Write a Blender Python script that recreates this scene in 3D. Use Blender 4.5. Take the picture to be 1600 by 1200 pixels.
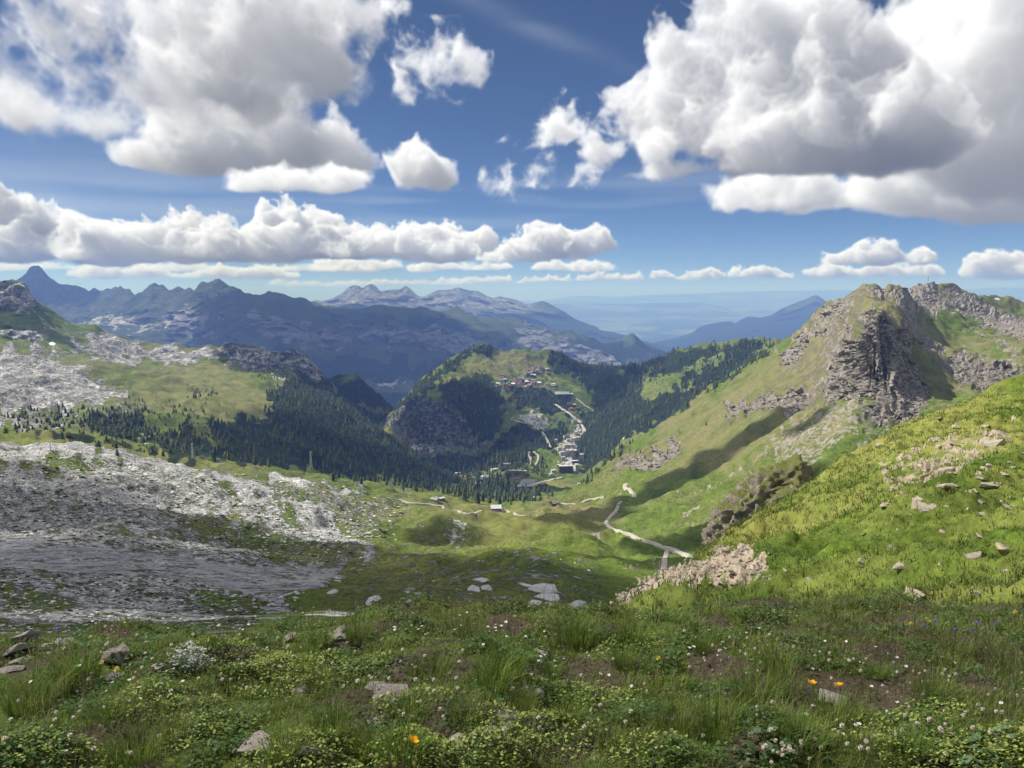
import bpy, bmesh, math, random
import numpy as np
from mathutils import Vector, Matrix
from mathutils.bvhtree import BVHTree

sc = bpy.context.scene
for o in list(bpy.data.objects): bpy.data.objects.remove(o)
col = sc.collection
R = math.radians
# ---------------------------------------------------------------- camera (eye at the origin, looking along +Y, metres)
F_PX = 1155.0; PITCH = R(7.15)            # focal length in pixels of the 1600 px wide photograph
cam_d = bpy.data.cameras.new('camera'); cam = bpy.data.objects.new('camera', cam_d); col.objects.link(cam)
cam_d.sensor_width = 36.0; cam_d.lens = 36.0*F_PX/1600.0; cam_d.clip_start = .1; cam_d.clip_end = 300000
cam.location = (0, 0, 0); cam.rotation_euler = (math.pi/2-PITCH, 0, 0)
sc.camera = cam
# ---------------------------------------------------------------- exposure, sampling
sc.view_settings.view_transform = 'Standard'; sc.view_settings.look = 'None'
sc.view_settings.exposure = EXPOSURE = 0.82; sc.view_settings.gamma = 1; sc.view_settings.use_curve_mapping = False
sc.render.engine = 'CYCLES'
cy = sc.cycles
cy.max_bounces = 5; cy.diffuse_bounces = 3; cy.glossy_bounces = 1; cy.transmission_bounces = 3; cy.transparent_max_bounces = 20; cy.volume_bounces = 0
cy.use_denoising = True; cy.use_adaptive_sampling = True; cy.adaptive_threshold = .015; cy.caustics_reflective = False; cy.caustics_refractive = False
# ---------------------------------------------------------------- sun
SUN_AZ = R(-72.0)      # from +Y towards +X, so it stands to the left and a little ahead
SUN_EL = R(50.0)
SUN = Vector((math.sin(SUN_AZ)*math.cos(SUN_EL), math.cos(SUN_AZ)*math.cos(SUN_EL), math.sin(SUN_EL)))   # towards the sun
sd = bpy.data.lights.new('sun', 'SUN'); sun = bpy.data.objects.new('sun', sd); col.objects.link(sun)
sd.energy = 4.0; sd.angle = R(.53); sd.color = (1.0, .955, .88)
sun.rotation_euler = SUN.to_track_quat('Z', 'Y').to_euler()
# ---------------------------------------------------------------- clouds of the sky (computed, lit by the sun's direction)
CLOUD_RNG = np.random.default_rng(5)
def spectral3(n, lo, hi, slope, seed):
    r = np.random.default_rng(seed)
    k = np.fft.fftfreq(n)*n
    kz, ky, kx = np.meshgrid(k, k, np.fft.rfftfreq(n)*n, indexing='ij')
    kk = np.sqrt(kx*kx+ky*ky+kz*kz)
    amp = np.where((kk >= lo) & (kk <= hi), np.maximum(kk, 1.)**slope, 0.)
    f = np.fft.rfftn(r.standard_normal((n, n, n)))*amp
    a = np.fft.irfftn(f, s=(n, n, n)).astype(np.float32)
    return a/a.std()
TILE_A = spectral3(96, 2, 5, -1.2, 1)
TILE_B = spectral3(96, 2, 40, -2.2, 2)
def tile_sample(T, zs, ys, xs):
    n = T.shape[0]
    def lerp(A, c, ax):
        c = np.mod(c, n); i = np.floor(c).astype(int); f = (c-i).astype(np.float32); i %= n
        sh = [1, 1, 1]; sh[ax] = -1
        a = np.take(A, i, ax); b = np.take(A, (i+1) % n, ax)
        return a+(b-a)*f.reshape(sh)
    return lerp(lerp(lerp(T, zs, 0), ys, 1), xs, 2)
SUN_LOCAL = (-0.62, 0.74, 0.26)         # towards the sun: right, up, away
def smooth_shift(A, d, ax):
    i = int(math.floor(d)); f = d-i
    def sh(B, k):
        if k == 0: return B
        out = np.zeros_like(B); sl = [slice(None)]*2; sr = [slice(None)]*2
        if k > 0: sl[ax] = slice(k, None); sr[ax] = slice(None, -k)
        else: sl[ax] = slice(None, k); sr[ax] = slice(-k, None)
        out[tuple(sl)] = B[tuple(sr)]; return out
    return sh(A, i)*(1-f)+sh(A, i+1)*f
def make_cloud(blobs, res, size, amp=.5, soft=.22, sigma=.06, wisp=0., flat=.45, dark=1., seed=0, step=None, shade=1.):
    """blobs: (x, y, rx, ry[, z]) in units of 1/1155 rad, y up.  Returns x0, y0 (units) and an rgb + alpha picture of the lit cloud."""
    r = np.random.default_rng(seed)
    b = np.array([tuple(q)+((0.,) if len(q) == 4 else ()) for q in blobs], dtype=np.float32)
    mx = amp*size*.8+6
    x0, x1 = (b[:, 0]-b[:, 2]).min()-mx, (b[:, 0]+b[:, 2]).max()+mx
    y0, y1 = (b[:, 1]-b[:, 3]*.8).min()-mx*.5, (b[:, 1]+b[:, 3]).max()+mx
    rz = np.minimum(b[:, 2], 1.3*b[:, 3])
    z0, z1 = (b[:, 4]-rz).min()-mx*.5, (b[:, 4]+rz).max()+mx*.5
    st = 1./res; dz = step or max(2*st, (z1-z0)/30)
    xs = np.arange(x0, x1, st, dtype=np.float32); ys = np.arange(y0, y1, st, dtype=np.float32); zs = np.arange(z0, z1, dz, dtype=np.float32)
    Z = zs[:, None, None]; Y = ys[None, :, None]; X = xs[None, None, :]
    o = r.uniform(0, 96, 12)
    w = size/60.
    wx = 10*w*tile_sample(TILE_A, zs/size*14+o[0], ys/size*14+o[1], xs/size*14+o[2])
    Bf = np.full((len(zs), len(ys), len(xs)), -9, np.float32)
    for (cx, cy, rx, ry, cz), rzz in zip(b, rz):
        dy = Y-cy
        ryy = np.where(dy < 0, ry*flat, ry)
        d = 1-np.sqrt(((X-cx)/rx)**2+(dy/ryy)**2+((Z-cz)/rzz)**2)
        d = d*(min(rx, ry)/size)
        Bf = np.maximum(Bf, d)+.12*np.exp(-8*np.abs(Bf-d))*.5
    n = np.zeros_like(Bf)
    fr, am = 12., 1.
    for k in range(5):
        T = tile_sample(TILE_A, zs/size*fr+o[3]+k*17, ys/size*fr+o[4]+k*31, xs/size*fr+o[5]+k*7)
        n += am*((.62-np.abs(T)) if k < 4 else .6*T)*.8
        fr *= 2.1; am *= .54
    n += .5*tile_sample(TILE_B, zs/size*9+o[6], ys/size*9+o[7], xs/size*9+o[8])
    n *= .5
    upness = np.clip((Y-(b[:, 1].min()-b[:, 3].max()*.3))/(b[:, 3].max()*.9), .25, 1)
    Fd = Bf*1.0+amp*n*(.35+.65*upness)+.002*wx
    dens = np.clip(Fd/soft, 0, 1)
    if wisp > 0:
        dens = np.clip((Fd+wisp*n)/soft, 0, 1)*np.clip(.35+.8*n, .05, 1)
    dens *= dens*(3-2*dens)
    # light: optical depth towards the sun, swept row by row from the top
    sx, sy, sz = SUN_LOCAL
    hx = sx/sy*1.; hz = sz/sy*st/dz
    tau = np.zeros_like(dens); prev = np.zeros((len(zs), len(xs)), np.float32)
    ln = st/sy*sigma
    for j in range(len(ys)-1, -1, -1):
        prev = smooth_shift(smooth_shift(prev, -hx, 1), -hz, 0)
        prev = prev+dens[:, j]*ln
        tau[:, j] = prev
    hgt = np.clip((Y-y0)/(y1-y0), 0, 1)
    tau *= shade; S = .70*np.exp(-tau*1.0)+.46*np.exp(-tau*.20)
    depth_in = np.cumsum(dens, 0)*dz*sigma
    al = 1-np.exp(-dens*sigma*2.2*dz)
    T = np.cumprod(1-al, 0); T = np.concatenate([np.ones_like(T[:1]), T[:-1]], 0)
    wgt = T*al
    s_sun = (wgt*S).sum(0); a = wgt.sum(0)
    s_amb = (wgt*(.5+.5*hgt)).sum(0)
    an = np.maximum(a, 1e-4)
    sun = s_sun/an; amb = s_amb/an
    col = sun[..., None]*np.array([1.0, .975, .945])*1.0+amb[..., None]*np.array([.20, .225, .275])*dark
    return xs, ys, col.astype(np.float32), a.astype(np.float32)
class Canvas:
    def __init__(s, x0, x1, y0, y1, res):
        s.x0, s.y0, s.res = x0, y0, res
        s.w = int((x1-x0)*res); s.h = int((y1-y0)*res)
        s.c = np.zeros((s.h, s.w, 3), np.float32); s.a = np.zeros((s.h, s.w), np.float32)
    def put(s, xs, ys, col, a, op=1.):
        ix = np.round((xs[0]-s.x0)*s.res).astype(int); iy = np.round((ys[0]-s.y0)*s.res).astype(int)
        h, w = a.shape
        X0, X1 = max(ix, 0), min(ix+w, s.w); Y0, Y1 = max(iy, 0), min(iy+h, s.h)
        if X1 <= X0 or Y1 <= Y0: return
        q = (slice(Y0-iy, Y1-iy), slice(X0-ix, X1-ix)); Q = (slice(Y0, Y1), slice(X0, X1))
        aa = a[q]*op; s.c[Q] = s.c[Q]*(1-aa[..., None])+col[q]*aa[..., None]
        s.a[Q] = s.a[Q]*(1-aa)+aa
def pix_to_sky(px, py):
    xc = (px-800)/F_PX; yc = (600-py)/F_PX
    wy = math.cos(PITCH)+yc*math.sin(PITCH); wz = -math.sin(PITCH)+yc*math.cos(PITCH)
    return math.atan2(xc, wy)*F_PX, math.atan2(wz, math.hypot(xc, wy))*F_PX
def px_blobs(L):
    out = []
    for q in L:
        x, y = pix_to_sky(q[0], q[1]); out.append((x, y, q[2]*.9, q[3])+tuple(q[4:]))
    return out
def row_blobs(r, x0, x1, y, hmin, hmax, n, jit=4):
    return [(x0+(x1-x0)*(i+r.uniform(.2, .8))/n, y+r.uniform(-jit, jit), r.uniform(.9, 1.5)*(x1-x0)/n*.8, r.uniform(hmin, hmax)) for i in range(n)]
def build_sky(res=.8):
    cv = Canvas(-830, 830, -70, 500, res)
    r = np.random.default_rng(11)
    # thin high cirrus veils first
    # far to near; each entry: blobs in picture coordinates
    far = []
    for x0, x1, y, h, n in ((855, 1000, 436, 9, 7), (980, 1110, 434, 10, 7), (1080, 1235, 432, 14, 6), (700, 860, 440, 7, 7), (560, 720, 444, 6, 6)):
        far.append((px_blobs(row_blobs(r, x0, x1, y, h*.6, h, n, 2)), dict(size=16, amp=.5, sigma=.22, soft=.25, seed=int(x0))))
    far.append((px_blobs([(1275, 427, 22, 11), (1310, 427, 34, 14), (1360, 426, 36, 16), (1410, 427, 34, 12), (1450, 427, 24, 18)]), dict(size=20, amp=.5, sigma=.16, seed=41)))
    far.append((px_blobs([(1320, 408, 30, 14), (1365, 404, 34, 26), (1390, 402, 22, 28), (1440, 406, 26, 18)]), dict(size=24, amp=.5, sigma=.14, seed=42)))
    far.append((px_blobs([(1520, 424, 22, 22), (1545, 426, 30, 22), (1580, 425, 30, 24), (1620, 426, 40, 20)]), dict(size=26, amp=.5, sigma=.14, seed=43)))
    far.append((px_blobs(row_blobs(r, 150, 470, 431, 8, 14, 9, 2)), dict(size=20, amp=.45, sigma=.15, seed=44)))
    far.append((px_blobs(row_blobs(r, 430, 560, 446, 6, 12, 6, 2)), dict(size=18, amp=.45, sigma=.15, seed=45)))
    far.append((px_blobs(row_blobs(r, 500, 950, 418, 8, 18, 10, 3)), dict(size=22, amp=.5, sigma=.10, seed=46, dark=1.1)))
    far.append((px_blobs(row_blobs(r, -60, 520, 420, 6, 10, 9, 2)), dict(size=20, amp=.4, sigma=.05, seed=47, dark=.9)))
    # the long bank on the left
    bank = [(-70, 376, 80, 62), (-10, 370, 56, 62), (40, 372, 50, 56)]
    for x in range(85, 740, 34): bank.append((x+r.uniform(-8, 8), 384-.02*abs(x-380)+r.uniform(-4, 4), r.uniform(34, 46), r.uniform(40, 58)*(1 if x < 520 else .82)))
    bank += [(0, 390, 180, 40, -30), (160, 390, 180, 40, -30), (320, 388, 190, 42, -30), (480, 390, 190, 38, -20), (620, 392, 170, 34, -20), (700, 394, 90, 30, -10)]
    far.append((px_blobs(bank), dict(size=42, amp=.48, soft=.12, sigma=.085, flat=.5, seed=3, dark=1.)))
    far.append((px_blobs([(800, 388, 34, 30), (840, 386, 44, 38), (880, 384, 46, 32), (925, 386, 30, 22), (850, 398, 70, 20), (790, 404, 50, 14)]), dict(size=32, amp=.6, soft=.18, sigma=.11, flat=.5, seed=7)))
    # lower bank on the right
    far.append((px_blobs([(1140, 318, 50, 34), (1200, 312, 70, 50), (1270, 308, 70, 56), (1350, 302, 80, 66), (1430, 300, 80, 76), (1520, 300, 90, 80), (1610, 300, 90, 70), (1400, 322, 260, 26), (1590, 335, 90, 24)]),
               dict(size=70, amp=.5, soft=.3, sigma=.035, flat=.45, seed=9)))
    # middle left cumulus
    far.append((px_blobs([(230, 245, 50, 34), (290, 240, 70, 58), (350, 235, 70, 62), (430, 225, 80, 72), (490, 232, 70, 54), (545, 250, 46, 50), (400, 255, 170, 40)]),
               dict(size=60, amp=.6, soft=.26, sigma=.034, flat=.55, seed=12, shade=1.6)))
    far.append((px_blobs([(380, 292, 36, 20), (450, 288, 80, 26), (530, 288, 56, 26), (480, 290, 110, 22)]), dict(size=34, amp=.45, soft=.4, sigma=.045, flat=.5, seed=13)))
    # small puffs in the blue
    far.append((px_blobs([(632, 262, 30, 46), (655, 268, 40, 46), (690, 280, 30, 30)]), dict(size=42, amp=.5, soft=.32, sigma=.055, flat=.7, seed=14)))
    far.append((px_blobs([(632, 122, 20, 44), (625, 70, 16, 14)]), dict(size=36, amp=.6, soft=.5, sigma=.035, flat=1., wisp=.3, seed=15)))
    far.append((px_blobs([(690, 110, 60, 44), (720, 95, 30, 30)]), dict(size=36, amp=.75, soft=.7, sigma=.02, flat=1., wisp=.5, seed=16)))
    far.append((px_blobs([(800, 228, 28, 26), (840, 212, 44, 34), (885, 200, 46, 36)]), dict(size=36, amp=.65, soft=.4, sigma=.05, flat=.8, wisp=.15, seed=17)))
    far.append((px_blobs([(780, 294, 32, 20), (850, 272, 42, 34), (900, 280, 40, 24), (830, 316, 30, 14)]), dict(size=34, amp=.65, soft=.5, sigma=.035, flat=.8, wisp=.2, seed=18)))
    # the big cloud on the right
    far.append((px_blobs([(1560, 190, 150, 130, 60), (1650, 150, 150, 170, 60), (1440, 90, 130, 110, 80), (1600, 30, 160, 120, 60)]), dict(size=90, amp=.6, soft=.26, sigma=.02, flat=.8, seed=20)))
    far.append((px_blobs([(930, 258, 38, 40), (965, 236, 60, 64), (1010, 220, 70, 70), (1060, 185, 74, 80), (1105, 150, 76, 86), (1150, 105, 80, 90), (1190, 60, 90, 90), (1150, 30, 60, 60), (1260, 40, 110, 90), (1120, 215, 100, 80, -40), (1200, 170, 110, 110, -40), (1290, 130, 110, 110, -30), (1230, 245, 150, 60, -70),
                          (1080, 266, 130, 42, -30), (990, 275, 70, 30, -20), (1340, 200, 130, 80, -80), (1430, 215, 110, 56, -80), (1330, 245, 180, 44, -70), (1180, 200, 46, 40, -130), (1040, 230, 50, 44, -80), (1090, 180, 44, 44, -70), (1240, 110, 60, 56, -90), (1380, 110, 70, 70, -40)]), dict(size=92, amp=.58, soft=.17, sigma=.026, flat=.5, seed=21, dark=1.05, shade=1.35)))
    # overhead deck on the left
    far.append((px_blobs([(40, 150, 130, 70), (160, 165, 120, 56), (270, 150, 130, 70), (380, 120, 130, 80), (460, 100, 110, 80), (530, 40, 80, 70), (430, 20, 160, 80), (200, 30, 260, 50), (30, 40, 130, 60), (320, 70, 140, 60), (100, -20, 300, 60), (450, -40, 160, 60)]),
               dict(size=80, amp=.72, soft=.34, sigma=.026, flat=.75, seed=23, wisp=.02, shade=1.5)))
    for bl, kw in far:
        cv.put(*make_cloud(bl, res, **kw))
    # thin veils of cirrus
    H, W = cv.a.shape
    yy = np.arange(H)/res-70.; xx = np.arange(W)/res-830.
    t1 = tile_sample(TILE_B, np.zeros(1), yy*.30+8, xx*.022+3)[0]; t2 = tile_sample(TILE_B, np.ones(1)*40, yy*.12+50, xx*.03+9)[0]
    veil = np.clip(t1*.5+t2*.35, 0, 1)*np.exp(-((yy-105)/70.)**2)[:, None]*.34
    cx, cy = pix_to_sky(820, 40)
    d = (yy[:, None]-cy)+(xx[None]-cx)*.36
    veil = np.maximum(veil, .16*np.exp(-(d/14)**2)*np.exp(-((xx[None]-cx)/120)**2)*(1+.3*t1))
    k = (1-cv.a)*np.clip(veil, 0, 1)
    cv.c += k[..., None]*np.array([.80, .85, .92], np.float32); cv.a += k
    return cv
def build_dome(res=.15):
    """The rest of the sky: the same kind of cumulus all the way round, coarser."""
    cv = Canvas(-F_PX*math.pi, F_PX*math.pi, -70, F_PX*math.pi/2, res)
    r = np.random.default_rng(77)
    for row, (el, s, n) in enumerate(((2, 26, 46), (6, 50, 40), (12, 90, 30), (22, 150, 24), (36, 210, 16), (52, 270, 9), (70, 300, 4))):
        for i in range(n):
            x = (i+r.uniform(0, .8))/n*2*math.pi*F_PX-F_PX*math.pi
            y = math.radians(el)*F_PX+r.uniform(-.5, .5)*s
            if abs(x) < 900 and y < 520: continue
            if r.uniform() < .12: continue
            st = 1/math.cos(math.radians(el))
            bl = [(x+r.uniform(-1, 1)*s*1.5*st, y+r.uniform(-.2, .3)*s, s*r.uniform(.5, 1.1)*st, s*r.uniform(.4, .9)) for _ in range(5)]
            cv.put(*make_cloud(bl, res, s*.8, amp=.55, soft=.3, sigma=3./s, seed=int(r.integers(1e6))))
    return cv
# ---------------------------------------------------------------- world: Nishita sky with the lit clouds over it
world = bpy.data.worlds.new('World'); sc.world = world; world.use_nodes = True
SKY_STRENGTH = .05
def cloud_image(name, cv):
    im = bpy.data.images.new(name, cv.w, cv.h, alpha=True, float_buffer=True)
    im.colorspace_settings.name = 'Non-Color'
    b = np.empty((cv.h, cv.w, 4), np.float32)
    b[..., :3] = cv.c; b[..., 3] = cv.a                    # premultiplied
    im.pixels.foreach_set(b.ravel()); im.pack(); return im
def build_world():
    nt = world.node_tree; N = nt.nodes; L = nt.links
    N.clear()
    out = N.new('ShaderNodeOutputWorld'); bg = N.new('ShaderNodeBackground'); L.new(bg.outputs[0], out.inputs[0])
    sky = N.new('ShaderNodeTexSky'); sky.sky_type = 'NISHITA'; sky.sun_disc = False
    sky.sun_elevation = SUN_EL; sky.sun_rotation = SUN_AZ; sky.altitude = 4500; sky.air_density = .8; sky.dust_density = .0; sky.ozone_density = 5.0
    bg.inputs[1].default_value = SKY_STRENGTH
    tc = N.new('ShaderNodeTexCoord'); sp = N.new('ShaderNodeSeparateXYZ'); L.new(tc.outputs['Generated'], sp.inputs[0])
    def M(op, a, b=None):
        n = N.new('ShaderNodeMath'); n.operation = op
        for k, v in ((0, a), (1, b)):
            if v is None: continue
            if isinstance(v, (int, float)): n.inputs[k].default_value = v
            else: L.new(v, n.inputs[k])
        return n.outputs[0]
    az = M('MULTIPLY', M('ARCTAN2', sp.outputs[0], sp.outputs[1]), F_PX)
    el = M('MULTIPLY', M('ARCSINE', sp.outputs[2]), F_PX)
    col_in = sky.outputs[0]
    for cv, nm in ((build_dome(), 'clouds_all_round'), (build_sky(), 'clouds')):
        u = M('DIVIDE', M('SUBTRACT', az, cv.x0), cv.w/cv.res); v = M('DIVIDE', M('SUBTRACT', el, cv.y0), cv.h/cv.res)
        cmb = N.new('ShaderNodeCombineXYZ'); L.new(u, cmb.inputs[0]); L.new(v, cmb.inputs[1])
        t = N.new('ShaderNodeTexImage'); t.image = cloud_image(nm, cv); t.extension = 'CLIP'; t.interpolation = 'Cubic'; L.new(cmb.outputs[0], t.inputs[0])
        t.image.alpha_mode = 'CHANNEL_PACKED'
        dim = N.new('ShaderNodeVectorMath'); dim.operation = 'SCALE'; L.new(col_in, dim.inputs[0]); L.new(M('SUBTRACT', 1.0, t.outputs[1]), dim.inputs['Scale'])
        br = N.new('ShaderNodeVectorMath'); br.operation = 'SCALE'; L.new(t.outputs[0], br.inputs[0]); br.inputs['Scale'].default_value = CLOUD_GAIN/SKY_STRENGTH
        ad = N.new('ShaderNodeVectorMath'); ad.operation = 'ADD'; L.new(dim.outputs[0], ad.inputs[0]); L.new(br.outputs[0], ad.inputs[1])
        col_in = ad.outputs[0]
    L.new(col_in, bg.inputs[0])
    world.cycles.sampling_method = 'MANUAL'; world.cycles.sample_map_resolution = 512
CLOUD_GAIN = .55
build_world()
# ---------------------------------------------------------------- helpers
RNG = np.random.default_rng(3)
CP, SP = math.cos(PITCH), math.sin(PITCH)
def ray(px, py):
    xc = (px-800)/F_PX; yc = (600-py)/F_PX
    return np.array([xc, CP+yc*SP, -SP+yc*CP])
def at(px, py, D):                                    # the point seen at a pixel of the photograph, D metres ahead
    r = ray(px, py); return Vector(r*D/r[1])
def proj(x, y, z):
    d = CP*y-SP*z
    return 800+F_PX*x/d, 600-F_PX*(SP*y+CP*z)/d
def tag(o, label=None, cat=None, group=None, kind=None):
    if label: o['label'] = label
    if cat: o['category'] = cat
    if group: o['group'] = group
    if kind: o['kind'] = kind
    return o
def link(name, me, mat=None, parent=None):
    o = bpy.data.objects.new(name, me); col.objects.link(o)
    if mat is not None and not len(me.materials): me.materials.append(mat)
    if parent is not None: o.parent = parent
    return o
def empty(name, loc, rz=0.):
    o = bpy.data.objects.new(name, None); col.objects.link(o); o.location = loc; o.rotation_euler = (0, 0, rz); o.empty_display_size = .2
    return o
def np_mesh(name, V, faces, attrs=None, smooth=False, colors=None):
    """V (n,3); faces: an (m,3) or (m,4) array, or a list of such arrays."""
    me = bpy.data.meshes.new(name)
    fl = faces if isinstance(faces, list) else [faces]
    fl = [f for f in fl if len(f)]
    nl = sum(f.size for f in fl); nf = sum(len(f) for f in fl)
    me.vertices.add(len(V)); me.vertices.foreach_set('co', np.ascontiguousarray(V, np.float32).ravel())
    me.loops.add(nl); me.polygons.add(nf)
    me.loops.foreach_set('vertex_index', np.concatenate([f.ravel() for f in fl]).astype(np.int32))
    tot = np.concatenate([np.full(len(f), f.shape[1]) for f in fl]); st = np.concatenate([[0], np.cumsum(tot)[:-1]])
    me.polygons.foreach_set('loop_start', st.astype(np.int32)); me.polygons.foreach_set('loop_total', tot.astype(np.int32))
    if smooth: me.polygons.foreach_set('use_smooth', np.ones(nf, bool))
    for k, a in (attrs or {}).items():
        at_ = me.attributes.new(k, 'FLOAT', 'POINT'); at_.data.foreach_set('value', np.ascontiguousarray(a, np.float32).ravel())
    if colors is not None:
        at_ = me.attributes.new('tint', 'FLOAT_COLOR', 'POINT')
        c4 = np.ones((len(V), 4), np.float32); c4[:, :3] = colors; at_.data.foreach_set('color', c4.ravel())
    me.update(calc_edges=True); me.validate()
    return me
def grid_faces(nr, nc):
    i = np.arange(nr*nc).reshape(nr, nc)
    return np.stack([i[:-1, :-1], i[:-1, 1:], i[1:, 1:], i[1:, :-1]], -1).reshape(-1, 4)
class MB:
    """Collects boxes, prisms and tubes; build() links them as one mesh object."""
    def __init__(s): s.bm = bmesh.new()
    def box(s, c, d, rz=0., bev=0.):
        m = Matrix.Translation(c) @ Matrix.Rotation(rz, 4, 'Z') @ Matrix.Diagonal((d[0], d[1], d[2], 1))
        bmesh.ops.create_cube(s.bm, size=1, matrix=m); return s
    def tube(s, pts, rad, n=6, cap=True):
        rad = rad if hasattr(rad, '__len__') else [rad]*len(pts)
        rings = []
        for i, p in enumerate(pts):
            p = Vector(p); a = Vector(pts[max(i-1, 0)]); b = Vector(pts[min(i+1, len(pts)-1)])
            q = (b-a).to_track_quat('Z', 'Y')
            rings.append([s.bm.verts.new(p+q @ Vector((math.cos(2*math.pi*k/n)*rad[i], math.sin(2*math.pi*k/n)*rad[i], 0))) for k in range(n)])
        for a, b in zip(rings, rings[1:]):
            for k in range(n): s.bm.faces.new((a[k], a[(k+1) % n], b[(k+1) % n], b[k]))
        if cap: s.bm.faces.new(rings[0][::-1]); s.bm.faces.new(rings[-1])
        return s
    def face(s, *pts): s.bm.faces.new([s.bm.verts.new(p) for p in pts]); return s
    def mesh(s, name, mat, smooth=False):
        me = bpy.data.meshes.new(name); bmesh.ops.recalc_face_normals(s.bm, faces=s.bm.faces); s.bm.to_mesh(me); s.bm.free()
        if smooth:
            for p in me.polygons: p.use_smooth = True
        me.materials.append(mat); return me
    def build(s, name, mat, parent=None, smooth=False): return link(name, s.mesh(name, mat, smooth), None, parent)
# noise from periodic tiles
def spectral2(n, lo, hi, seed):
    r = np.random.default_rng(seed); k = np.fft.fftfreq(n)*n
    ky, kx = np.meshgrid(k, np.fft.rfftfreq(n)*n, indexing='ij'); kk = np.hypot(kx, ky)
    a = np.fft.irfft2(np.fft.rfft2(r.standard_normal((n, n)))*((kk >= lo) & (kk <= hi)), s=(n, n)); return (a/a.std()).astype(np.float32)
TILE2 = spectral2(256, 9, 16, 8)
def band(x, y, wl, seed=0):                                   # one octave, standard deviation 1
    a = seed*1.713; c, s = math.cos(a), math.sin(a); k = 20.5/wl
    X = (c*x-s*y)*k+seed*37.3; Y = (s*x+c*y)*k+seed*91.7
    i = np.floor(X); j = np.floor(Y); f = (X-i).astype(np.float32); g = (Y-j).astype(np.float32)
    f = f*f*(3-2*f); g = g*g*(3-2*g)
    i = i.astype(np.int64) & 255; j = j.astype(np.int64) & 255; i1 = (i+1) & 255; j1 = (j+1) & 255
    return (TILE2[j, i]*(1-f)+TILE2[j, i1]*f)*(1-g)+(TILE2[j1, i]*(1-f)+TILE2[j1, i1]*f)*g
def fbm(x, y, wl, octs=5, gain=.5, seed=0):
    t = 0; a = 1.; n = 0.
    for k in range(octs): t = t+a*band(x, y, wl/2.03**k, seed+k*3); n += a*a; a *= gain
    return t/math.sqrt(n)
def ridged(x, y, wl, octs=5, gain=.5, seed=0):                # 0..1, sharp crests
    t = 0; a = 1.; n = 0.; w = 1.
    for k in range(octs):
        r_ = np.clip(1-np.abs(band(x, y, wl/2.03**k, seed+k*5))*.62, 0, 1)**2
        t = t+a*r_*w; w = np.clip(r_*1.6, 0, 1); n += a; a *= gain
    return t/n
def noise3(x, y, z, wl, seed=0):
    n = TILE_A.shape[0]; k = 27./wl
    c = [x*k+seed*13.7, y*k+seed*29.1, z*k+seed*7.7]
    i = [np.floor(q).astype(np.int64) for q in c]; f = [(q-j).astype(np.float32) for q, j in zip(c, i)]
    i = [j % n for j in i]; i1 = [(j+1) % n for j in i]; t = 0
    for a in (0, 1):
        for b in (0, 1):
            for d in (0, 1):
                w = (f[0] if a else 1-f[0])*(f[1] if b else 1-f[1])*(f[2] if d else 1-f[2])
                t = t+w*TILE_A[(i1 if a else i)[0], (i1 if b else i)[1], (i1 if d else i)[2]]
    return t
def inside(px, py, poly):
    r = np.zeros(px.shape, bool); n = len(poly)
    for k in range(n):
        (x1, y1), (x2, y2) = poly[k], poly[(k+1) % n]
        if y1 == y2: continue
        c = ((y1 > py) != (y2 > py)) & (px < (x2-x1)*(py-y1)/(y2-y1)+x1); r ^= c
    return r
def blur(a, n):
    for _ in range(n):
        p = np.pad(a, 1, mode='edge'); a = (p[:-2, 1:-1]+p[2:, 1:-1]+p[1:-1, :-2]+p[1:-1, 2:]+2*p[1:-1, 1:-1])/6
    return a
def seg_dist(px, py, pts):
    d = np.full(px.shape, 1e9)
    for (x1, y1), (x2, y2) in zip(pts, pts[1:]):
        vx, vy = x2-x1, y2-y1; t = np.clip(((px-x1)*vx+(py-y1)*vy)/(vx*vx+vy*vy+1e-9), 0, 1)
        d = np.minimum(d, np.hypot(px-x1-t*vx, py-y1-t*vy))
    return d
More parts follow.
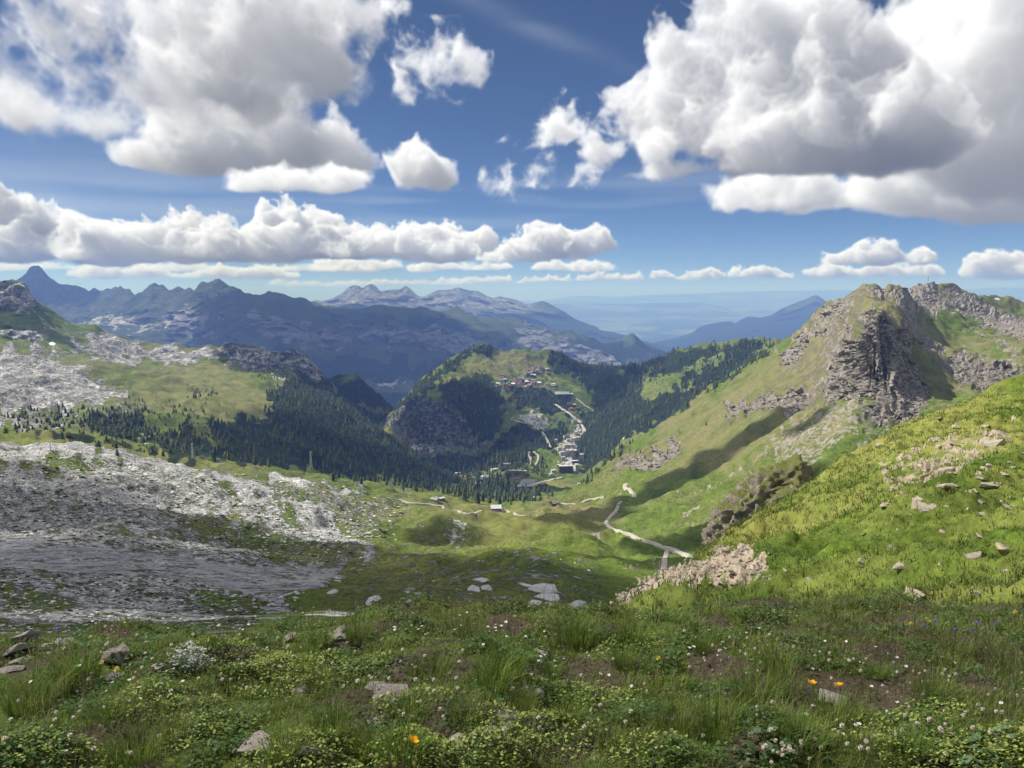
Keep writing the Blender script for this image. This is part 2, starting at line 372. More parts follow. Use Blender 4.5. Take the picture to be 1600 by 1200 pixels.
class Layer:
    """A piece of terrain lofted through lines of known bearing, height and distance, then roughened in world space."""
    def __init__(s, name, px0, px1, ncol, curves, rows, crest=(), smooth=.03):
        s.name = name
        us = np.linspace((px0-800)/F_PX, (px1-800)/F_PX, ncol)
        E, LD = [], []
        for k, c in enumerate(curves):
            q = [];
            for p in c:
                r = ray(p[0], p[1]); q.append((r[0]/r[1], r[2]/r[1], math.log(p[2])))
            q = np.array(sorted(q)); e = np.interp(us, q[:, 0], q[:, 1]); l = np.interp(us, q[:, 0], q[:, 2])
            w = max(1, int(ncol*(smooth if k not in crest else .0)))
            wl_ = max(1, int(ncol*smooth))
            def sm(a, w):
                if w < 2: return a
                ker = np.hanning(2*w+3)[1:-1]; ker /= ker.sum(); return np.convolve(np.pad(a, w, mode='edge'), ker, 'valid')
            E.append(sm(e, w)); LD.append(sm(l, wl_))
        E = np.array(E); LD = np.array(LD)
        for k in range(1, len(LD)): LD[k] = np.maximum(LD[k], LD[k-1]+.004)
        def tangents(A):
            T = np.zeros_like(A); n = len(A)
            for k in range(n):
                if k == 0: T[k] = A[1]-A[0]
                elif k == n-1 or k in crest: T[k] = A[k]-A[k-1]
                else: T[k] = (A[k+1]-A[k-1])/2
            return T
        TE, TL = tangents(E), tangents(LD)
        ee, ll = [], []
        for k in range(len(curves)-1):
            n = rows[k]
            for i in range(n+(k == len(curves)-2)):
                t = i/n; h1 = 2*t**3-3*t**2+1; h2 = t**3-2*t**2+t; h3 = -2*t**3+3*t**2; h4 = t**3-t**2
                sE = TE[k] if k not in crest else E[k+1]-E[k]; sL = TL[k] if k not in crest else LD[k+1]-LD[k]
                ee.append(h1*E[k]+h2*sE+h3*E[k+1]+h4*TE[k+1]); ll.append((1-t)*LD[k]+t*LD[k+1] if False else h1*LD[k]+h2*sL+h3*LD[k+1]+h4*TL[k+1])
        e = np.array(ee); l = np.array(ll)
        l = np.maximum.accumulate(l+np.arange(len(l))[:, None]*1e-6, 0)
        s.Y = np.exp(l); s.X = us[None]*s.Y; s.Z = e*s.Y; s.A = {}
        s.nr, s.nc = s.Y.shape; s.project()
    def project(s): s.PX, s.PY = proj(s.X, s.Y, s.Z)
    def poly(s, polys, jit=0., wl=20., soft=1, seed=0):
        px, py = s.PX, s.PY
        if jit:
            px = px+jit*(band(s.PX, s.PY, wl, seed)+.6*band(s.PX, s.PY, wl*.4, seed+1)+.4*band(s.PX, s.PY, wl*.17, seed+3)); py = py+jit*.6*(band(s.PX, s.PY, wl, seed+2)+.6*band(s.PX, s.PY, wl*.4, seed+4))
        m = np.zeros(px.shape, np.float32)
        for p in polys: m = np.maximum(m, inside(px, py, p).astype(np.float32))
        return blur(m, soft)
    def line(s, lines, jit=0., wl=20., seed=0):
        m = np.zeros(s.PX.shape, np.float32)
        px = s.PX+jit*band(s.PX, s.PY, wl, seed); py = s.PY+jit*.6*band(s.PX, s.PY, wl, seed+2)
        for pts, w in lines: m = np.maximum(m, np.clip(1.5-seg_dist(px, py, pts)/w, 0, 1))
        return m
    def normals(s):
        P = np.stack([s.X, s.Y, s.Z], -1); du = np.gradient(P, axis=1); dv = np.gradient(P, axis=0)
        n = np.cross(du, dv); return n/np.maximum(np.linalg.norm(n, axis=-1, keepdims=True), 1e-9)
    def bump(s, px, py, D, rx, ry, h, p=1.):
        c = at(px, py, D); d = ((s.X-c.x)/rx)**2+((s.Y-c.y)/ry)**2; s.Z += h*np.exp(-d**p)
    def build(s, mat, label=None, smooth=True, flat=True):
        V = np.stack([s.X, s.Y, s.Z], -1).reshape(-1, 3); Fq = grid_faces(s.nr, s.nc)
        me = np_mesh(s.name, V, Fq, {k: a.ravel() for k, a in s.A.items()}, smooth)
        fr = s.A['rock'].ravel()[Fq].mean(1); me.polygons.foreach_set('use_smooth', (fr < .55) if flat else np.ones(len(fr), bool))
        s.obj = tag(link(s.name, me, mat), label, kind='structure')
        s.V = V; s.bvh = BVHTree.FromPolygons(V.tolist(), Fq.tolist())
        s.project()
        return s
    def hit(s, px, py):
        r = ray(px, py); h = s.bvh.ray_cast(Vector((0, 0, 0)), Vector(r).normalized())
        return h[0]
    def drop(s, x, y, z0=3000.):
        h = s.bvh.ray_cast(Vector((x, y, z0)), Vector((0, 0, -1))); return h[0]
# ---------------------------------------------------------------- materials
MATS = {}
class NT:
    def __init__(s, name):
        s.m = bpy.data.materials.new(name); s.m.use_nodes = True; s.t = s.m.node_tree; s.N = s.t.nodes; s.L = s.t.links; s.N.clear()
        s.out = s.N.new('ShaderNodeOutputMaterial')
    def new(s, ty, **kw):
        n = s.N.new(ty)
        for k, v in kw.items(): setattr(n, k, v)
        return n
    def put(s, sock, v):
        if isinstance(v, (int, float)): sock.default_value = v
        elif isinstance(v, tuple): sock.default_value = v+(1.,) if (len(v) == 3 and sock.type == 'RGBA') else v
        else: s.L.new(v, sock)
    def pos(s):
        if not hasattr(s, '_p'): s._p = s.new('ShaderNodeNewGeometry').outputs['Position']
        return s._p
    def scale(s, v, sc_):
        n = s.new('ShaderNodeVectorMath', operation='MULTIPLY'); s.put(n.inputs[0], v); n.inputs[1].default_value = sc_; return n.outputs[0]
    def noise(s, vec, scale, detail=5., rough=.55, dist=0., color=False):
        n = s.new('ShaderNodeTexNoise'); s.put(n.inputs['Vector'], vec); n.inputs['Scale'].default_value = scale; n.inputs['Detail'].default_value = detail
        n.inputs['Roughness'].default_value = rough; n.inputs['Distortion'].default_value = dist; return n.outputs[1 if color else 0]
    def voro(s, vec, scale, feature='F1', out='Distance', rnd=1.):
        n = s.new('ShaderNodeTexVoronoi', feature=feature); s.put(n.inputs['Vector'], vec); n.inputs['Scale'].default_value = scale; n.inputs['Randomness'].default_value = rnd; return n.outputs[out]
    def math(s, op, a, b=0., c=None, clamp=False):
        n = s.new('ShaderNodeMath', operation=op, use_clamp=clamp); s.put(n.inputs[0], a); s.put(n.inputs[1], b)
        if c is not None: s.put(n.inputs[2], c)
        return n.outputs[0]
    def ramp(s, x, a, b, lo=0., hi=1.):
        n = s.new('ShaderNodeMapRange', interpolation_type='SMOOTHSTEP'); s.put(n.inputs[0], x); s.put(n.inputs[1], a); s.put(n.inputs[2], b); s.put(n.inputs[3], lo); s.put(n.inputs[4], hi); return n.outputs[0]
    def mix(s, f, a, b):
        n = s.new('ShaderNodeMix', data_type='RGBA'); s.put(n.inputs[0], f); s.put(n.inputs[6], a); s.put(n.inputs[7], b); return n.outputs[2]
    def mul(s, c, k):
        n = s.new('ShaderNodeVectorMath', operation='SCALE'); s.put(n.inputs[0], c); s.put(n.inputs['Scale'], k); return n.outputs[0]
    def attr(s, name, out=2): n = s.new('ShaderNodeAttribute', attribute_name=name); return n.outputs[out]
    def bump(s, h, dist, strength=1., normal=None):
        n = s.new('ShaderNodeBump'); s.put(n.inputs['Height'], h); n.inputs['Distance'].default_value = dist; n.inputs['Strength'].default_value = strength
        if normal is not None: s.L.new(normal, n.inputs['Normal'])
        return n.outputs[0]
    def diffuse(s, c, normal=None, rough=.9, spec=.15, metal=0.):
        b = s.new('ShaderNodeBsdfPrincipled'); s.put(b.inputs['Base Color'], c); s.put(b.inputs['Roughness'], rough); b.inputs['Specular IOR Level'].default_value = spec; b.inputs['Metallic'].default_value = metal
        if normal is not None: s.L.new(normal, b.inputs['Normal'])
        s.L.new(b.outputs[0], s.out.inputs[0]); s.b = b; return s.m
def simple(name, c, rough=.8, spec=.2, var=.12, scale=3., metal=0.):
    if name in MATS: return MATS[name]
    t = NT(name); n = t.noise(t.pos(), scale, 4.)
    MATS[name] = t.diffuse(t.mul(c, t.ramp(n, .25, .75, 1-var, 1+var)), rough=rough, spec=spec, metal=metal); return MATS[name]
def ground(name, ws, g1, g2, g3, r1, r2, scree=(.34, .31, .29), wood=(.022, .034, .017), strata=0., bumpd=None, edge=.10, rock_amp=.55, karst=False, fine=1., crag=False):
    """Grass, rock, scree and wood floor, placed by the masks painted on the terrain and broken up by noise. ws = size in metres of the grass mottling."""
    t = NT(name); p = t.pos()
    a = t.noise(p, 1/ws, 5, .6); b = t.noise(p, 1/(ws*.11), 4, .65); c = t.noise(p, 1/(ws*6), 3, .5); f = t.noise(p, fine/(ws*.022), 3, .7)
    gc = t.mix(t.ramp(a, .35, .65), g1, g2); gc = t.mix(t.math('MULTIPLY', t.ramp(c, .42, .66), t.ramp(b, .25, .7)), gc, g3)
    ter = t.noise(t.scale(p, (.22, .22, 2.2)), 1/(ws*.25), 4, .65)
    gc = t.mul(gc, t.math('MULTIPLY', t.math('MULTIPLY', t.ramp(b, .25, .75, .62, 1.36), t.ramp(f, .2, .8, .75, 1.25)), t.ramp(ter, .3, .7, .80, 1.16)))
    gc = t.mix(t.math('MULTIPLY', t.attr('dry'), t.ramp(a, .3, .6, .5, 1.)), gc, tuple(np.array(g3)*1.05))
    # rock
    pz = t.scale(p, (.85, 1., 1.)) if karst else (t.scale(p, (1.5, 1.5, .55)) if crag else t.scale(p, (1., 1., 3.0)))
    ra = t.noise(pz, 1/(ws*.8), 6, .62, .4); rb = t.noise(pz, 1/(ws*.09), 5, .7); 
    rc = t.mix(t.ramp(ra, .3, .7), r1, r2)
    rc = t.mul(rc, t.ramp(rb, .3, .7, .5, 1.3))
    if karst:
        kx = t.noise(t.scale(p, (.5, 1., 1.)), 1/(ws*.36), 7, .74, .3); rc = t.mul(rc, t.ramp(kx, .40, .60, .66, 1.15))
    vo = t.voro(pz, 1/(ws*.3), 'DISTANCE_TO_EDGE'); rc = t.mul(rc, t.ramp(vo, 0., .12, .62, 1.))
    if karst:
        wv = t.new('ShaderNodeVectorMath', operation='ADD'); t.L.new(p, wv.inputs[0]); t.L.new(t.mul(t.noise(p, 1/(ws*.12), 4, .6, 0, True), ws*.10), wv.inputs[1])
        v2 = t.voro(wv.outputs[0], 1/(ws*.13), 'DISTANCE_TO_EDGE'); rc = t.mul(rc, t.ramp(v2, .0, .12, .58, 1.05)); v3 = t.voro(wv.outputs[0], 1/(ws*.13), 'F1', 'Color'); sv = t.new('ShaderNodeSeparateColor'); t.L.new(v3, sv.inputs[0]); rc = t.mul(rc, t.math('ADD', .82, t.math('MULTIPLY', sv.outputs[0], .34)))
    if strata:
        sp = t.new('ShaderNodeSeparateXYZ'); t.L.new(p, sp.inputs[0])
        cz = t.new('ShaderNodeCombineXYZ'); t.put(cz.inputs[2], t.math('ADD', sp.outputs[2], t.math('MULTIPLY', ra, strata*1.5)))
        st = t.noise(cz.outputs[0], 1/strata, 5, .75); rc = t.mul(rc, t.ramp(st, .3, .7, .84 if crag else .68, 1.1 if crag else 1.2))
    rk = t.attr('rock')
    nz = t.noise(t.scale(p, (.8, 1., 1.)) if karst else p, 1/(ws*(.28 if karst else .35)), 8, .74, .25); nz2 = t.noise(p, 1/(ws*(.08 if karst else .05)), 5, .7)
    nn = t.math('ADD', t.math('MULTIPLY', nz, .72), t.math('MULTIPLY', nz2, .28))
    rf = t.math('ADD', rk, t.math('MULTIPLY', t.math('SUBTRACT', nn, .5), rock_amp*3.2))
    if crag:
        gn = t.new('ShaderNodeSeparateXYZ'); t.L.new(t.new('ShaderNodeNewGeometry').outputs['Normal'], gn.inputs[0]); rf = t.math('ADD', rf, t.math('MULTIPLY', t.math('SUBTRACT', .62, gn.outputs[2]), .55))
    rf = t.ramp(rf, .5-edge, .5+edge)
    cc = t.mix(rf, gc, rc)
    s_ = t.attr('scree'); sn = t.noise(p, 1/(ws*(.06 if karst else .02)), 5, .8); sb = t.noise(p, 1/(ws*.22), 5, .6)
    scol = t.mul(scree, t.math('MULTIPLY', t.ramp(sn, .3, .7, .6, 1.35), t.ramp(sb, .3, .7, .93, 1.06)))
    sf = t.ramp(t.math('ADD', s_, t.math('MULTIPLY', t.math('SUBTRACT', t.math('ADD', t.math('MULTIPLY', sb, .6), t.math('MULTIPLY', nz, .4)), .5), 2.2)), .40, .60)
    cc = t.mix(sf, cc, scol)
    w_ = t.attr('wood'); wf = t.ramp(t.math('ADD', w_, t.math('MULTIPLY', t.math('SUBTRACT', nz, .5), 1.2)), .4, .6)
    cc = t.mix(wf, cc, t.mul(wood, t.ramp(b, .2, .8, .7, 1.3)))
    h = t.math('ADD', t.math('MULTIPLY', b, .5), t.math('MULTIPLY', t.math('MULTIPLY', rb, rf), 1.6)); h = t.math('ADD', h, t.math('MULTIPLY', t.math('MULTIPLY', vo, rf), .8))
    nb = t.bump(h, bumpd or ws*.06, .9)
    return t.diffuse(cc, nb, rough=.95, spec=.08)
def pq(*a): return [tuple(q) for q in a]
GR1, GR2, GR3 = (.072, .107, .018), (.102, .140, .026), (.175, .165, .058)
LIME1, LIME2 = (.68, .67, .66), (.50, .495, .49)
BROWN1, BROWN2 = (.40, .36, .305), (.26, .232, .20)
# ---- the valley floor with its limestone pavement -----------------------------------------------------------------
V = Layer('valley', -420, 1080, 480, [
    pq((-420, 1040, 14), (0, 1040, 14), (400, 1030, 14), (800, 1030, 14), (1080, 1040, 14)),
    pq((-420, 1000, 60), (0, 1000, 60), (400, 995, 62), (800, 995, 62), (1080, 1000, 66)),
    pq((-420, 955, 130), (0, 960, 130), (300, 962, 135), (600, 962, 140), (800, 962, 150), (960, 962, 150), (1080, 975, 150)),
    pq((-420, 905, 210), (0, 915, 210), (300, 925, 230), (600, 930, 260), (800, 925, 270), (950, 935, 260), (1080, 950, 250)),
    pq((-420, 860, 310), (0, 870, 310), (300, 882, 330), (560, 890, 400), (700, 884, 430), (800, 880, 440), (920, 890, 430), (1080, 915, 400)),
    pq((-420, 815, 440), (0, 822, 440), (300, 842, 470), (560, 855, 590), (700, 850, 640), (800, 848, 650), (900, 852, 640), (1080, 890, 560)),
    pq((-420, 765, 610), (0, 772, 610), (300, 792, 690), (560, 815, 800), (700, 818, 850), (850, 818, 860), (920, 825, 820), (1080, 870, 680)),
    pq((-420, 722, 790), (0, 732, 790), (150, 730, 850), (300, 752, 900), (560, 775, 1030), (680, 789, 1120), (780, 799, 1140), (860, 797, 1140), (940, 815, 1060), (1080, 860, 800)),
    pq((-420, 697, 960), (0, 706, 960), (100, 704, 980), (200, 716, 1020), (300, 735, 1080), (450, 750, 1150), (600, 764, 1250), (700, 779, 1300), (800, 792, 1300), (870, 790, 1280), (950, 812, 1200), (1080, 860, 900)),
    pq((-420, 664, 1200), (0, 676, 1200), (100, 678, 1200), (200, 697, 1250), (350, 722, 1300), (450, 738, 1350), (600, 760, 1450), (700, 779, 1500), (800, 789, 1500), (880, 788, 1480), (950, 810, 1400), (1080, 860, 1000)),
    pq((-420, 680, 1450), (0, 690, 1450), (350, 728, 1550), (600, 762, 1750), (700, 771, 1800), (800, 775, 1800), (880, 776, 1760), (950, 800, 1700), (1080, 850, 1200)),
    pq((-420, 680, 1800), (0, 690, 1800), (350, 728, 1900), (600, 752, 2100), (700, 757, 2150), (800, 762, 2150), (880, 760, 2150), (950, 770, 2100), (1080, 840, 1500)),
    pq((-420, 700, 2300), (0, 710, 2300), (350, 738, 2300), (600, 750, 2500), (700, 748, 2560), (800, 746, 2560), (880, 742, 2560), (950, 742, 2560), (1080, 800, 1900)),
    pq((-420, 720, 2900), (0, 720, 2900), (600, 760, 3000), (950, 770, 2900), (1080, 800, 2400))],
    [14, 26, 40, 48, 52, 52, 52, 46, 34, 26, 20, 20, 8], smooth=.04)
V.A['rock'] = V.poly([pq((-420, 690), (0, 703), (60, 704), (150, 712), (230, 716), (330, 744), (395, 780), (440, 800), (520, 832), (575, 860), (588, 875), (560, 892), (470, 935), (380, 985), (250, 1040), (80, 1060), (-420, 1060))], 9, 60, 8)
V.A['rock'] = V.A['rock']*.64
V.A['rock'] = np.maximum(V.A['rock'], .46*V.poly([pq((330, 735), (440, 745), (560, 765), (620, 790), (600, 830), (560, 850), (500, 820), (430, 790)), pq((90, 700), (330, 740), (440, 790), (300, 760))], 10, 50, 8, 3))
V.A['rock'] = np.maximum(V.A['rock'], .92*V.line([(pq((10, 716), (90, 706), (190, 716), (300, 740)), 8), (pq((330, 742), (400, 768), (480, 810), (530, 835)), 12), (pq((120, 760), (220, 778), (320, 810)), 8), (pq((0, 745), (110, 750)), 9),
                                               (pq((430, 750), (520, 762), (560, 772)), 5), (pq((20, 805), (160, 822), (280, 848)), 7)], 6, 40, 5))
V.A['rock'] = np.maximum(V.A['rock'], .30*V.poly([pq((340, 720), (700, 780), (760, 820), (740, 900), (640, 960), (480, 960), (560, 880), (420, 780))], 14, 60, 12, 7))
V.A['rock'] = np.maximum(V.A['rock'], .45*V.poly([pq((806, 912), (835, 908), (868, 925), (875, 942), (850, 940), (820, 925)), pq((880, 940), (915, 935), (918, 952), (885, 955)), pq((735, 905), (765, 902), (768, 915), (742, 918)), pq((735, 918), (765, 915), (760, 930), (735, 928)), pq((570, 930), (592, 932), (590, 945), (572, 943))], 3, 9, 1, 9))
V.A['rock'] = np.maximum(V.A['rock'], .36*V.poly([pq((660, 890), (940, 900), (945, 975), (640, 970))], 10, 40, 10, 11))
V.A['rock'] -= .26*V.poly([pq((95, 710), (170, 712), (130, 735), (20, 742), (-60, 730)), pq((380, 850), (470, 845), (560, 865), (520, 885), (420, 885)), pq((10, 920), (120, 925), (110, 950), (0, 955)), pq((310, 920), (420, 925), (400, 950), (300, 945)), pq((170, 830), (290, 838), (270, 850), (180, 845)), pq((240, 800), (420, 822), (480, 850), (340, 850))], 8, 30, 6, 13)
V.A['scree'] = V.poly([pq((-420, 825), (0, 838), (60, 840), (120, 850), (220, 862), (330, 878), (480, 888), (568, 897), (525, 908), (470, 930), (430, 940), (400, 930), (330, 915), (250, 902), (120, 897), (0, 885), (-420, 878))], 4, 40, 6, 15)*.62
V.A['scree'] = np.maximum(V.A['scree'], .5*V.poly([pq((705, 838), (730, 836), (735, 850), (708, 848)), pq((745, 850), (760, 848), (764, 856), (746, 858)), pq((700, 862), (725, 860), (722, 868), (702, 868)), pq((480, 950), (560, 945), (650, 950), (720, 965), (600, 975), (470, 975)), pq((630, 930), (650, 935), (680, 950), (660, 958), (640, 945))], 3, 14, 1, 17))
V.A['scree'] *= np.clip(.92+.25*fbm(V.X, V.Y, 40, 4, .6, 27), .4, 1.1)
V.A['rock'] *= np.clip((V.Y-70)/60, .45, 1); V.A['scree'] = np.maximum(V.A['scree'], np.clip((150-V.Y)/50, 0, 1)*np.clip(.34+.14*fbm(V.X, V.Y, 14, 3, .5, 29), 0, 1))
V.A['wood'] = .9*V.poly([pq((600, 742), (700, 748), (760, 752), (800, 760), (860, 762), (862, 772), (800, 785), (740, 782), (690, 768), (620, 762)), pq((640, 700), (760, 735), (800, 750), (700, 752), (620, 745)), pq((150, 683), (330, 712), (430, 735), (300, 722), (150, 692), (0, 672), (0, 668))], 6, 30, 4, 19)
V.A['dry'] = V.poly([pq((690, 775), (860, 790), (870, 850), (700, 830), (560, 815)), pq((60, 665), (420, 720), (420, 740), (60, 700))], 20, 60, 14, 21)*.6
near = np.clip((V.Y-25)/150, 0, 1)
kar = np.clip(V.A['rock']*1.5, 0, 1)
V.Z += near*(3.2*fbm(V.X, V.Y, 170, 4, .5, 1)+1.0*fbm(V.X, V.Y, 40, 4, .5, 4))*np.clip(V.Y/500, .3, 1.3)*np.clip(1-V.A['scree'], .2, 1)
V.Z += near*kar*(1.5*(ridged(V.X*.6, V.Y, 60, 4, .5, 2)-.45)+.3*fbm(V.X*.6, V.Y, 9, 3, .6, 6))*np.clip(1-V.A['scree']*1.3, .06, 1)*np.clip((V.Y-120)/350, .12, 1)
V.bump(692, 842, 700, 34, 40, 13.); V.bump(800, 905, 360, 55, 60, 13.); V.bump(655, 885, 400, 24, 30, 5.); V.bump(900, 850, 600, 40, 60, 10.); V.bump(860, 830, 760, 50, 60, 10.); V.bump(600, 935, 230, 25, 22, 4.); V.bump(780, 838, 720, 40, 40, 6.); V.bump(960, 945, 210, 18, 30, -6)
V.bump(350, 770, 900, 60, 80, 8.); V.bump(470, 800, 800, 60, 70, 7.); V.bump(100, 715, 960, 120, 60, 10.)
V.project()
MAT_VALLEY = ground('alpine_pasture_and_limestone', 22., GR1, GR2, GR3, LIME1, LIME2, scree=(.46, .455, .465), karst=True, bumpd=1.8, rock_amp=.95, edge=.14)
V.build(MAT_VALLEY, 'green valley floor with a pale limestone pavement', flat=False)
# ---- the mountain on the right ------------------------------------------------------------------------------------
RM = Layer('mountain', 820, 1740, 560, [
    pq((820, 850, 560), (900, 905, 420), (960, 960, 250), (1000, 985, 240), (1100, 960, 240), (1200, 930, 240), (1300, 880, 260), (1500, 800, 300), (1900, 760, 320)),
    pq((820, 830, 760), (870, 850, 620), (920, 880, 470), (960, 920, 320), (1000, 915, 370), (1100, 885, 430), (1200, 840, 430), (1300, 800, 440), (1400, 760, 480), (1600, 700, 520), (1900, 660, 520)),
    pq((820, 810, 960), (870, 818, 850), (920, 832, 720), (1000, 850, 640), (1100, 845, 600), (1200, 790, 600), (1300, 730, 640), (1360, 705, 680), (1440, 690, 690), (1600, 650, 690), (1900, 600, 700)),
    pq((820, 800, 1080), (870, 798, 1020), (920, 800, 960), (1000, 795, 880), (1100, 770, 850), (1200, 715, 840), (1280, 680, 800), (1330, 655, 790), (1370, 632, 790), (1400, 632, 790), (1450, 650, 800), (1520, 640, 830), (1600, 612, 850), (1900, 550, 860)),
    pq((820, 794, 1150), (870, 789, 1120), (920, 772, 1180), (1000, 745, 1150), (1100, 705, 1100), (1200, 655, 1050), (1270, 625, 960), (1310, 608, 900), (1350, 590, 870), (1390, 590, 865), (1430, 615, 900), (1480, 612, 950), (1530, 605, 980), (1600, 590, 1000), (1900, 520, 1000)),
    pq((820, 792, 1200), (870, 785, 1190), (920, 758, 1320), (1000, 712, 1400), (1100, 660, 1350), (1200, 605, 1300), (1270, 562, 1160), (1310, 540, 1030), (1345, 505, 940), (1375, 482, 930), (1405, 512, 960), (1440, 560, 1060), (1490, 572, 1120), (1540, 572, 1150), (1600, 560, 1180), (1900, 500, 1200)),
    pq((820, 791, 1230), (870, 783, 1230), (920, 750, 1420), (1000, 694, 1600), (1100, 630, 1640), (1200, 568, 1600), (1270, 520, 1420), (1310, 500, 1230), (1345, 492, 1120), (1375, 485, 1060), (1405, 496, 1100), (1440, 530, 1260), (1480, 530, 1380), (1540, 535, 1420), (1600, 530, 1420), (1900, 480, 1450)),
    pq((820, 790, 1260), (860, 785, 1260), (880, 779, 1270), (900, 765, 1380), (925, 742, 1480), (950, 716, 1600), (975, 697, 1700), (1000, 682, 1800), (1050, 650, 1900), (1100, 612, 1900), (1150, 580, 1900), (1190, 552, 1850), (1212, 540, 1820), (1232, 527, 1750), (1250, 512, 1700), (1268, 494, 1600), (1282, 478, 1560), (1296, 470, 1520), (1312, 464, 1480), (1326, 458, 1450),
       (1340, 452, 1420), (1352, 447, 1400), (1366, 447, 1400), (1374, 451, 1400), (1381, 455, 1400), (1390, 450, 1420), (1398, 449, 1440), (1406, 447, 1450), (1413, 449, 1480), (1420, 458, 1500), (1432, 470, 1560), (1450, 480, 1600), (1480, 490, 1650), (1520, 500, 1700), (1600, 510, 1750), (1900, 470, 1800)),
    pq((820, 792, 1300), (900, 772, 1500), (1000, 700, 1950), (1100, 630, 2050), (1200, 560, 1980), (1300, 490, 1600), (1360, 480, 1500), (1406, 480, 1540), (1420, 475, 1640), (1450, 474, 1760), (1485, 478, 1820), (1520, 488, 1860), (1560, 500, 1900), (1600, 505, 1920), (1900, 460, 2000)),
    pq((820, 796, 1400), (900, 780, 1700), (1000, 710, 2150), (1100, 650, 2250), (1200, 580, 2150), (1300, 520, 1800), (1360, 520, 1750), (1406, 500, 1800), (1418, 456, 1900), (1425, 449, 1920), (1434, 443, 1930), (1446, 440, 1940), (1458, 440, 1950), (1466, 445, 1960), (1480, 447, 1980), (1492, 447, 2000), (1505, 450, 2020), (1530, 457, 2050), (1560, 463, 2080), (1580, 468, 2090), (1600, 476, 2100), (1700, 500, 2100), (1900, 520, 2100)),
    pq((820, 830, 1700), (900, 830, 2000), (1000, 760, 2400), (1100, 700, 2500), (1200, 640, 2500), (1300, 600, 2300), (1425, 560, 2400), (1560, 530, 2600), (1600, 530, 2600), (1900, 560, 2600))],
    [30, 46, 48, 56, 66, 60, 48, 12, 34, 12], crest=(7, 9), smooth=.016)
RM.A['rock'] = RM.poly([
    pq((1290, 630), (1302, 592), (1320, 556), (1334, 524), (1350, 496), (1370, 476), (1390, 490), (1406, 516), (1422, 546), (1438, 576), (1452, 606), (1456, 630), (1436, 644), (1402, 622), (1386, 610), (1340, 616)),
    pq((1274, 494), (1288, 476), (1306, 468), (1318, 474), (1308, 494), (1290, 502)), pq((1300, 480), (1330, 464), (1336, 478), (1318, 500), (1304, 500)), pq((1396, 452), (1420, 446), (1432, 470), (1440, 520), (1422, 522), (1404, 488)), pq((1350, 447), (1384, 452), (1390, 466), (1362, 464)),
    pq((1418, 455), (1430, 443), (1462, 440), (1476, 452), (1482, 470), (1487, 494), (1455, 490), (1432, 476)),
    pq((1478, 447), (1500, 452), (1530, 468), (1560, 486), (1620, 500), (1640, 545), (1560, 520), (1520, 500), (1490, 482)),
    pq((1130, 648), (1148, 622), (1165, 632), (1200, 618), (1240, 612), (1262, 628), (1240, 648), (1180, 644), (1140, 660)),
    pq((1214, 548), (1250, 540), (1258, 560), (1238, 574), (1216, 566)), pq((1230, 522), (1276, 505), (1290, 520), (1262, 535), (1232, 535)),
    pq((1352, 622), (1395, 610), (1420, 632), (1442, 660), (1430, 676), (1415, 672), (1395, 655), (1370, 660), (1345, 650)),
    pq((955, 738), (975, 708), (1000, 715), (1022, 702), (1040, 690), (1062, 686), (1062, 708), (1035, 728), (1005, 742), (985, 736)),
    pq((1482, 552), (1500, 548), (1522, 560), (1560, 576), (1610, 588), (1610, 616), (1540, 622), (1500, 602), (1478, 580)), pq((1400, 505), (1440, 530), (1480, 545), (1475, 560), (1440, 545)),
    pq((1400, 520), (1424, 500), (1440, 520), (1430, 545), (1412, 540)), pq((1300, 560), (1330, 520), (1340, 540), (1320, 590), (1300, 620), (1285, 630))], 4.5, 26, 2, 2)
RM.A['rock'] = np.maximum(RM.A['rock'], .43*RM.poly([pq((1180, 600), (1290, 520), (1330, 500), (1310, 560), (1280, 620), (1220, 650), (1130, 670)), pq((1420, 560), (1500, 560), (1600, 610), (1560, 640), (1460, 620))], 10, 40, 6, 4))
RM.A['rock'] = np.maximum(RM.A['rock'], .20+.07*fbm(RM.X*.6+RM.Y*.8, (RM.X*.8-RM.Y*.6)*.3, 60, 4, .6, 5))
RM.A['scree'] = RM.poly([pq((1190, 700), (1250, 655), (1300, 628), (1345, 616), (1372, 640), (1350, 665), (1300, 700), (1270, 730), (1225, 735)), pq((1320, 740), (1340, 690), (1380, 650), (1420, 670), (1470, 690), (1400, 740)), pq((1400, 470), (1412, 462), (1425, 480), (1410, 490)),
    pq((1432, 482), (1450, 495), (1478, 518), (1474, 522), (1440, 500)), pq((1497, 500), (1530, 530), (1580, 560), (1640, 590), (1640, 570), (1560, 532), (1510, 502)), pq((1430, 520), (1460, 530), (1490, 560), (1475, 570), (1440, 545)), pq((1500, 545), (1560, 560), (1620, 590), (1560, 590))], 5, 22, 2, 6)*.47
RM.A['scree'] = np.maximum(RM.A['scree'], RM.poly([pq((905, 855), (925, 846), (946, 842), (940, 850), (918, 862), (903, 864)), pq((958, 912), (985, 896), (994, 898), (990, 912), (1008, 912), (1000, 920), (970, 916)), pq((1066, 812), (1084, 800), (1104, 786), (1104, 792), (1086, 806), (1068, 815)), pq((1148, 755), (1158, 750), (1155, 768), (1146, 766)), pq((1020, 878), (1032, 880), (1030, 905), (1024, 904)),
    pq((1215, 700), (1240, 682), (1244, 690), (1222, 712)), pq((1116, 780), (1130, 772), (1128, 782), (1118, 788)), pq((1140, 830), (1200, 800), (1205, 806), (1150, 838))], 3, 12, 1, 8)*.62)
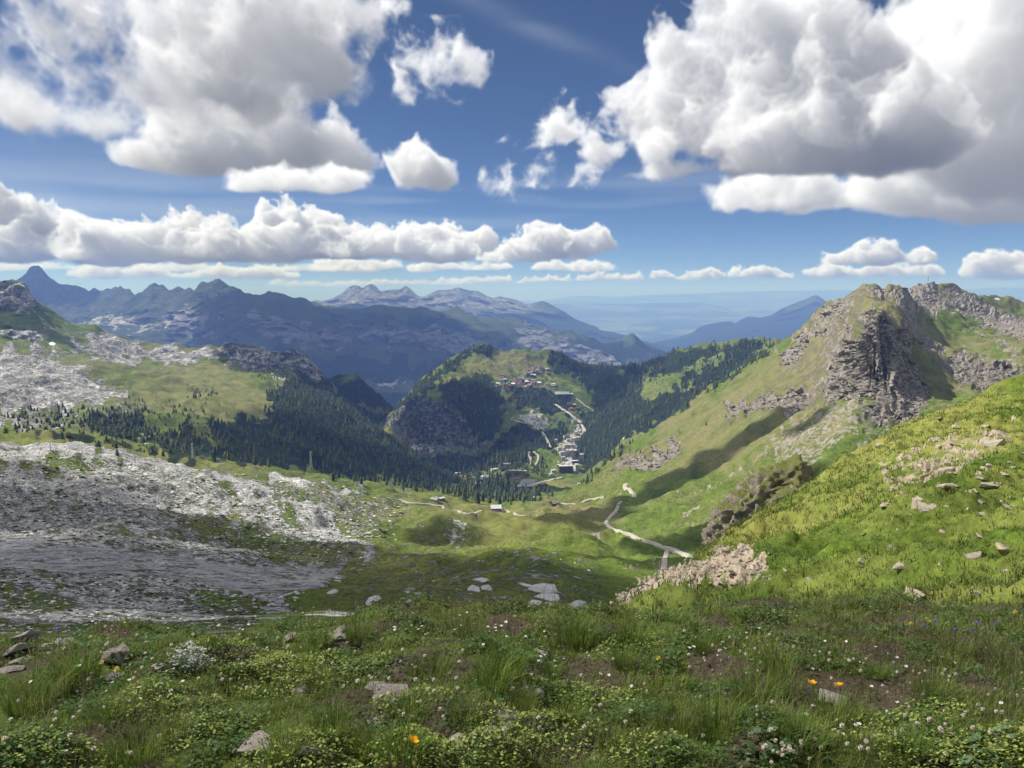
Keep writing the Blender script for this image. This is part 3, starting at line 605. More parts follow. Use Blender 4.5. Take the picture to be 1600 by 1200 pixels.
RM.A['scree'] = np.maximum(RM.A['scree'], .55*RM.line([(pq((1085, 768), (1130, 748), (1180, 725), (1200, 710)), 1.6), (pq((890, 788), (950, 774), (985, 764)), 1.2), (pq((1005, 790), (1040, 775), (1062, 770)), 1.6), (pq((1085, 638), (1110, 626), (1125, 612)), 1.5), (pq((1100, 560), (1180, 540)), 1)], 2, 14, 9))
RM.A['wood'] = .8*RM.poly([pq((1045, 640), (1100, 600), (1150, 575), (1212, 540), (1200, 560), (1150, 590), (1110, 610), (1060, 648)), pq((900, 768), (915, 745), (945, 715), (970, 695), (985, 690), (955, 718), (925, 745))], 4, 14, 3, 10)
RM.A['dry'] = RM.poly([pq((1000, 690), (1200, 560), (1290, 500), (1340, 560), (1330, 640), (1240, 710), (1050, 740)), pq((1420, 500), (1600, 560), (1600, 620), (1450, 640)), pq((820, 800), (960, 780), (960, 840), (880, 870)), pq((1430, 440), (1600, 460), (1600, 500), (1500, 460))], 18, 60, 10, 12)*.55
RM.A['dry'] = np.maximum(RM.A['dry'], .95*RM.poly([pq((1240, 520), (1290, 470), (1360, 440), (1420, 445), (1440, 520), (1430, 560), (1390, 500), (1360, 480), (1320, 560), (1290, 640), (1230, 660), (1200, 620))], 10, 40, 6, 14))
RM.A['rock'] = np.maximum(RM.A['rock'], .54*RM.poly([pq((1262, 500), (1300, 465), (1360, 443), (1425, 445), (1440, 520), (1400, 500), (1370, 470), (1340, 510), (1320, 560), (1300, 620), (1270, 640), (1240, 640), (1270, 590), (1290, 540), (1260, 530)), pq((1330, 620), (1390, 610), (1440, 640), (1460, 690), (1380, 720), (1330, 680))], 8, 30, 4, 15))
rk = np.clip((RM.A['rock']-.46)/.5, 0, 1)
sl = np.clip((RM.Y-260)/300, 0, 1)
RM.Z += sl*(5.*fbm(RM.X, RM.Y, 190, 4, .5, 21)+1.6*fbm(RM.X, RM.Y, 48, 4, .5, 24))*(1-.5*rk)
sp_ = RM.X*.80-RM.Y*.60; al_ = RM.X*.60+RM.Y*.80          # gullies run down the flank
RM.Z += sl*(1-rk)*4.0*(ridged(al_, sp_*.16, 60, 4, .5, 26)-.45)
Nn = RM.normals(); Nn = np.where(Nn[..., 2:3] < 0, -Nn, Nn)
hz = Nn.copy(); hz[..., 2] *= .35; toward = np.stack([-RM.X, -RM.Y, np.zeros_like(RM.X)], -1); toward /= np.linalg.norm(toward, axis=-1, keepdims=True)
hz = hz*.7+toward*.5+np.array([-.25, 0, 0])
q3 = lambda wl, sx, sz, sd: noise3(RM.X*sx, RM.Y*sx, RM.Z*sz, wl, sd)
fs, ft = RM.PX*.9+4*q3(60, 1, 1, 8), RM.PY*.9                # across and down the crags
dsp = 17*(ridged(fs, ft*.20, 46, 3, .5, 31)-.5)+11*(ridged(fs, ft*.28, 19, 3, .5, 33)-.5)+5*(ridged(fs, ft*.5, 8, 3, .55, 35)-.5)+1.6*q3(5, 1, 1., 4)
dsp = dsp+1.1*(ridged(fs*.5, ft, 14, 3, .5, 37)-.5)
w_ = blur(rk, 2)
RM.X += hz[..., 0]*dsp*w_; RM.Y += hz[..., 1]*dsp*w_; RM.Z += hz[..., 2]*dsp*w_*.8
scw = blur(RM.A['scree'], 3); RM.Z += scw*.8*fbm(RM.X, RM.Y, 9, 3, .6, 31)
for g_, w in ((pq((1362, 490), (1352, 530), (1345, 580), (1335, 618)), 5), (pq((1378, 520), (1380, 560), (1384, 600)), 5)):
    d = seg_dist(RM.PX, RM.PY, g_); k = np.exp(-(d/w)**2)*rk*9; RM.X += .5*k; RM.Y += .8*k
RM.project()
MAT_RM = ground('mountain_grass_and_brown_rock', 26., GR1, GR2, (.17, .152, .075), BROWN1, BROWN2, scree=(.245, .22, .19), strata=5., bumpd=1.6, edge=.12, rock_amp=.55, crag=True)
RM.build(MAT_RM, 'grassy mountain flank with brown crags and a rocky summit')
# ---- the left mountain ---------------------------------------------------------------------------------------------
LM = Layer('limestone_mountain', -480, 760, 430, [
    pq((-480, 700, 1280), (0, 705, 1300), (350, 745, 1400), (560, 775, 1600), (760, 785, 1800)),
    pq((-480, 664, 1450), (0, 672, 1450), (150, 684, 1450), (350, 710, 1550), (450, 725, 1650), (560, 742, 1850), (650, 752, 2000), (760, 762, 2100)),
    pq((-480, 625, 1700), (0, 636, 1700), (150, 645, 1750), (350, 668, 1850), (450, 690, 1900), (560, 706, 2100), (640, 725, 2200), (700, 742, 2300), (760, 752, 2400)),
    pq((-480, 585, 2000), (0, 598, 2000), (150, 606, 2050), (250, 625, 2100), (350, 638, 2150), (450, 650, 2250), (530, 664, 2400), (600, 690, 2500), (660, 724, 2500), (720, 745, 2600), (760, 752, 2650)),
    pq((-480, 545, 2350), (0, 558, 2350), (150, 565, 2450), (250, 590, 2500), (350, 602, 2600), (450, 612, 2650), (530, 634, 2750), (600, 674, 2800), (660, 722, 2750), (760, 750, 2800)),
    pq((-480, 505, 2700), (0, 518, 2700), (60, 525, 2750), (120, 545, 2800), (200, 567, 2900), (350, 578, 3000), (430, 584, 3020), (500, 608, 3050), (560, 646, 3000), (620, 694, 2900), (760, 752, 2900)),
    pq((-480, 470, 2950), (0, 490, 2900), (40, 495, 2900), (80, 515, 2950), (130, 530, 3000), (200, 549, 3100), (350, 562, 3150), (430, 566, 3170), (490, 590, 3150), (560, 644, 3060), (620, 695, 2950), (760, 752, 2950)),
    pq((-480, 400, 3100), (-200, 420, 3100), (-60, 438, 3080), (0, 441, 3060), (8, 438, 3060), (20, 438, 3060), (34, 441, 3060), (43, 450, 3060), (50, 462, 3080), (58, 470, 3080), (72, 479, 3100), (92, 492, 3150), (112, 504, 3180), (128, 508, 3200), (148, 508, 3200), (168, 519, 3250), (200, 529, 3280), (240, 534, 3300), (280, 538, 3300), (320, 541, 3300), (344, 543, 3300), (352, 535, 3300),
       (370, 536, 3300), (400, 538, 3300), (440, 543, 3300), (464, 545, 3300), (474, 551, 3280), (481, 553, 3270), (484, 561, 3260), (494, 572, 3250), (508, 588, 3230), (524, 604, 3200), (560, 640, 3120), (600, 672, 3060), (640, 710, 3000), (700, 742, 3000), (760, 752, 3000)),
    pq((-480, 440, 3500), (0, 500, 3500), (100, 560, 3600), (350, 600, 3700), (480, 620, 3500), (600, 720, 3300), (760, 780, 3200))],
    [14, 34, 36, 34, 34, 30, 28, 10], crest=(7,), smooth=.02)
LM.A['rock'] = .62*LM.poly([pq((-480, 520), (0, 538), (60, 545), (110, 560), (150, 585), (190, 605), (200, 620), (160, 640), (60, 645), (0, 640), (-480, 620)), pq((120, 512), (165, 518), (250, 537), (345, 544), (352, 562), (300, 572), (230, 566), (170, 560), (130, 545)), pq((-480, 660), (0, 648), (70, 655), (120, 668), (60, 672), (0, 665))], 9, 40, 4, 41)
LM.A['rock'] = np.maximum(LM.A['rock'], .95*LM.poly([pq((-480, 400), (0, 442), (30, 440), (44, 452), (58, 472), (40, 496), (20, 480), (0, 478), (-480, 470)), pq((0, 505), (40, 518), (70, 530), (60, 540), (0, 525)), pq((105, 530), (115, 525), (132, 550), (125, 556)), pq((346, 543), (352, 535), (400, 537), (465, 544), (484, 556), (510, 590), (524, 604), (505, 600), (470, 580), (400, 575), (360, 570), (345, 560)), pq((140, 560), (190, 555), (230, 562), (200, 572), (150, 570))], 4, 20, 2, 43))
LM.A['rock'] = np.maximum(LM.A['rock'], .42*LM.poly([pq((0, 640), (200, 625), (260, 650), (200, 680), (0, 672)), pq((60, 480), (200, 540), (150, 600), (0, 540)), pq((200, 570), (260, 580), (250, 595), (210, 595)), pq((290, 640), (340, 645), (330, 670), (290, 665))], 10, 30, 6, 45))
LM.A['wood'] = LM.poly([pq((330, 676), (350, 655), (372, 648), (410, 655), (425, 640), (418, 618), (440, 598), (480, 590), (512, 592), (526, 606), (562, 640), (612, 664), (650, 705), (722, 748), (760, 760), (600, 770), (520, 740), (430, 725), (400, 712), (370, 700)), pq((225, 678), (300, 670), (345, 690), (400, 715), (470, 735), (350, 722), (240, 700)), pq((140, 652), (225, 655), (222, 690), (150, 680))], 6, 24, 3, 47)
LM.A['scree'] = LM.poly([pq((498, 588), (506, 588), (526, 606), (522, 610), (508, 600)), pq((218, 672), (236, 670), (234, 700), (228, 700)), pq((310, 660), (324, 668), (332, 676), (322, 674)), pq((392, 694), (412, 700), (416, 712), (404, 708)), pq((420, 588), (432, 584), (452, 592), (440, 598))], 3, 12, 1, 49)*.55
LM.A['dry'] = LM.poly([pq((200, 575), (350, 575), (480, 615), (470, 650), (350, 660), (230, 640))], 14, 40, 10, 51)*.75
rk = LM.A['rock']
k_ = np.clip((LM.Y-1350)/300, 0, 1)
LM.Z += k_*(7*fbm(LM.X, LM.Y, 420, 4, .5, 52)+3.*fbm(LM.X, LM.Y, 90, 4, .55, 54)+rk*6*(ridged(LM.X*.6, LM.Y, 130, 5, .55, 56)-.45))
cl = LM.poly([pq((-480, 400), (0, 442), (30, 440), (46, 455), (60, 475), (40, 500), (0, 480), (-480, 480)), pq((0, 500), (70, 528), (60, 542), (0, 530)), pq((346, 543), (352, 535), (465, 544), (526, 606), (470, 584), (345, 566))], 2, 20, 2, 43)
Nn = LM.normals(); Nn = np.where(Nn[..., 2:3] < 0, -Nn, Nn); toward = np.stack([-LM.X, -LM.Y, np.zeros_like(LM.X)], -1); toward /= np.linalg.norm(toward, axis=-1, keepdims=True)
dsp = 22*(.55-np.abs(noise3(LM.X, LM.Y, LM.Z*.3, 130, 1)))+11*(.55-np.abs(noise3(LM.X, LM.Y, LM.Z*.5, 50, 2)))+4*noise3(LM.X, LM.Y, LM.Z, 20, 3)
hz = Nn*.6+toward*.6
LM.X += hz[..., 0]*dsp*cl; LM.Y += hz[..., 1]*dsp*cl; LM.Z += hz[..., 2]*dsp*cl*.5
LM.project()
MAT_LM = ground('karst_mountain', 60., GR1, GR2, (.155, .15, .06), LIME1, (.30, .29, .28), scree=(.46, .44, .42), strata=22., karst=True, bumpd=3., rock_amp=.5, wood=(.014, .024, .013))
LM.build(MAT_LM, 'pale limestone mountain with pasture and dark forest')
# ---- wooded spur in the gorge --------------------------------------------------------------------------------------
GS = Layer('wooded_spur', 430, 720, 90, [
    pq((430, 720, 3100), (520, 730, 3150), (620, 760, 3200), (720, 790, 3200)), pq((430, 660, 3400), (520, 650, 3450), (580, 670, 3450), (630, 700, 3400), (720, 760, 3400)),
    pq((430, 610, 3700), (490, 592, 3750), (512, 590, 3750), (528, 586, 3750), (542, 585, 3750), (556, 590, 3750), (566, 598, 3750), (582, 606, 3750), (600, 622, 3700), (616, 634, 3700), (640, 660, 3650), (720, 730, 3600)),
    pq((430, 680, 4200), (560, 680, 4200), (720, 780, 4200))], [16, 26, 8], crest=(2,))
for nm in ('rock', 'scree', 'dry'): GS.A[nm] = np.zeros_like(GS.X)
GS.A['wood'] = np.clip(.75+.3*fbm(GS.X, GS.Y, 200, 3, .5, 61), 0, 1)
GS.Z += 12*fbm(GS.X, GS.Y, 260, 4, .5, 62); GS.project()
GS.build(MAT_LM, 'dark wooded spur closing the gorge')
# ---- the hill above the resort --------------------------------------------------------------------------------------
FH = Layer('resort_hill', 585, 1050, 230, [
    pq((585, 800, 2250), (700, 790, 2200), (830, 790, 2150), (1050, 790, 2150)),
    pq((585, 752, 2550), (640, 735, 2500), (700, 738, 2450), (760, 750, 2400), (830, 752, 2350), (900, 745, 2400), (1050, 730, 2450)),
    pq((585, 705, 2800), (640, 695, 2640), (700, 702, 2600), (760, 710, 2620), (830, 702, 2650), (900, 698, 2700), (940, 690, 2750), (1050, 670, 2750)),
    pq((585, 690, 2980), (605, 668, 2950), (650, 645, 2800), (700, 648, 2780), (760, 655, 2850), (830, 648, 2950), (900, 645, 3000), (940, 630, 3100), (1050, 610, 3100)),
    pq((585, 680, 3100), (606, 658, 3080), (650, 610, 3020), (700, 604, 3020), (760, 606, 3120), (830, 604, 3250), (900, 603, 3350), (940, 593, 3450), (1050, 580, 3450)),
    pq((585, 675, 3150), (606, 655, 3120), (650, 604, 3150), (700, 574, 3250), (760, 568, 3400), (830, 578, 3500), (900, 585, 3550), (940, 582, 3600), (1050, 575, 3600)),
    pq((585, 672, 3180), (600, 658, 3150), (608, 648, 3150), (620, 632, 3180), (636, 616, 3220), (650, 602, 3260), (672, 584, 3330), (690, 571, 3380), (706, 560, 3430), (722, 549, 3500), (740, 541, 3550), (756, 538, 3560), (768, 540, 3580), (780, 546, 3600), (800, 548, 3620), (830, 547, 3650), (858, 547, 3680), (878, 553, 3700), (900, 562, 3720), (916, 568, 3740), (940, 571, 3760), (975, 572, 3760), (1050, 572, 3760)),
    pq((585, 720, 3600), (650, 660, 3800), (760, 600, 4100), (900, 600, 4200), (1050, 600, 4200))], [8, 36, 40, 36, 36, 30, 8], crest=(6,), smooth=.02)
FH.A['rock'] = .95*FH.poly([pq((600, 664), (622, 636), (650, 622), (692, 626), (716, 648), (742, 668), (760, 690), (756, 708), (735, 706), (700, 706), (660, 698), (622, 684)), pq((640, 700), (680, 705), (720, 712), (690, 715), (650, 712)), pq((775, 682), (790, 690), (780, 705), (765, 700))], 6, 20, 2, 71)
FH.A['rock'] = np.maximum(FH.A['rock'], .55*FH.poly([pq((760, 590), (880, 590), (920, 640), (940, 700), (880, 740), (860, 690), (800, 640)), pq((690, 570), (720, 552), (730, 570), (700, 590))], 5, 20, 3, 73))
FH.A['scree'] = FH.poly([pq((796, 655), (815, 648), (832, 644), (858, 655), (862, 662), (850, 672), (840, 668), (820, 660)), pq((638, 692), (660, 690), (664, 704), (642, 706)), pq((668, 702), (678, 700), (680, 710), (668, 712)), pq((868, 705), (905, 660), (922, 665), (916, 700), (900, 730), (876, 730))], 3, 10, 1, 75)*.62
FH.A['wood'] = FH.poly([pq((604, 652), (650, 600), (690, 575), (720, 550), (745, 538), (780, 545), (765, 552), (735, 552), (715, 570), (690, 590), (670, 605), (655, 622), (625, 640)), pq((685, 605), (720, 590), (745, 578), (770, 590), (780, 610), (790, 640), (775, 680), (755, 690), (735, 665), (710, 640), (690, 625)),
    pq((860, 548), (880, 553), (920, 566), (1050, 572), (1050, 620), (960, 650), (935, 640), (920, 610), (905, 590), (880, 585), (860, 575)), pq((790, 600), (840, 603), (900, 628), (890, 648), (850, 645), (800, 632)), pq((770, 690), (810, 660), (845, 672), (850, 700), (820, 720), (780, 730), (700, 742), (600, 740), (600, 720), (690, 718), (760, 708)), pq((850, 675), (880, 655), (890, 670), (870, 700), (860, 715), (845, 700)), pq((905, 645), (928, 650), (925, 675), (915, 690))], 4, 14, 2, 77)
FH.A['wood'] = np.maximum(FH.A['wood'], .50*FH.poly([pq((600, 664), (622, 636), (650, 622), (692, 626), (742, 668), (760, 690), (735, 706), (660, 698))], 4, 14, 2, 78))
FH.A['dry'] = .7*FH.poly([pq((680, 610), (720, 570), (760, 550), (850, 552), (860, 575), (800, 590), (740, 590))], 5, 20, 4, 79)
FH.Z += 6*fbm(FH.X, FH.Y, 260, 4, .5, 81)+2*fbm(FH.X, FH.Y, 60, 3, .5, 83)
fx, fy = FH.PX*2.4, FH.PY*2.4
cl = blur(FH.poly([pq((604, 658), (625, 640), (650, 632), (690, 632), (756, 690), (752, 704), (700, 700), (625, 675))], 3, 20, 2, 71), 2)
d = 34*(ridged(fx, fy*.25, 90, 3, .5, 85)-.5)+18*(ridged(fx, fy*.3, 34, 3, .5, 87)-.5); FH.Y -= d*cl; FH.X -= .3*d*cl
FH.project()
MAT_FH = ground('resort_hill_turf_and_cliff', 55., GR1, GR2, (.155, .15, .06), (.29, .29, .305), (.12, .12, .13), scree=(.40, .385, .37), strata=16., bumpd=5., rock_amp=.5, crag=True, wood=(.014, .024, .013))
FH.build(MAT_FH, 'hill with pasture top, pale cliff and forest behind the resort')
# ---- wooded ridge on the right ----------------------------------------------------------------------------------------
RF = Layer('wooded_ridge', 870, 1330, 190, [
    pq((870, 800, 2200), (950, 780, 2150), (1000, 740, 2150), (1100, 690, 2150), (1330, 600, 2200)),
    pq((870, 745, 2500), (930, 728, 2400), (1000, 690, 2350), (1100, 640, 2350), (1200, 590, 2400), (1330, 560, 2400)),
    pq((870, 700, 2800), (930, 680, 2700), (1000, 650, 2600), (1100, 610, 2600), (1200, 570, 2600), (1330, 550, 2600)),
    pq((870, 640, 3200), (930, 630, 3100), (1000, 610, 2950), (1100, 575, 2850), (1200, 548, 2800), (1330, 545, 2800)),
    pq((870, 612, 3600), (930, 596, 3600), (960, 582, 3560), (985, 570, 3500), (996, 572, 3500), (1010, 561, 3450), (1040, 556, 3400), (1052, 549, 3350), (1062, 541, 3300), (1072, 541, 3300), (1080, 538, 3280), (1092, 534, 3250), (1108, 533, 3220), (1118, 536, 3200), (1140, 531, 3150), (1152, 527, 3100), (1165, 526, 3080), (1176, 522, 3060), (1184, 521, 3050), (1192, 526, 3040), (1212, 527, 3030), (1240, 528, 3000), (1330, 540, 3000)),
    pq((870, 680, 4200), (1000, 640, 4200), (1330, 600, 4000))], [12, 30, 34, 34, 8], crest=(4,), smooth=.02)
RF.A['wood'] = RF.poly([pq((870, 620), (985, 568), (1060, 540), (1010, 580), (1000, 610), (1020, 640), (980, 680), (940, 720), (870, 740)), pq((1000, 570), (1060, 545), (1120, 545), (1180, 525), (1200, 540), (1150, 560), (1090, 560), (1030, 590)), pq((1020, 620), (1080, 600), (1140, 590), (1100, 620), (1040, 650), (980, 690), (940, 720), (950, 690)), pq((1060, 590), (1140, 560), (1200, 548), (1160, 575), (1100, 600))], 6, 18, 3, 91)
RF.A['rock'] = .40*RF.poly([pq((1055, 560), (1140, 545), (1200, 540), (1160, 570), (1080, 585)), pq((1010, 570), (1040, 560), (1030, 590))], 6, 20, 4, 93)
RF.A['scree'] = .7*RF.line([(pq((978, 615), (976, 650), (975, 690)), 1.6)], 1, 10, 3); RF.A['dry'] = np.zeros_like(RF.X)
RF.Z += 8*fbm(RF.X, RF.Y, 260, 4, .5, 95)+12*(ridged(RF.X-.5*RF.Y, RF.Y*.2, 220, 3, .5, 96)-.45); RF.project()
RF.build(MAT_LM, 'green ridge covered with dark conifers')
# ---- far ranges ------------------------------------------------------------------------------------------------------
def far_mat(name, ws, g1, g2, r1, r2, wood=(.02, .035, .02)):
    return ground(name, ws, g1, g2, g2, r1, r2, scree=(.42, .40, .38), wood=wood, strata=ws*.5, bumpd=ws*.1, rock_amp=.5)
MM = Layer('cliff_mountains', -500, 1120, 500, [
    pq((-500, 700, 5200), (300, 690, 5200), (600, 680, 5200), (800, 660, 5500), (1120, 640, 6000)),
    pq((-500, 640, 6300), (300, 630, 6300), (560, 624, 6400), (640, 622, 6400), (800, 622, 6600), (1000, 612, 7000), (1120, 610, 7000)),
    pq((-500, 590, 7400), (200, 575, 7400), (400, 590, 7400), (560, 588, 7500), (700, 590, 7500), (800, 596, 7600), (900, 598, 7800), (1000, 592, 8000), (1120, 590, 8000)),
    pq((-500, 540, 8200), (100, 520, 8600), (250, 525, 8400), (400, 545, 8100), (560, 552, 8100), (700, 552, 8100), (800, 560, 8200), (900, 572, 8400), (1000, 575, 8600), (1120, 580, 8600)),
    pq((-500, 505, 8900), (100, 490, 9300), (250, 492, 9000), (340, 498, 8600), (450, 512, 8500), (560, 520, 8500), (700, 514, 8500), (800, 524, 8600), (900, 545, 8800), (1000, 562, 9000), (1120, 575, 9000)),
    pq((-500, 480, 9600), (60, 455, 10400), (150, 468, 10000), (250, 462, 9800), (340, 462, 9300), (450, 485, 9100), (560, 498, 9100), (700, 498, 9100), (800, 506, 9200), (900, 532, 9300), (1000, 552, 9400), (1120, 570, 9400)),
    pq((-500, 440, 10500), (-100, 450, 10800), (0, 452, 11000), (18, 444, 11000), (34, 433, 11000), (40, 428, 11000), (46, 420, 11000), (52, 417, 11000), (60, 416, 11000), (66, 420, 11000), (72, 430, 11000), (80, 439, 10900), (92, 444, 10800), (104, 449, 10800), (113, 446, 10700), (121, 443, 10700), (130, 447, 10700), (139, 450, 10600), (142, 446, 10600), (162, 449, 10500), (180, 447, 10500), (190, 452, 10400), (196, 459, 10400), (208, 461, 10400),
       (217, 459, 10300), (226, 450, 10300), (233, 443, 10300), (241, 441, 10300), (249, 445, 10300), (253, 442, 10300), (260, 448, 10200), (268, 454, 10200), (274, 451, 10200), (290, 449, 10100), (299, 447, 10000), (307, 450, 9900), (314, 446, 9900), (325, 439, 9800), (338, 436, 9800), (348, 438, 9800), (360, 444, 9800), (378, 451, 9800), (398, 457, 9800), (425, 460, 9800), (455, 464, 9800), (470, 465, 9800), (486, 472, 9700), (500, 475, 9700), (525, 475, 9700), (540, 473, 9700), (562, 481, 9700), (576, 481, 9700), (600, 476, 9700), (615, 475, 9700), (632, 479, 9700), (650, 484, 9700), (664, 481, 9700), (684, 483, 9700), (700, 481, 9700), (712, 480, 9700), (728, 487, 9700), (742, 491, 9700), (768, 491, 9700), (790, 492, 9800),
       (805, 497, 9800), (830, 504, 9800), (850, 509, 9800), (872, 514, 9900), (900, 521, 9900), (925, 525, 9900), (945, 532, 9900), (968, 526, 9900), (982, 523, 9900), (996, 526, 9900), (1010, 533, 9900), (1025, 538, 9900), (1042, 545, 9900), (1060, 556, 9900), (1120, 590, 9900)),
    pq((-500, 520, 12500), (60, 520, 12500), (600, 540, 12000), (1120, 620, 12000))], [6, 22, 24, 26, 26, 24, 6], crest=(6,), smooth=.02)
m = MM
m.A['rock'] = .40*m.poly([pq((-100, 440), (0, 440), (60, 410), (100, 440), (350, 430), (400, 455), (400, 540), (330, 560), (250, 540), (100, 520), (0, 500))], 8, 40, 4, 101)
m.A['rock'] = np.maximum(m.A['rock'], .66*m.poly([pq((258, 478), (310, 480), (330, 500), (345, 520), (350, 540), (300, 530), (262, 505)), pq((380, 480), (470, 500), (560, 520), (660, 512), (690, 510), (760, 522), (800, 540), (790, 552), (700, 548), (600, 545), (480, 540), (400, 530)), pq((795, 500), (850, 518), (900, 535), (960, 545), (990, 565), (960, 580), (900, 572), (840, 560), (800, 535))], 7, 30, 3, 103))
m.A['wood'] = m.poly([pq((-500, 600), (100, 560), (330, 565), (420, 545), (480, 550), (600, 556), (700, 560), (780, 560), (850, 572), (1000, 590), (1120, 600), (1120, 680), (-500, 680)), pq((500, 495), (700, 495), (740, 505), (660, 508), (540, 512)), pq((860, 520), (1000, 530), (1080, 570), (1000, 565), (900, 535))], 9, 40, 4, 105)*.9
m.A['wood'] *= 1-m.poly([pq((560, 588), (630, 585), (650, 600), (640, 615), (590, 615), (555, 600))], 5, 14, 2, 107)
m.A['scree'] = .55*m.poly([pq((120, 500), (180, 490), (230, 495), (170, 520)), pq((185, 520), (250, 492), (300, 470), (330, 455), (310, 475), (250, 510), (200, 525)), pq((565, 590), (630, 588), (640, 605), (590, 612))], 6, 20, 2, 109); m.A['dry'] = np.zeros_like(m.X)
k_ = np.clip((m.Y-5600)/1200, 0, 1)
crest_w = np.clip(1-np.abs(m.Y-10000)/1400, 0, 1); m.Z += 26*crest_w*fbm(m.X, m.Y*.2, 420, 4, .6, 117)*np.clip((480-m.PX)/150, .15, 1)
m.Z += k_*(110*(ridged(m.X+.25*m.Y, m.Y*.32, 1300, 5, .55, 111)-.42)+45*fbm(m.X, m.Y, 1500, 4, .5, 113)*np.clip((9500-m.Y)/1500, 0, 1))
d = k_*(90*(.55-np.abs(noise3(m.X, m.Y, m.Z*.35, 600, 9)))+45*(.55-np.abs(noise3(m.X, m.Y, m.Z*.4, 240, 10)))+20*noise3(m.X, m.Y, m.Z, 90, 11))*np.clip(m.A['rock']*1.4, 0, 1)*np.clip((10000-m.Y)/900, .15, 1)
m.Y -= d; m.X -= .4*d
m.project(); m.build(far_mat('blue_mountain_slopes', 260., (.035, .052, .020), (.055, .07, .028), (.32, .33, .345), (.20, .205, .22), (.012, .022, .014)), 'chain of cliffed mountains beyond the gorge')
AR = Layer('limestone_range', 380, 1120, 260, [
    pq((380, 560, 13000), (700, 560, 13000), (1120, 600, 13000)), pq((380, 510, 14500), (560, 492, 14500), (700, 500, 14500), (850, 510, 14500), (950, 530, 14500), (1120, 570, 14500)),
    pq((380, 492, 15300), (560, 470, 15300), (700, 476, 15300), (800, 485, 15300), (900, 508, 15300), (1120, 560, 15300)),
    pq((380, 485, 16000), (470, 478, 16000), (490, 470, 16000), (495, 468, 16000), (502, 471, 16000), (520, 466, 16000), (536, 457, 16000), (546, 448, 16000), (552, 446, 16000), (560, 446, 16000), (566, 451, 16000), (572, 447, 16000), (580, 443, 16000), (587, 447, 16000), (594, 455, 16000), (608, 453, 16000), (618, 452, 16000), (626, 452, 16000), (634, 446, 16000), (642, 452, 16000), (652, 462, 16000), (660, 464, 16000), (672, 459, 16000), (684, 453, 16000), (693, 453, 16000), (704, 452, 16000), (716, 449, 16000),
       (726, 452, 16000), (738, 454, 16000), (748, 455, 16000), (758, 461, 16000), (770, 466, 16000), (780, 463, 16000), (795, 466, 16000), (808, 469, 16000), (822, 475, 16000), (832, 474, 16000), (840, 472, 16000), (846, 470, 16000), (856, 473, 16000), (868, 480, 16000), (882, 487, 16000), (896, 497, 16000), (910, 503, 16000), (922, 507, 16000), (936, 516, 16000), (960, 519, 16000), (976, 525, 16000), (1000, 532, 16000), (1050, 550, 16000), (1120, 570, 16000)),
    pq((380, 540, 19000), (700, 520, 19000), (1120, 600, 19000))], [4, 30, 30, 5], crest=(3,), smooth=.012)
m = AR
m.A['rock'] = .55*np.clip(1.2-np.abs(m.Y-15600)/1500, 0, 1)*np.clip((900-m.PX)/80, 0, 1); m.A['wood'] = np.clip((m.PY-482)/14, 0, 1)*.8+np.clip((m.PX-860)/60, 0, .8); m.A['scree'] = 0*m.X; m.A['dry'] = 0*m.X
d = (150*(.55-np.abs(noise3(m.X, m.Y, m.Z*.3, 900, 3)))+80*(.55-np.abs(noise3(m.X, m.Y, m.Z*.4, 360, 4))))*np.clip((16000-m.Y)/500, 0, 1); m.Y -= d; m.X -= .5*d
m.project(); m.build(far_mat('far_limestone', 420., (.07, .09, .035), (.09, .105, .045), (.42, .405, .38), (.28, .27, .25)), 'distant pale limestone range with pointed summits')
MO = Layer('pyramid_mountain', 960, 1420, 150, [
    pq((960, 575, 15500), (1420, 560, 15500)), pq((960, 555, 17500), (1100, 530, 17300), (1200, 520, 17000), (1270, 510, 17000), (1420, 520, 17500)), pq((960, 548, 18700), (1100, 520, 18600), (1200, 502, 18500), (1270, 482, 18500), (1420, 505, 18600)),
    pq((960, 548, 19500), (1040, 538, 19500), (1080, 521, 19500), (1094, 510, 19500), (1110, 506, 19500), (1128, 503, 19500), (1140, 502, 19500), (1150, 505, 19500), (1158, 499, 19500), (1168, 495, 19500), (1190, 496, 19500), (1206, 492, 19500), (1218, 484, 19500), (1236, 476, 19500), (1252, 470, 19500), (1262, 466, 19500), (1270, 462, 19500), (1276, 461, 19500), (1284, 466, 19500), (1294, 474, 19500), (1310, 486, 19500), (1340, 497, 19500), (1420, 505, 19500)),
    pq((960, 560, 22000), (1420, 540, 22000))], [3, 18, 18, 4], crest=(3,), smooth=.012)
m = MO
m.A['rock'] = .75*m.poly([pq((1095, 508), (1130, 502), (1140, 506), (1110, 512))], 2, 10, 1, 3)+.35*m.poly([pq((1200, 500), (1260, 475), (1290, 480), (1280, 510), (1220, 515))], 3, 10, 1, 3); m.A['wood'] = 1-np.clip(m.poly([pq((1220, 486), (1276, 458), (1300, 480), (1260, 482))], 2, 8, 2, 5), 0, .9); m.A['scree'] = 0*m.X; m.A['dry'] = 0*m.X
m.Y -= 150*(.55-np.abs(noise3(m.X, m.Y, m.Z*.3, 900, 3)))*np.clip((19500-m.Y)/600, 0, 1); m.project()
m.build(MM.obj.data.materials[0], 'lone pointed blue mountain rising from the lowland')
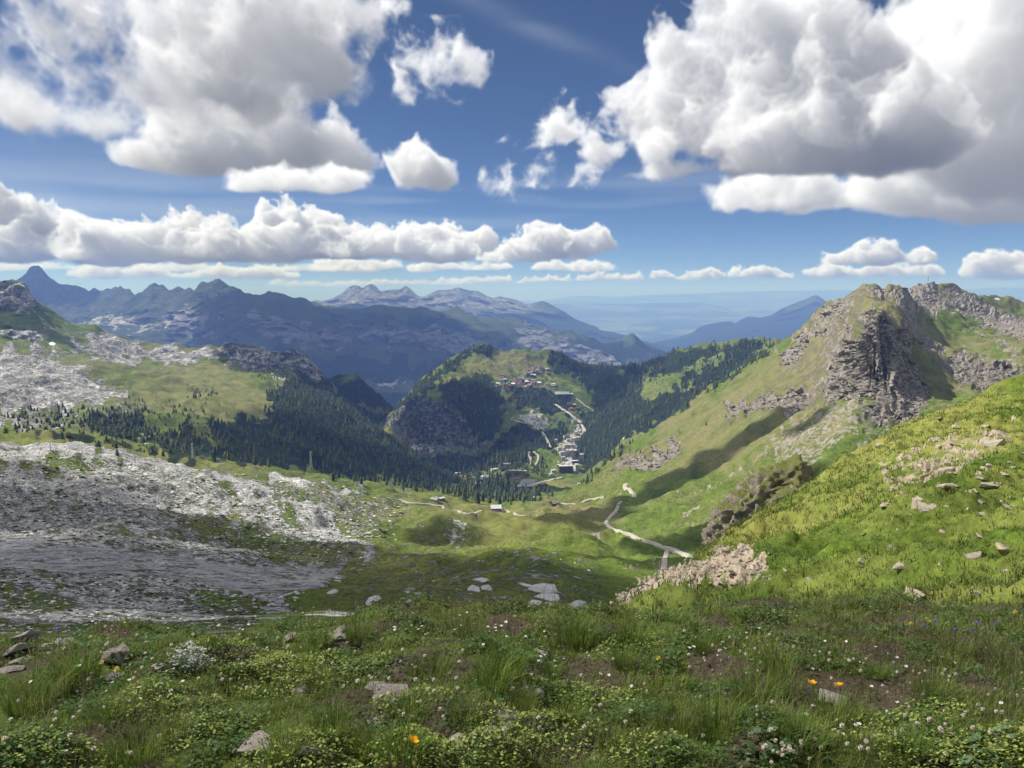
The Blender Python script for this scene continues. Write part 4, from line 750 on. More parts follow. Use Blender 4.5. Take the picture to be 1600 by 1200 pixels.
PL = Layer('lowland', -1200, 2800, 260, [
    pq((-1200, 640, 10500), (800, 640, 10500), (2800, 640, 10500)), pq((-1200, 560, 18000), (800, 560, 18000), (2800, 560, 18000)), pq((-1200, 520, 30000), (800, 520, 30000), (2800, 520, 30000)), pq((-1200, 500, 38000), (800, 499, 38000), (1100, 497, 38000), (2800, 500, 38000)),
    pq((-1200, 478, 46000), (700, 478, 46000), (840, 476, 46000), (900, 474, 46000), (960, 475, 46000), (1000, 474, 46000), (1060, 473, 46000), (1100, 474, 46000), (1130, 479, 46000), (1150, 488, 46000), (1165, 486, 46000), (1180, 483, 46000), (1200, 486, 46000), (1300, 490, 46000), (1400, 486, 46000), (1600, 480, 46000), (2800, 478, 46000)),
    pq((-1200, 485, 52000), (1140, 488, 52000), (2800, 485, 52000)),
    pq((-1200, 463, 66000), (700, 470, 66000), (850, 470, 66000), (870, 466, 66000), (890, 463, 66000), (910, 462, 66000), (940, 463, 66000), (960, 464, 66000), (1000, 461, 66000), (1050, 460, 66000), (1100, 458, 66000), (1140, 456, 66000), (1200, 455, 66000), (1300, 453, 66000), (1400, 455, 66000), (1500, 452, 66000), (1560, 449, 66000), (1620, 450, 66000), (2800, 455, 66000)),
    pq((-1200, 480, 74000), (2800, 480, 74000))], [8, 20, 16, 14, 6, 14, 4], crest=(4, 6), smooth=.006)
m = PL
m.A['wood'] = np.clip(.55+.5*fbm(m.X, m.Y, 5000, 4, .6, 121), 0, 1)*np.where(m.Y > 36000, 1.2, .85); m.A['rock'] = 0*m.X; m.A['scree'] = .42*np.clip(fbm(m.X, m.Y, 3000, 4, .6, 125), 0, 1)*(m.Y < 36000); m.A['dry'] = .5*(m.Y < 36000)+0*m.X
m.Z += 60*fbm(m.X, m.Y, 6000, 3, .5, 127)*np.clip((34000-m.Y)/6000, 0, 1)
m.project(); m.build(far_mat('lowland_fields_and_woods', 900., (.06, .085, .03), (.10, .12, .05), (.3, .29, .27), (.2, .2, .19)), 'hazy lowland with low wooded ridges on the horizon')
# ---- air -------------------------------------------------------------------------------------------------------------
def build_haze():
    mb = MB(); z0, z1 = -3200., 440.
    mb.box((0, 5000, (z0+z1)/2), (190000, 180000, z1-z0))
    t = NT('haze'); v = t.new('ShaderNodeVolumePrincipled'); v.inputs['Color'].default_value = HAZE_COLOR+(1,); v.inputs['Density'].default_value = HAZE_DENSITY; v.inputs['Anisotropy'].default_value = HAZE_G; v.inputs['Absorption Color'].default_value = (.62, .72, 1, 1)
    t.L.new(v.outputs[0], t.out.inputs['Volume'])
    o = mb.build('haze', t.m); tag(o, 'thin blue haze filling the air over the valley', kind='stuff')
HAZE_COLOR = (.22, .38, 1.0); HAZE_DENSITY = 5.8e-5; HAZE_G = .1
build_haze()
# ---------------------------------------------------------------- the near hillside and the meadow at the camera
HS = Layer('hillside', 850, 2300, 340, [
    pq((850, 1190, 5.5), (950, 1120, 6.0), (1100, 1060, 6.6), (1600, 1030, 6.2), (2300, 1020, 6)),
    pq((850, 1180, 10), (940, 1060, 11), (1020, 1006, 11), (1100, 996, 10.5), (1200, 990, 10), (1400, 980, 9.2), (1600, 968, 8.8), (2300, 950, 8.5)),
    pq((850, 1160, 15), (910, 1060, 16), (940, 1015, 16), (1000, 974, 16), (1100, 945, 16), (1200, 925, 15.5), (1400, 900, 14), (1600, 880, 13.5), (2300, 840, 13)),
    pq((850, 1150, 20), (900, 1060, 21), (930, 1004, 21), (950, 984, 21), (1000, 952, 22), (1100, 905, 24), (1200, 855, 25), (1300, 815, 25), (1400, 780, 24.5), (1600, 735, 24), (2300, 680, 24)),
    pq((850, 1140, 23), (900, 1050, 24), (930, 1000, 24), (950, 980, 25), (1000, 944, 27), (1100, 882, 32), (1200, 815, 36), (1300, 757, 38), (1400, 708, 39), (1500, 672, 40), (1600, 645, 41), (2300, 560, 42)),
    pq((850, 1130, 25), (900, 1040, 26), (925, 1002, 26), (944, 982, 26), (960, 968, 27), (980, 954, 28.5), (1000, 941, 30), (1030, 921, 31.5), (1060, 902, 33), (1100, 876, 36), (1130, 856, 38), (1160, 835, 40), (1200, 803, 43), (1230, 781, 45), (1260, 761, 47), (1300, 737, 49), (1340, 713, 52), (1380, 688, 54), (1420, 665, 56), (1460, 645, 58), (1500, 628, 60), (1550, 609, 62), (1600, 592, 64), (1700, 560, 68), (2300, 450, 80)),
    pq((850, 1190, 34), (900, 1120, 36), (1000, 1040, 42), (1200, 930, 60), (1400, 800, 80), (1600, 720, 95), (2300, 600, 120))], [20, 52, 62, 62, 40, 12], crest=(5,), smooth=.012)
HS.A['scree'] = HS.poly([pq((930, 1000), (945, 975), (975, 950), (1010, 930), (1060, 905), (1105, 880), (1140, 862), (1175, 868), (1200, 880), (1195, 900), (1150, 912), (1100, 925), (1050, 945), (1000, 965), (960, 985), (945, 1010))], 7, 26, 2, 201)*.78
HS.A['scree'] = np.maximum(HS.A['scree'], .5*HS.poly([pq((1370, 730), (1450, 700), (1560, 670), (1600, 680), (1560, 720), (1480, 770), (1400, 795))], 12, 30, 4, 203))
HS.A['rock'] = 0*HS.X; HS.A['wood'] = 0*HS.X
HS.A['dry'] = np.clip(.25+.4*fbm(HS.X, HS.Y, 12, 3, .5, 205)+.5*HS.poly([pq((1000, 940), (1300, 730), (1600, 590), (1600, 700), (1300, 800), (1100, 930))], 20, 50, 8, 207), 0, 1)*.8
HS.Z += .35*fbm(HS.X, HS.Y, 9, 4, .5, 209)+.07*fbm(HS.X, HS.Y, 1.1, 4, .6, 211)+HS.A['scree']*.12*fbm(HS.X, HS.Y, .8, 3, .6, 213)
HS.project()
MAT_HS = ground('hillside_turf', 3.2, (.055, .092, .014), (.105, .150, .022), (.20, .20, .055), BROWN1, BROWN2, scree=(.32, .26, .20), bumpd=.12, fine=1.)
HS.build(MAT_HS, 'steep turf hillside strewn with pale stones')
def meadow_z(x, y):
    x = np.asarray(x, float); y = np.asarray(y, float)
    yy = y-.25*np.tanh(x*.5+1.5)+.30*np.exp(-((x+4.3)/1.6)**2)+.1*np.sin(x*1.7)
    z = np.interp(yy, [-14, -4, 0, 2.4, 4, 6, 7.3, 8.2, 9.2, 11], [-.7, -1.35, -1.62, -1.78, -2.22, -2.84, -3.42, -4.3, -5.8, -9.])
    zr = np.interp(yy, [-14, -4, 0, 2.4, 4, 6, 7.3, 8.2, 9.2, 11], [-.7, -1.35, -1.62, -1.78, -2.20, -2.86, -3.38, -3.9, -4.75, -6.2])
    k = np.clip((x-1.2)/1.6, 0, 1); z = z*(1-k)+zr*k
    return z+.045*fbm(x, y, 1.6, 3, .5, 221)+.06*band(x, y, 3.4, 227)*np.clip((y-3)/2, 0, 1)+.012*fbm(x, y, .35, 3, .6, 223)
gx, gy = np.meshgrid(np.linspace(-15, 15, 250), np.concatenate([np.linspace(-14, 1.5, 40), np.linspace(1.6, 8.6, 100), np.linspace(8.8, 11, 14)]))
gz = meadow_z(gx, gy); mpx, mpy = proj(gx, np.maximum(gy, .3), gz)
soil = np.clip(.35+.5*fbm(gx, gy, .9, 4, .6, 225), 0, 1)
for (x, y, s) in ((-3.6, 5.2, .7), (-3.9, 4.6, .5), (1.5, 3.7, .5), (1.95, 3.6, .45), (-.35, 3.2, .6), (.1, 2.9, .4), (-.9, 6.9, .5), (-.5, 3.9, .35), (2.9, 3.9, .5)): soil = np.maximum(soil, 1.0*np.exp(-(((gx-x)**2+((gy-y)*1.3)**2)/s**2)**2))
t = NT('meadow_soil'); p = t.pos(); n1 = t.noise(p, 3., 6, .65); n2 = t.noise(p, 40., 4, .7); n3 = t.voro(p, 28.)
sc1 = t.mix(t.ramp(n1, .35, .65), (.060, .050, .036), (.105, .085, .062)); gr_ = t.mix(t.ramp(n2, .3, .7), (.05, .075, .018), (.085, .11, .028))
c_ = t.mix(t.ramp(t.math('ADD', t.attr('soil'), t.math('MULTIPLY', t.math('SUBTRACT', n1, .5), .9)), .45, .75), gr_, t.mul(sc1, t.ramp(n3, 0., .5, 1.25, .7)))
MAT_SOIL = t.diffuse(c_, t.bump(t.math('ADD', n2, n3), .02, .9), rough=1., spec=.05)
me = np_mesh('meadow', np.stack([gx, gy, gz], -1).reshape(-1, 3), grid_faces(*gx.shape), {'soil': soil.ravel()}, True)
tag(link('meadow', me, MAT_SOIL), 'flowery alpine meadow on the crest at the camera', kind='structure')
# ---- blades ----------------------------------------------------------------------------------------------------------------
def grass_material(name, transl=.35, rough=.6):
    t = NT(name); c = t.attr('tint', 0)
    d = t.new('ShaderNodeBsdfPrincipled'); t.put(d.inputs['Base Color'], c); d.inputs['Roughness'].default_value = rough; d.inputs['Specular IOR Level'].default_value = .25
    tr = t.new('ShaderNodeBsdfTranslucent'); t.put(tr.inputs[0], t.mul(c, 1.15)); mx = t.new('ShaderNodeMixShader'); mx.inputs[0].default_value = transl
    t.L.new(d.outputs[0], mx.inputs[1]); t.L.new(tr.outputs[0], mx.inputs[2]); t.L.new(mx.outputs[0], t.out.inputs[0]); return t.m
MAT_BLADE = grass_material('grass_blades')
def blades(P, H, W, lean, az, colr, long=True, droop=.5):
    """P (n,3) bases, H heights, W widths, lean (fraction of height), az direction of lean, colr (n,3)."""
    n = len(P); d = np.stack([np.cos(az), np.sin(az), 0*az], -1); s = np.stack([-np.sin(az+RNG.uniform(-1.5, 1.5, n)), np.cos(az), 0*az], -1)
    s /= np.linalg.norm(s, axis=-1, keepdims=True); up = np.array([0, 0, 1.])
    Hc, Lc, Wc = H[:, None], lean[:, None], W[:, None]
    if not long:
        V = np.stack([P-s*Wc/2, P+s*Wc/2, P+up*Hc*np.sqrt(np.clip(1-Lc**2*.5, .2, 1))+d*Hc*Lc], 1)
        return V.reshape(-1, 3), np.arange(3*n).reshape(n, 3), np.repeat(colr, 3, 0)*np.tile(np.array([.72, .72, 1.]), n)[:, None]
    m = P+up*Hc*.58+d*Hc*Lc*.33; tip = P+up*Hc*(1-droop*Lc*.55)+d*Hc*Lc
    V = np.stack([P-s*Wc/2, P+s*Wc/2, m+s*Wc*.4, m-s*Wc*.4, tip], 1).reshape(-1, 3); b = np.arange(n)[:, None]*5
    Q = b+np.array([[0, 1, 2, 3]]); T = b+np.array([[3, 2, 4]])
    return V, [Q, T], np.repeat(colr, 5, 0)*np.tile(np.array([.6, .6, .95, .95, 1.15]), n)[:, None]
def meadow_points(n, x0=-6.2, x1=6.2, y0=1.7, y1=7.6, dens=None):
    out = []
    while sum(len(o) for o in out) < n:
        u = RNG.uniform(0, 1, (n*2, 2)); y = y0*(y1/y0)**u[:, 0]; x = (u[:, 1]*2-1)*(y*.80+.3)
        k = (x > x0*1.4) & (x < x1*1.4)
        if dens is not None: k &= RNG.uniform(0, 1, len(x)) < dens(x, y)
        out.append(np.stack([x[k], y[k]], -1))
    return np.concatenate(out)[:n]
def soil_at(x, y):
    s = np.clip(.35+.5*fbm(x, y, .9, 4, .6, 225), 0, 1)
    for (a, b, r) in ((-3.6, 5.2, .7), (-3.9, 4.6, .5), (1.5, 3.7, .5), (1.95, 3.6, .45), (-.35, 3.2, .6), (.1, 2.9, .4), (-.9, 6.9, .5), (-.5, 3.9, .35), (2.9, 3.9, .5)): s = np.maximum(s, np.exp(-(((x-a)**2+((y-b)*1.3)**2)/r**2)**2))
    return s
def pick(cols, n, var=.18):
    c = np.array(cols)[RNG.integers(0, len(cols), n)]; return c*RNG.uniform(1-var, 1+var, (n, 1))*RNG.uniform(.93, 1.07, (n, 3))
GREENS = [(.10, .17, .024), (.125, .195, .029), (.08, .14, .021), (.155, .20, .038), (.21, .21, .07)]
def build_turf():
    q = meadow_points(125000, dens=lambda x, y: np.clip(1.35-soil_at(x, y)*.95, .12, 1)*np.clip(.65+.5*fbm(x, y, .5, 3, .6, 231), .12, 1))
    n = len(q); P = np.stack([q[:, 0], q[:, 1], meadow_z(q[:, 0], q[:, 1])-.004], -1)
    patch = np.clip(.5+.5*fbm(q[:, 0], q[:, 1], 1.3, 3, .5, 233), 0, 1)
    H = RNG.uniform(.014, .042, n)*(1+1.2*patch)*np.where(q[:, 0] > .8, 1.3, 1.); W = RNG.uniform(.002, .0042, n)*np.clip(q[:, 1]/3.2, .8, 1.7)
    c = pick(GREENS, n)*(.85+.3*patch)[:, None]
    dry = RNG.uniform(0, 1, n) < .10; c[dry] = pick([(.22, .18, .09), (.17, .13, .07)], int(dry.sum()))
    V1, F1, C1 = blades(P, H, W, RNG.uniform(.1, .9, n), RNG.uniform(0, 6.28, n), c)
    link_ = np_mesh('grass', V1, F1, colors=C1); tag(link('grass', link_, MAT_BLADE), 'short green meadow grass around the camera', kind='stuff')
    # clover and lady's mantle leaves close to the ground
    q = meadow_points(42000, dens=lambda x, y: np.clip((fbm(x, y, .7, 3, .5, 235)-.05)*1.2, 0, 1)*np.clip(1.3-soil_at(x, y), .1, 1))
    n = len(q); z = meadow_z(q[:, 0], q[:, 1])+RNG.uniform(.01, .06, n); r = RNG.uniform(.006, .013, n)*np.clip(q[:, 1]/3.5, .8, 1.4)
    a = RNG.uniform(0, 6.28, n); k6 = np.arange(6)*math.pi/3; rad = np.where(np.arange(6) % 2 == 0, 1., .72)
    px_ = np.cos(a[:, None]+k6)*rad*r[:, None]; py_ = np.sin(a[:, None]+k6)*rad*r[:, None]; tx = RNG.normal(0, .45, (n, 1)); ty = RNG.normal(-.25, .4, (n, 1))
    V2 = np.stack([q[:, :1]+px_, q[:, 1:]+py_, z[:, None]+px_*tx+py_*ty], -1).reshape(-1, 3); b = np.arange(n)[:, None]*6
    F2 = np.concatenate([b+np.array([[0, 1, 2, 3]]), b+np.array([[0, 3, 4, 5]])])
    c = np.repeat(pick([(.045, .10, .022), (.06, .12, .03), (.08, .13, .03)], n), 6, 0)
    tag(link('ground_cover', np_mesh('ground_cover', V2, F2, colors=c), MAT_BLADE), 'low clover leaves covering the meadow between the grasses', kind='stuff')
build_turf()
# ---- tall tufts -----------------------------------------------------------------------------------------------------------
def tuft_mesh(seed, n, h, r, cols, heads=0):
    g = np.random.default_rng(seed); a = g.uniform(0, 6.28, n); rr = r*np.sqrt(g.uniform(0, 1, n))
    P = np.stack([rr*np.cos(a), rr*np.sin(a), np.full(n, -.02)], -1); H = h*g.uniform(.45, 1.05, n)
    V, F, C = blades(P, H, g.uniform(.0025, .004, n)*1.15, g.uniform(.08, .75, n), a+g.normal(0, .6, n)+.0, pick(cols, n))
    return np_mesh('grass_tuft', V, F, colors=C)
TUFTC = [(.105, .18, .024), (.14, .215, .032), (.08, .14, .02), (.20, .22, .06)]
tufts = [tuft_mesh(300+i, 230, h, r, TUFTC) for i, (h, r) in enumerate(((.24, .10), (.28, .11), (.32, .12), (.20, .09), (.27, .13)))]
for me in tufts: me.materials.append(MAT_BLADE)
_GT = np.arange(1.2, 10.2, .01)
def ground_px(px, py):                                            # where a line of sight meets the meadow
    r = ray(px, py); lo = r[2]/r[1]*_GT < meadow_z(r[0]/r[1]*_GT, _GT); t_ = float(_GT[int(np.argmax(lo))]) if lo.any() else 10.
    return r[0]/r[1]*t_, t_
TUFT_PX = [(85, 1085, 1.2), (45, 1115, 1.2), (120, 1060, 1.1), (170, 1125, .8), (210, 1190, .9), (270, 1160, .8), (560, 1000, .8), (480, 1030, .7), (505, 1010, .7), (670, 1070, 1.), (690, 1050, .7), (765, 1085, 1.1), (790, 1060, 1.), (725, 1130, .8), (735, 1000, .8), (640, 1130, .9), (520, 1150, .8), (500, 1090, .6), (580, 1180, .8), (630, 1190, .8), (895, 1010, 1.2), (915, 1008, 1.), (985, 1008, .8), (870, 1015, .6),
    (1000, 1060, .8), (975, 1040, .8), (1060, 1150, .9), (1120, 1150, .9), (960, 1180, .8), (1180, 1100, 1.), (1215, 1050, 1.), (1225, 1085, .9), (1300, 1140, .9), (1340, 1130, .8), (1460, 1095, .8), (1490, 1030, 1.), (1540, 1030, .9), (1590, 1060, 1.), (1420, 1180, .8), (1250, 1175, .8), (1100, 1020, .7), (860, 1060, .6), (820, 1110, .6), (1370, 1060, .7), (150, 975, .5), (440, 1190, .8), (890, 1130, .7)]
TUFT_OBJ = []
for i, (px, py, s) in enumerate(TUFT_PX):
    x, y = ground_px(px, py); o = link('grass_tuft', tufts[i % 5]); o.location = (x, y, float(meadow_z(x, y))); o.rotation_euler = (0, 0, i*2.4); s *= .82 if y < 4.5 else 1.; o.scale = (s, s, s)
    tag(o, 'tall fine-bladed grass tuft standing in the flowery meadow', 'grass tuft', 'grass tufts in the meadow'); TUFT_OBJ.append((o, px, py, s))
def build_stalks():                                               # thin seed stalks: brownish veil along the crest
    def dens(x, y): px, py = proj(x, y, meadow_z(x, y)); return np.clip(np.exp(-((px-740)/150)**2-((py-985)/22)**2)*1.3+np.exp(-((px-1350)/190)**2-((py-1040)/45)**2)+.6*np.exp(-((px-1560)/70)**2-((py-1090)/35)**2)+.16+.2*np.exp(-((px-500)/80)**2-((py-980)/16)**2), 0, 1)
    q = meadow_points(2400, y0=2.4, dens=dens); n = len(q); P = np.stack([q[:, 0], q[:, 1], meadow_z(q[:, 0], q[:, 1])], -1); H = RNG.uniform(.12, .30, n)
    az = RNG.uniform(0, 6.28, n); ln = RNG.uniform(.05, .35, n)
    V1, F1, C1 = blades(P, H, np.full(n, .0018)*np.clip(q[:, 1]/3, 1, 2), ln, az, pick([(.16, .13, .06), (.12, .12, .04), (.18, .15, .09)], n))
    tip = P+np.array([0, 0, 1.])*(H*(1-.5*ln*.55))[:, None]+np.stack([np.cos(az), np.sin(az), 0*az], -1)*(H*ln)[:, None]
    m = 9; P2 = np.repeat(tip, m, 0)+RNG.normal(0, 1, (n*m, 3))*np.array([.012, .012, .022]); az2 = RNG.uniform(0, 6.28, n*m)
    V2, F2, C2 = blades(P2, RNG.uniform(.006, .014, n*m), np.full(n*m, .0035), RNG.uniform(.3, 1, n*m), az2, pick([(.13, .075, .06), (.16, .10, .075), (.19, .14, .09)], n*m), long=False)
    o = len(V1); tag(link('seed_grass', np_mesh('seed_grass', np.concatenate([V1, V2]), [F1[0], F1[1], F2+o], colors=np.concatenate([C1, C2])), MAT_BLADE), 'brownish grass seed heads swaying over the meadow crest', kind='stuff')
build_stalks()
def build_hill_tufts():
    ok = (HS.PX > 930) & (HS.PX < 1800) & (HS.Y > 7.)
    sel = np.flatnonzero(ok.ravel()); area = (HS.Y**2).ravel()[sel]*np.clip(1.05-1.3*HS.A['scree'].ravel()[sel], .02, 1)/(HS.Y.ravel()[sel])**1.6
    n = 25000; k = RNG.choice(sel, n, p=area/area.sum()); B = HS.V[k]+RNG.normal(0, .09, (n, 3))*np.array([1, 1, 0]); yy = B[:, 1]
    sz = np.clip(yy/21, .85, 1.7)*RNG.uniform(.6, 1.3, n); m = 5
    P = np.repeat(B, m, 0)+RNG.normal(0, 1, (n*m, 3))*(np.repeat(sz, m)[:, None]*np.array([.08, .08, .0]))-np.array([0, 0, .015])
    dry = np.repeat(HS.A['dry'].ravel()[k], m)
    c0 = np.repeat(pick([(.115, .168, .026), (.150, .205, .036), (.075, .118, .019)], n, .3), m, 0); c1 = pick([(.17, .165, .05), (.20, .18, .065), (.12, .14, .035)], n*m); c = c0*(1-.6*dry[:, None])+c1*.6*dry[:, None]
    s = np.repeat(sz, m)
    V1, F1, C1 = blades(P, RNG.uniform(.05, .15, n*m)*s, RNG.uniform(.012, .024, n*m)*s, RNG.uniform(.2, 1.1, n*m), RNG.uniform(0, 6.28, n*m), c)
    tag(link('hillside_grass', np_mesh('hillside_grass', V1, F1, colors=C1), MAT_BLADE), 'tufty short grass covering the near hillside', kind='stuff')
build_hill_tufts()
# ---------------------------------------------------------------- roads and tracks, draped on the ground
t = NT('pale_gravel_road'); p = t.pos(); n1 = t.noise(p, .35, 5, .6); n2 = t.noise(p, 3., 3, .6)
MAT_ROAD = t.diffuse(t.mul(t.mix(t.ramp(n1, .3, .7), (.42, .38, .33), (.34, .31, .27)), t.ramp(n2, .2, .8, .85, 1.12)), rough=.95, spec=.05)
t = NT('asphalt'); p = t.pos(); MAT_ASPHALT = t.diffuse(t.mul((.24, .24, .245), t.ramp(t.noise(p, .05, 4, .6), .3, .7, .8, 1.2)), rough=.9, spec=.1)
def ribbon(name, layer, pix, w, label, mat=MAT_ROAD, lift=.30, step=2.0):
    q = []
    for (x1, y1), (x2, y2) in zip(pix, pix[1:]):
        n = max(2, int(math.hypot(x2-x1, y2-y1)/step))
        q += [(x1+(x2-x1)*i/n, y1+(y2-y1)*i/n) for i in range(n)]
    q.append(pix[-1]); pts = []
    for a in q:
        h = layer.hit(*a)
        if h is not None and (not pts or (h-pts[-1]).length < 160): pts.append(h)
    if len(pts) < 3: return
    P = np.array([tuple(h) for h in pts])
    for _ in range(3): P[1:-1] = (P[:-2]+2*P[1:-1]+P[2:])/4
    # even steps on the ground
    seg = np.r_[0, np.cumsum(np.hypot(*np.diff(P[:, :2], axis=0).T))]; m = max(4, int(seg[-1]/5.)); s = np.linspace(0, seg[-1], m)
    X = np.interp(s, seg, P[:, 0]); Y = np.interp(s, seg, P[:, 1]); T = np.stack([np.gradient(X), np.gradient(Y)], -1); T /= np.maximum(np.linalg.norm(T, axis=1, keepdims=True), 1e-6)
    Zs = np.zeros((m, 4)); XY = np.zeros((m, 6, 2)); off = (-.58, -.5, -.17, .17, .5, .58); G = np.zeros((m, 6))
    for k in range(m):
        for q_, o_ in enumerate(off):
            x = X[k]-T[k, 1]*w*o_; y = Y[k]+T[k, 0]*w*o_; h = layer.drop(x, y); XY[k, q_] = (x, y); G[k, q_] = h.z if h else P[min(k, len(P)-1), 2]
    top = G[:, 1:5].max(1)*.7+G[:, 1:5].mean(1)*.3
    for _ in range(2): top[1:-1] = np.maximum(top[1:-1], (top[:-2]+top[2:])/2)
    for _ in range(3): top[1:-1] = (top[:-2]+2*top[1:-1]+top[2:])/4
    Zr = np.stack([np.minimum(G[:, 0], top)-.6, top+lift, top+lift, top+lift, top+lift, np.minimum(G[:, 5], top)-.6], 1)
    Vv = np.concatenate([XY, Zr[..., None]], -1).reshape(-1, 3)
    tag(link(name, np_mesh(name, np.array(Vv), grid_faces(m, 6), smooth=True), mat), label, kind='structure')
ribbon('road', RM, pq((1110, 882), (1096, 876), (1060, 863), (1045, 858), (1020, 849), (1000, 842), (975, 833), (958, 827), (947, 820), (947, 815), (954, 808), (962, 800), (966, 793), (967, 787), (970, 784)), 4.4, 'pale gravel road crossing the grassy flank', lift=.5)
ribbon('road', RM, pq((992, 779), (992, 774), (987, 768), (980, 764), (974, 761), (980, 756)), 5.2, 'pale gravel road bend higher up the valley', lift=.6)
ribbon('track', RM, pq((1044, 860), (1039, 870), (1038, 882), (1037, 895), (1034, 908)), 3.5, 'worn track branching down from the gravel road', lift=.4)
ribbon('track', V, pq((604, 778), (640, 786), (665, 788), (690, 791), (715, 799), (730, 803), (742, 803), (752, 798)), 3.8, 'pale track passing below the dark roofed hut', lift=.4)
ribbon('track', V, pq((768, 797), (786, 799), (800, 800), (806, 803), (804, 809), (796, 813), (800, 816), (812, 813), (830, 804), (846, 795)), 4., 'pale track with a hairpin below the white roofed barn', lift=.5)
ribbon('track', RM, pq((866, 788), (876, 785), (885, 789), (900, 787), (920, 782), (945, 776)), 4., 'thin track leading from the small chalet along the flank', lift=.6)
ribbon('road', V, pq((834, 779), (838, 772), (842, 766), (850, 760), (858, 756)), 8., 'pale road across the green flat below the resort', lift=.6)
for pts, w, mt, lb in ((((798, 655), (815, 660), (835, 664), (848, 676), (856, 690), (860, 700)), 9, MAT_ROAD, 'pale road cut below the grey scree under the resort'), (((868, 632), (888, 645), (905, 658), (914, 672), (922, 684), (925, 696)), 9, MAT_ROAD, 'pale road climbing between the resort chalets'), (((900, 622), (915, 634), (932, 645), (934, 660), (926, 676)), 6, MAT_ROAD, 'ski run track beside the dark forest'),
                       (((925, 680), (924, 692), (918, 704)), 26, MAT_ASPHALT, 'wide grey parking area above the apartment blocks'), (((826, 706), (830, 720), (832, 735)), 9, MAT_ROAD, 'pale loop road above the car park'), (((834, 706), (842, 712), (840, 722), (834, 730)), 7, MAT_ROAD, 'pale return of the loop road above the car park'), (((900, 742), (870, 748), (845, 754), (820, 762)), 8, MAT_ROAD, 'light road leading out of the resort')):
    ribbon('road', FH if pts[0][1] < 735 else V, list(pts), w, lb, mt, lift=1.2, step=1.5)
ribbon('car_park', V, pq((838, 745), (828, 752), (818, 760)), 46, 'grey asphalt car park on the valley floor', MAT_ASPHALT, lift=1.0, step=1.5)
# ---------------------------------------------------------------- trees
MAT_CROWN = grass_material('conifer_needles', .12, .8)
MAT_TRUNK = simple('conifer_bark', (.09, .065, .045), .95, .05, .2, 2.)
def crown_arrays(seed, tiers, nseg, h0=.12, width=.2, rnd=False):
    g = np.random.default_rng(seed); Vv, Ff, Cc = [], [], []
    for k in range(tiers):
        f = k/tiers; z0 = h0+(1-h0)*f; z1 = min(1., z0+(1-h0)/tiers*2.0) if k < tiers-1 else 1.
        r = width*(1-f)**(.8 if not rnd else .45)*g.uniform(.8, 1.15)+.012; cx, cy_ = g.normal(0, .012, 2); b = len(Vv)
        a0 = g.uniform(0, 6.28)
        for s in range(nseg):
            a = a0+2*math.pi*s/nseg+g.normal(0, .12); rr = r*(g.uniform(.55, 1.25) if s % 2 else g.uniform(.8, 1.2))
            Vv.append((cx+rr*math.cos(a), cy_+rr*math.sin(a), z0+g.uniform(-.035, .03))); Cc.append(g.uniform(.75, 1.25))
        Vv.append((cx+g.normal(0, .01), cy_+g.normal(0, .01), z1)); Cc.append(g.uniform(.9, 1.3))
        for s in range(nseg): Ff.append((b+s, b+(s+1) % nseg, b+nseg))
        if rnd and k == 0:
            Vv.append((0, 0, z0+.05)); Cc.append(.6)
    return np.array(Vv), np.array(Ff), np.array(Cc)
CONI = np.array([(.036, .054, .016), (.054, .074, .020), (.022, .036, .012), (.080, .098, .026)])
BROAD = np.array([(.060, .095, .028), (.05, .085, .025)])
crowns = []
for i in range(6):
    rnd = i >= 4; Vv, Ff, Cc = crown_arrays(500+i, 7 if not rnd else 6, 9, .05, .215 if not rnd else .30, rnd)
    me = np_mesh('crown', Vv, Ff, colors=Cc[:, None]*CONI[i % 4]*1.1); me.materials.append(MAT_CROWN); crowns.append(me)
trunk_me = MB().tube([(0, 0, -.06), (0, 0, .1), (0, 0, .5)], [.022, .018, .008], 6).mesh('trunk', MAT_TRUNK)
LOD = [crown_arrays(600+i, 4, 6, .04, .225 if i < 3 else .30, i == 3) for i in range(4)]
TREES = []                                                        # x, y, z, height, kind(0 spruce, 1 round, 2 leafy), zone
def wood(layer, polys, n, h, zone, round_=.0, leafy=.0, mask=None, jit=3.):
    m = layer.poly(polys, jit, 16, 0, len(TREES) % 17)
    if mask is not None: m = m*np.clip(layer.A[mask], 0, 1)
    P = layer.V.reshape(layer.nr, layer.nc, 3); du = np.linalg.norm(np.diff(P, axis=1), axis=-1)[:-1]; dv = np.linalg.norm(np.diff(P, axis=0), axis=-1)[:, :-1]
    w = (m[:-1, :-1]*du*dv).ravel()
    if w.sum() <= 0: return
    k = RNG.choice(len(w), n, p=w/w.sum()); i, j = k//(layer.nc-1), k % (layer.nc-1); f, g = RNG.uniform(0, 1, (2, n))[..., None]
    p = (P[i, j]*(1-f)+P[i+1, j]*f)*(1-g)+(P[i, j+1]*(1-f)+P[i+1, j+1]*f)*g
    for q, u in zip(p, RNG.uniform(0, 1, (n, 2))):
        kind = 1 if u[0] < round_ else (2 if u[0] > 1-leafy else 0)
        TREES.append((q[0], q[1], q[2], h*(.45+.95*u[1])*(.72 if kind == 1 else (.7 if kind == 2 else 1.)), kind, zone))
Z_BELT, Z_LEFT, Z_STRIP, Z_HILL, Z_RIDGE, Z_FLANK, Z_SPUR = range(7)
wood(V, [pq((590, 752), (640, 752), (700, 758), (780, 764), (858, 768), (862, 776), (800, 790), (740, 786), (690, 772), (600, 764))], 520, 20, Z_BELT, leafy=.22)
wood(V, [pq((740, 742), (800, 745), (812, 762), (780, 770), (735, 765))], 120, 24, Z_BELT)
wood(V, [pq((470, 742), (600, 758), (690, 774), (640, 770), (520, 756), (440, 745))], 130, 13, Z_BELT, .25, .25)
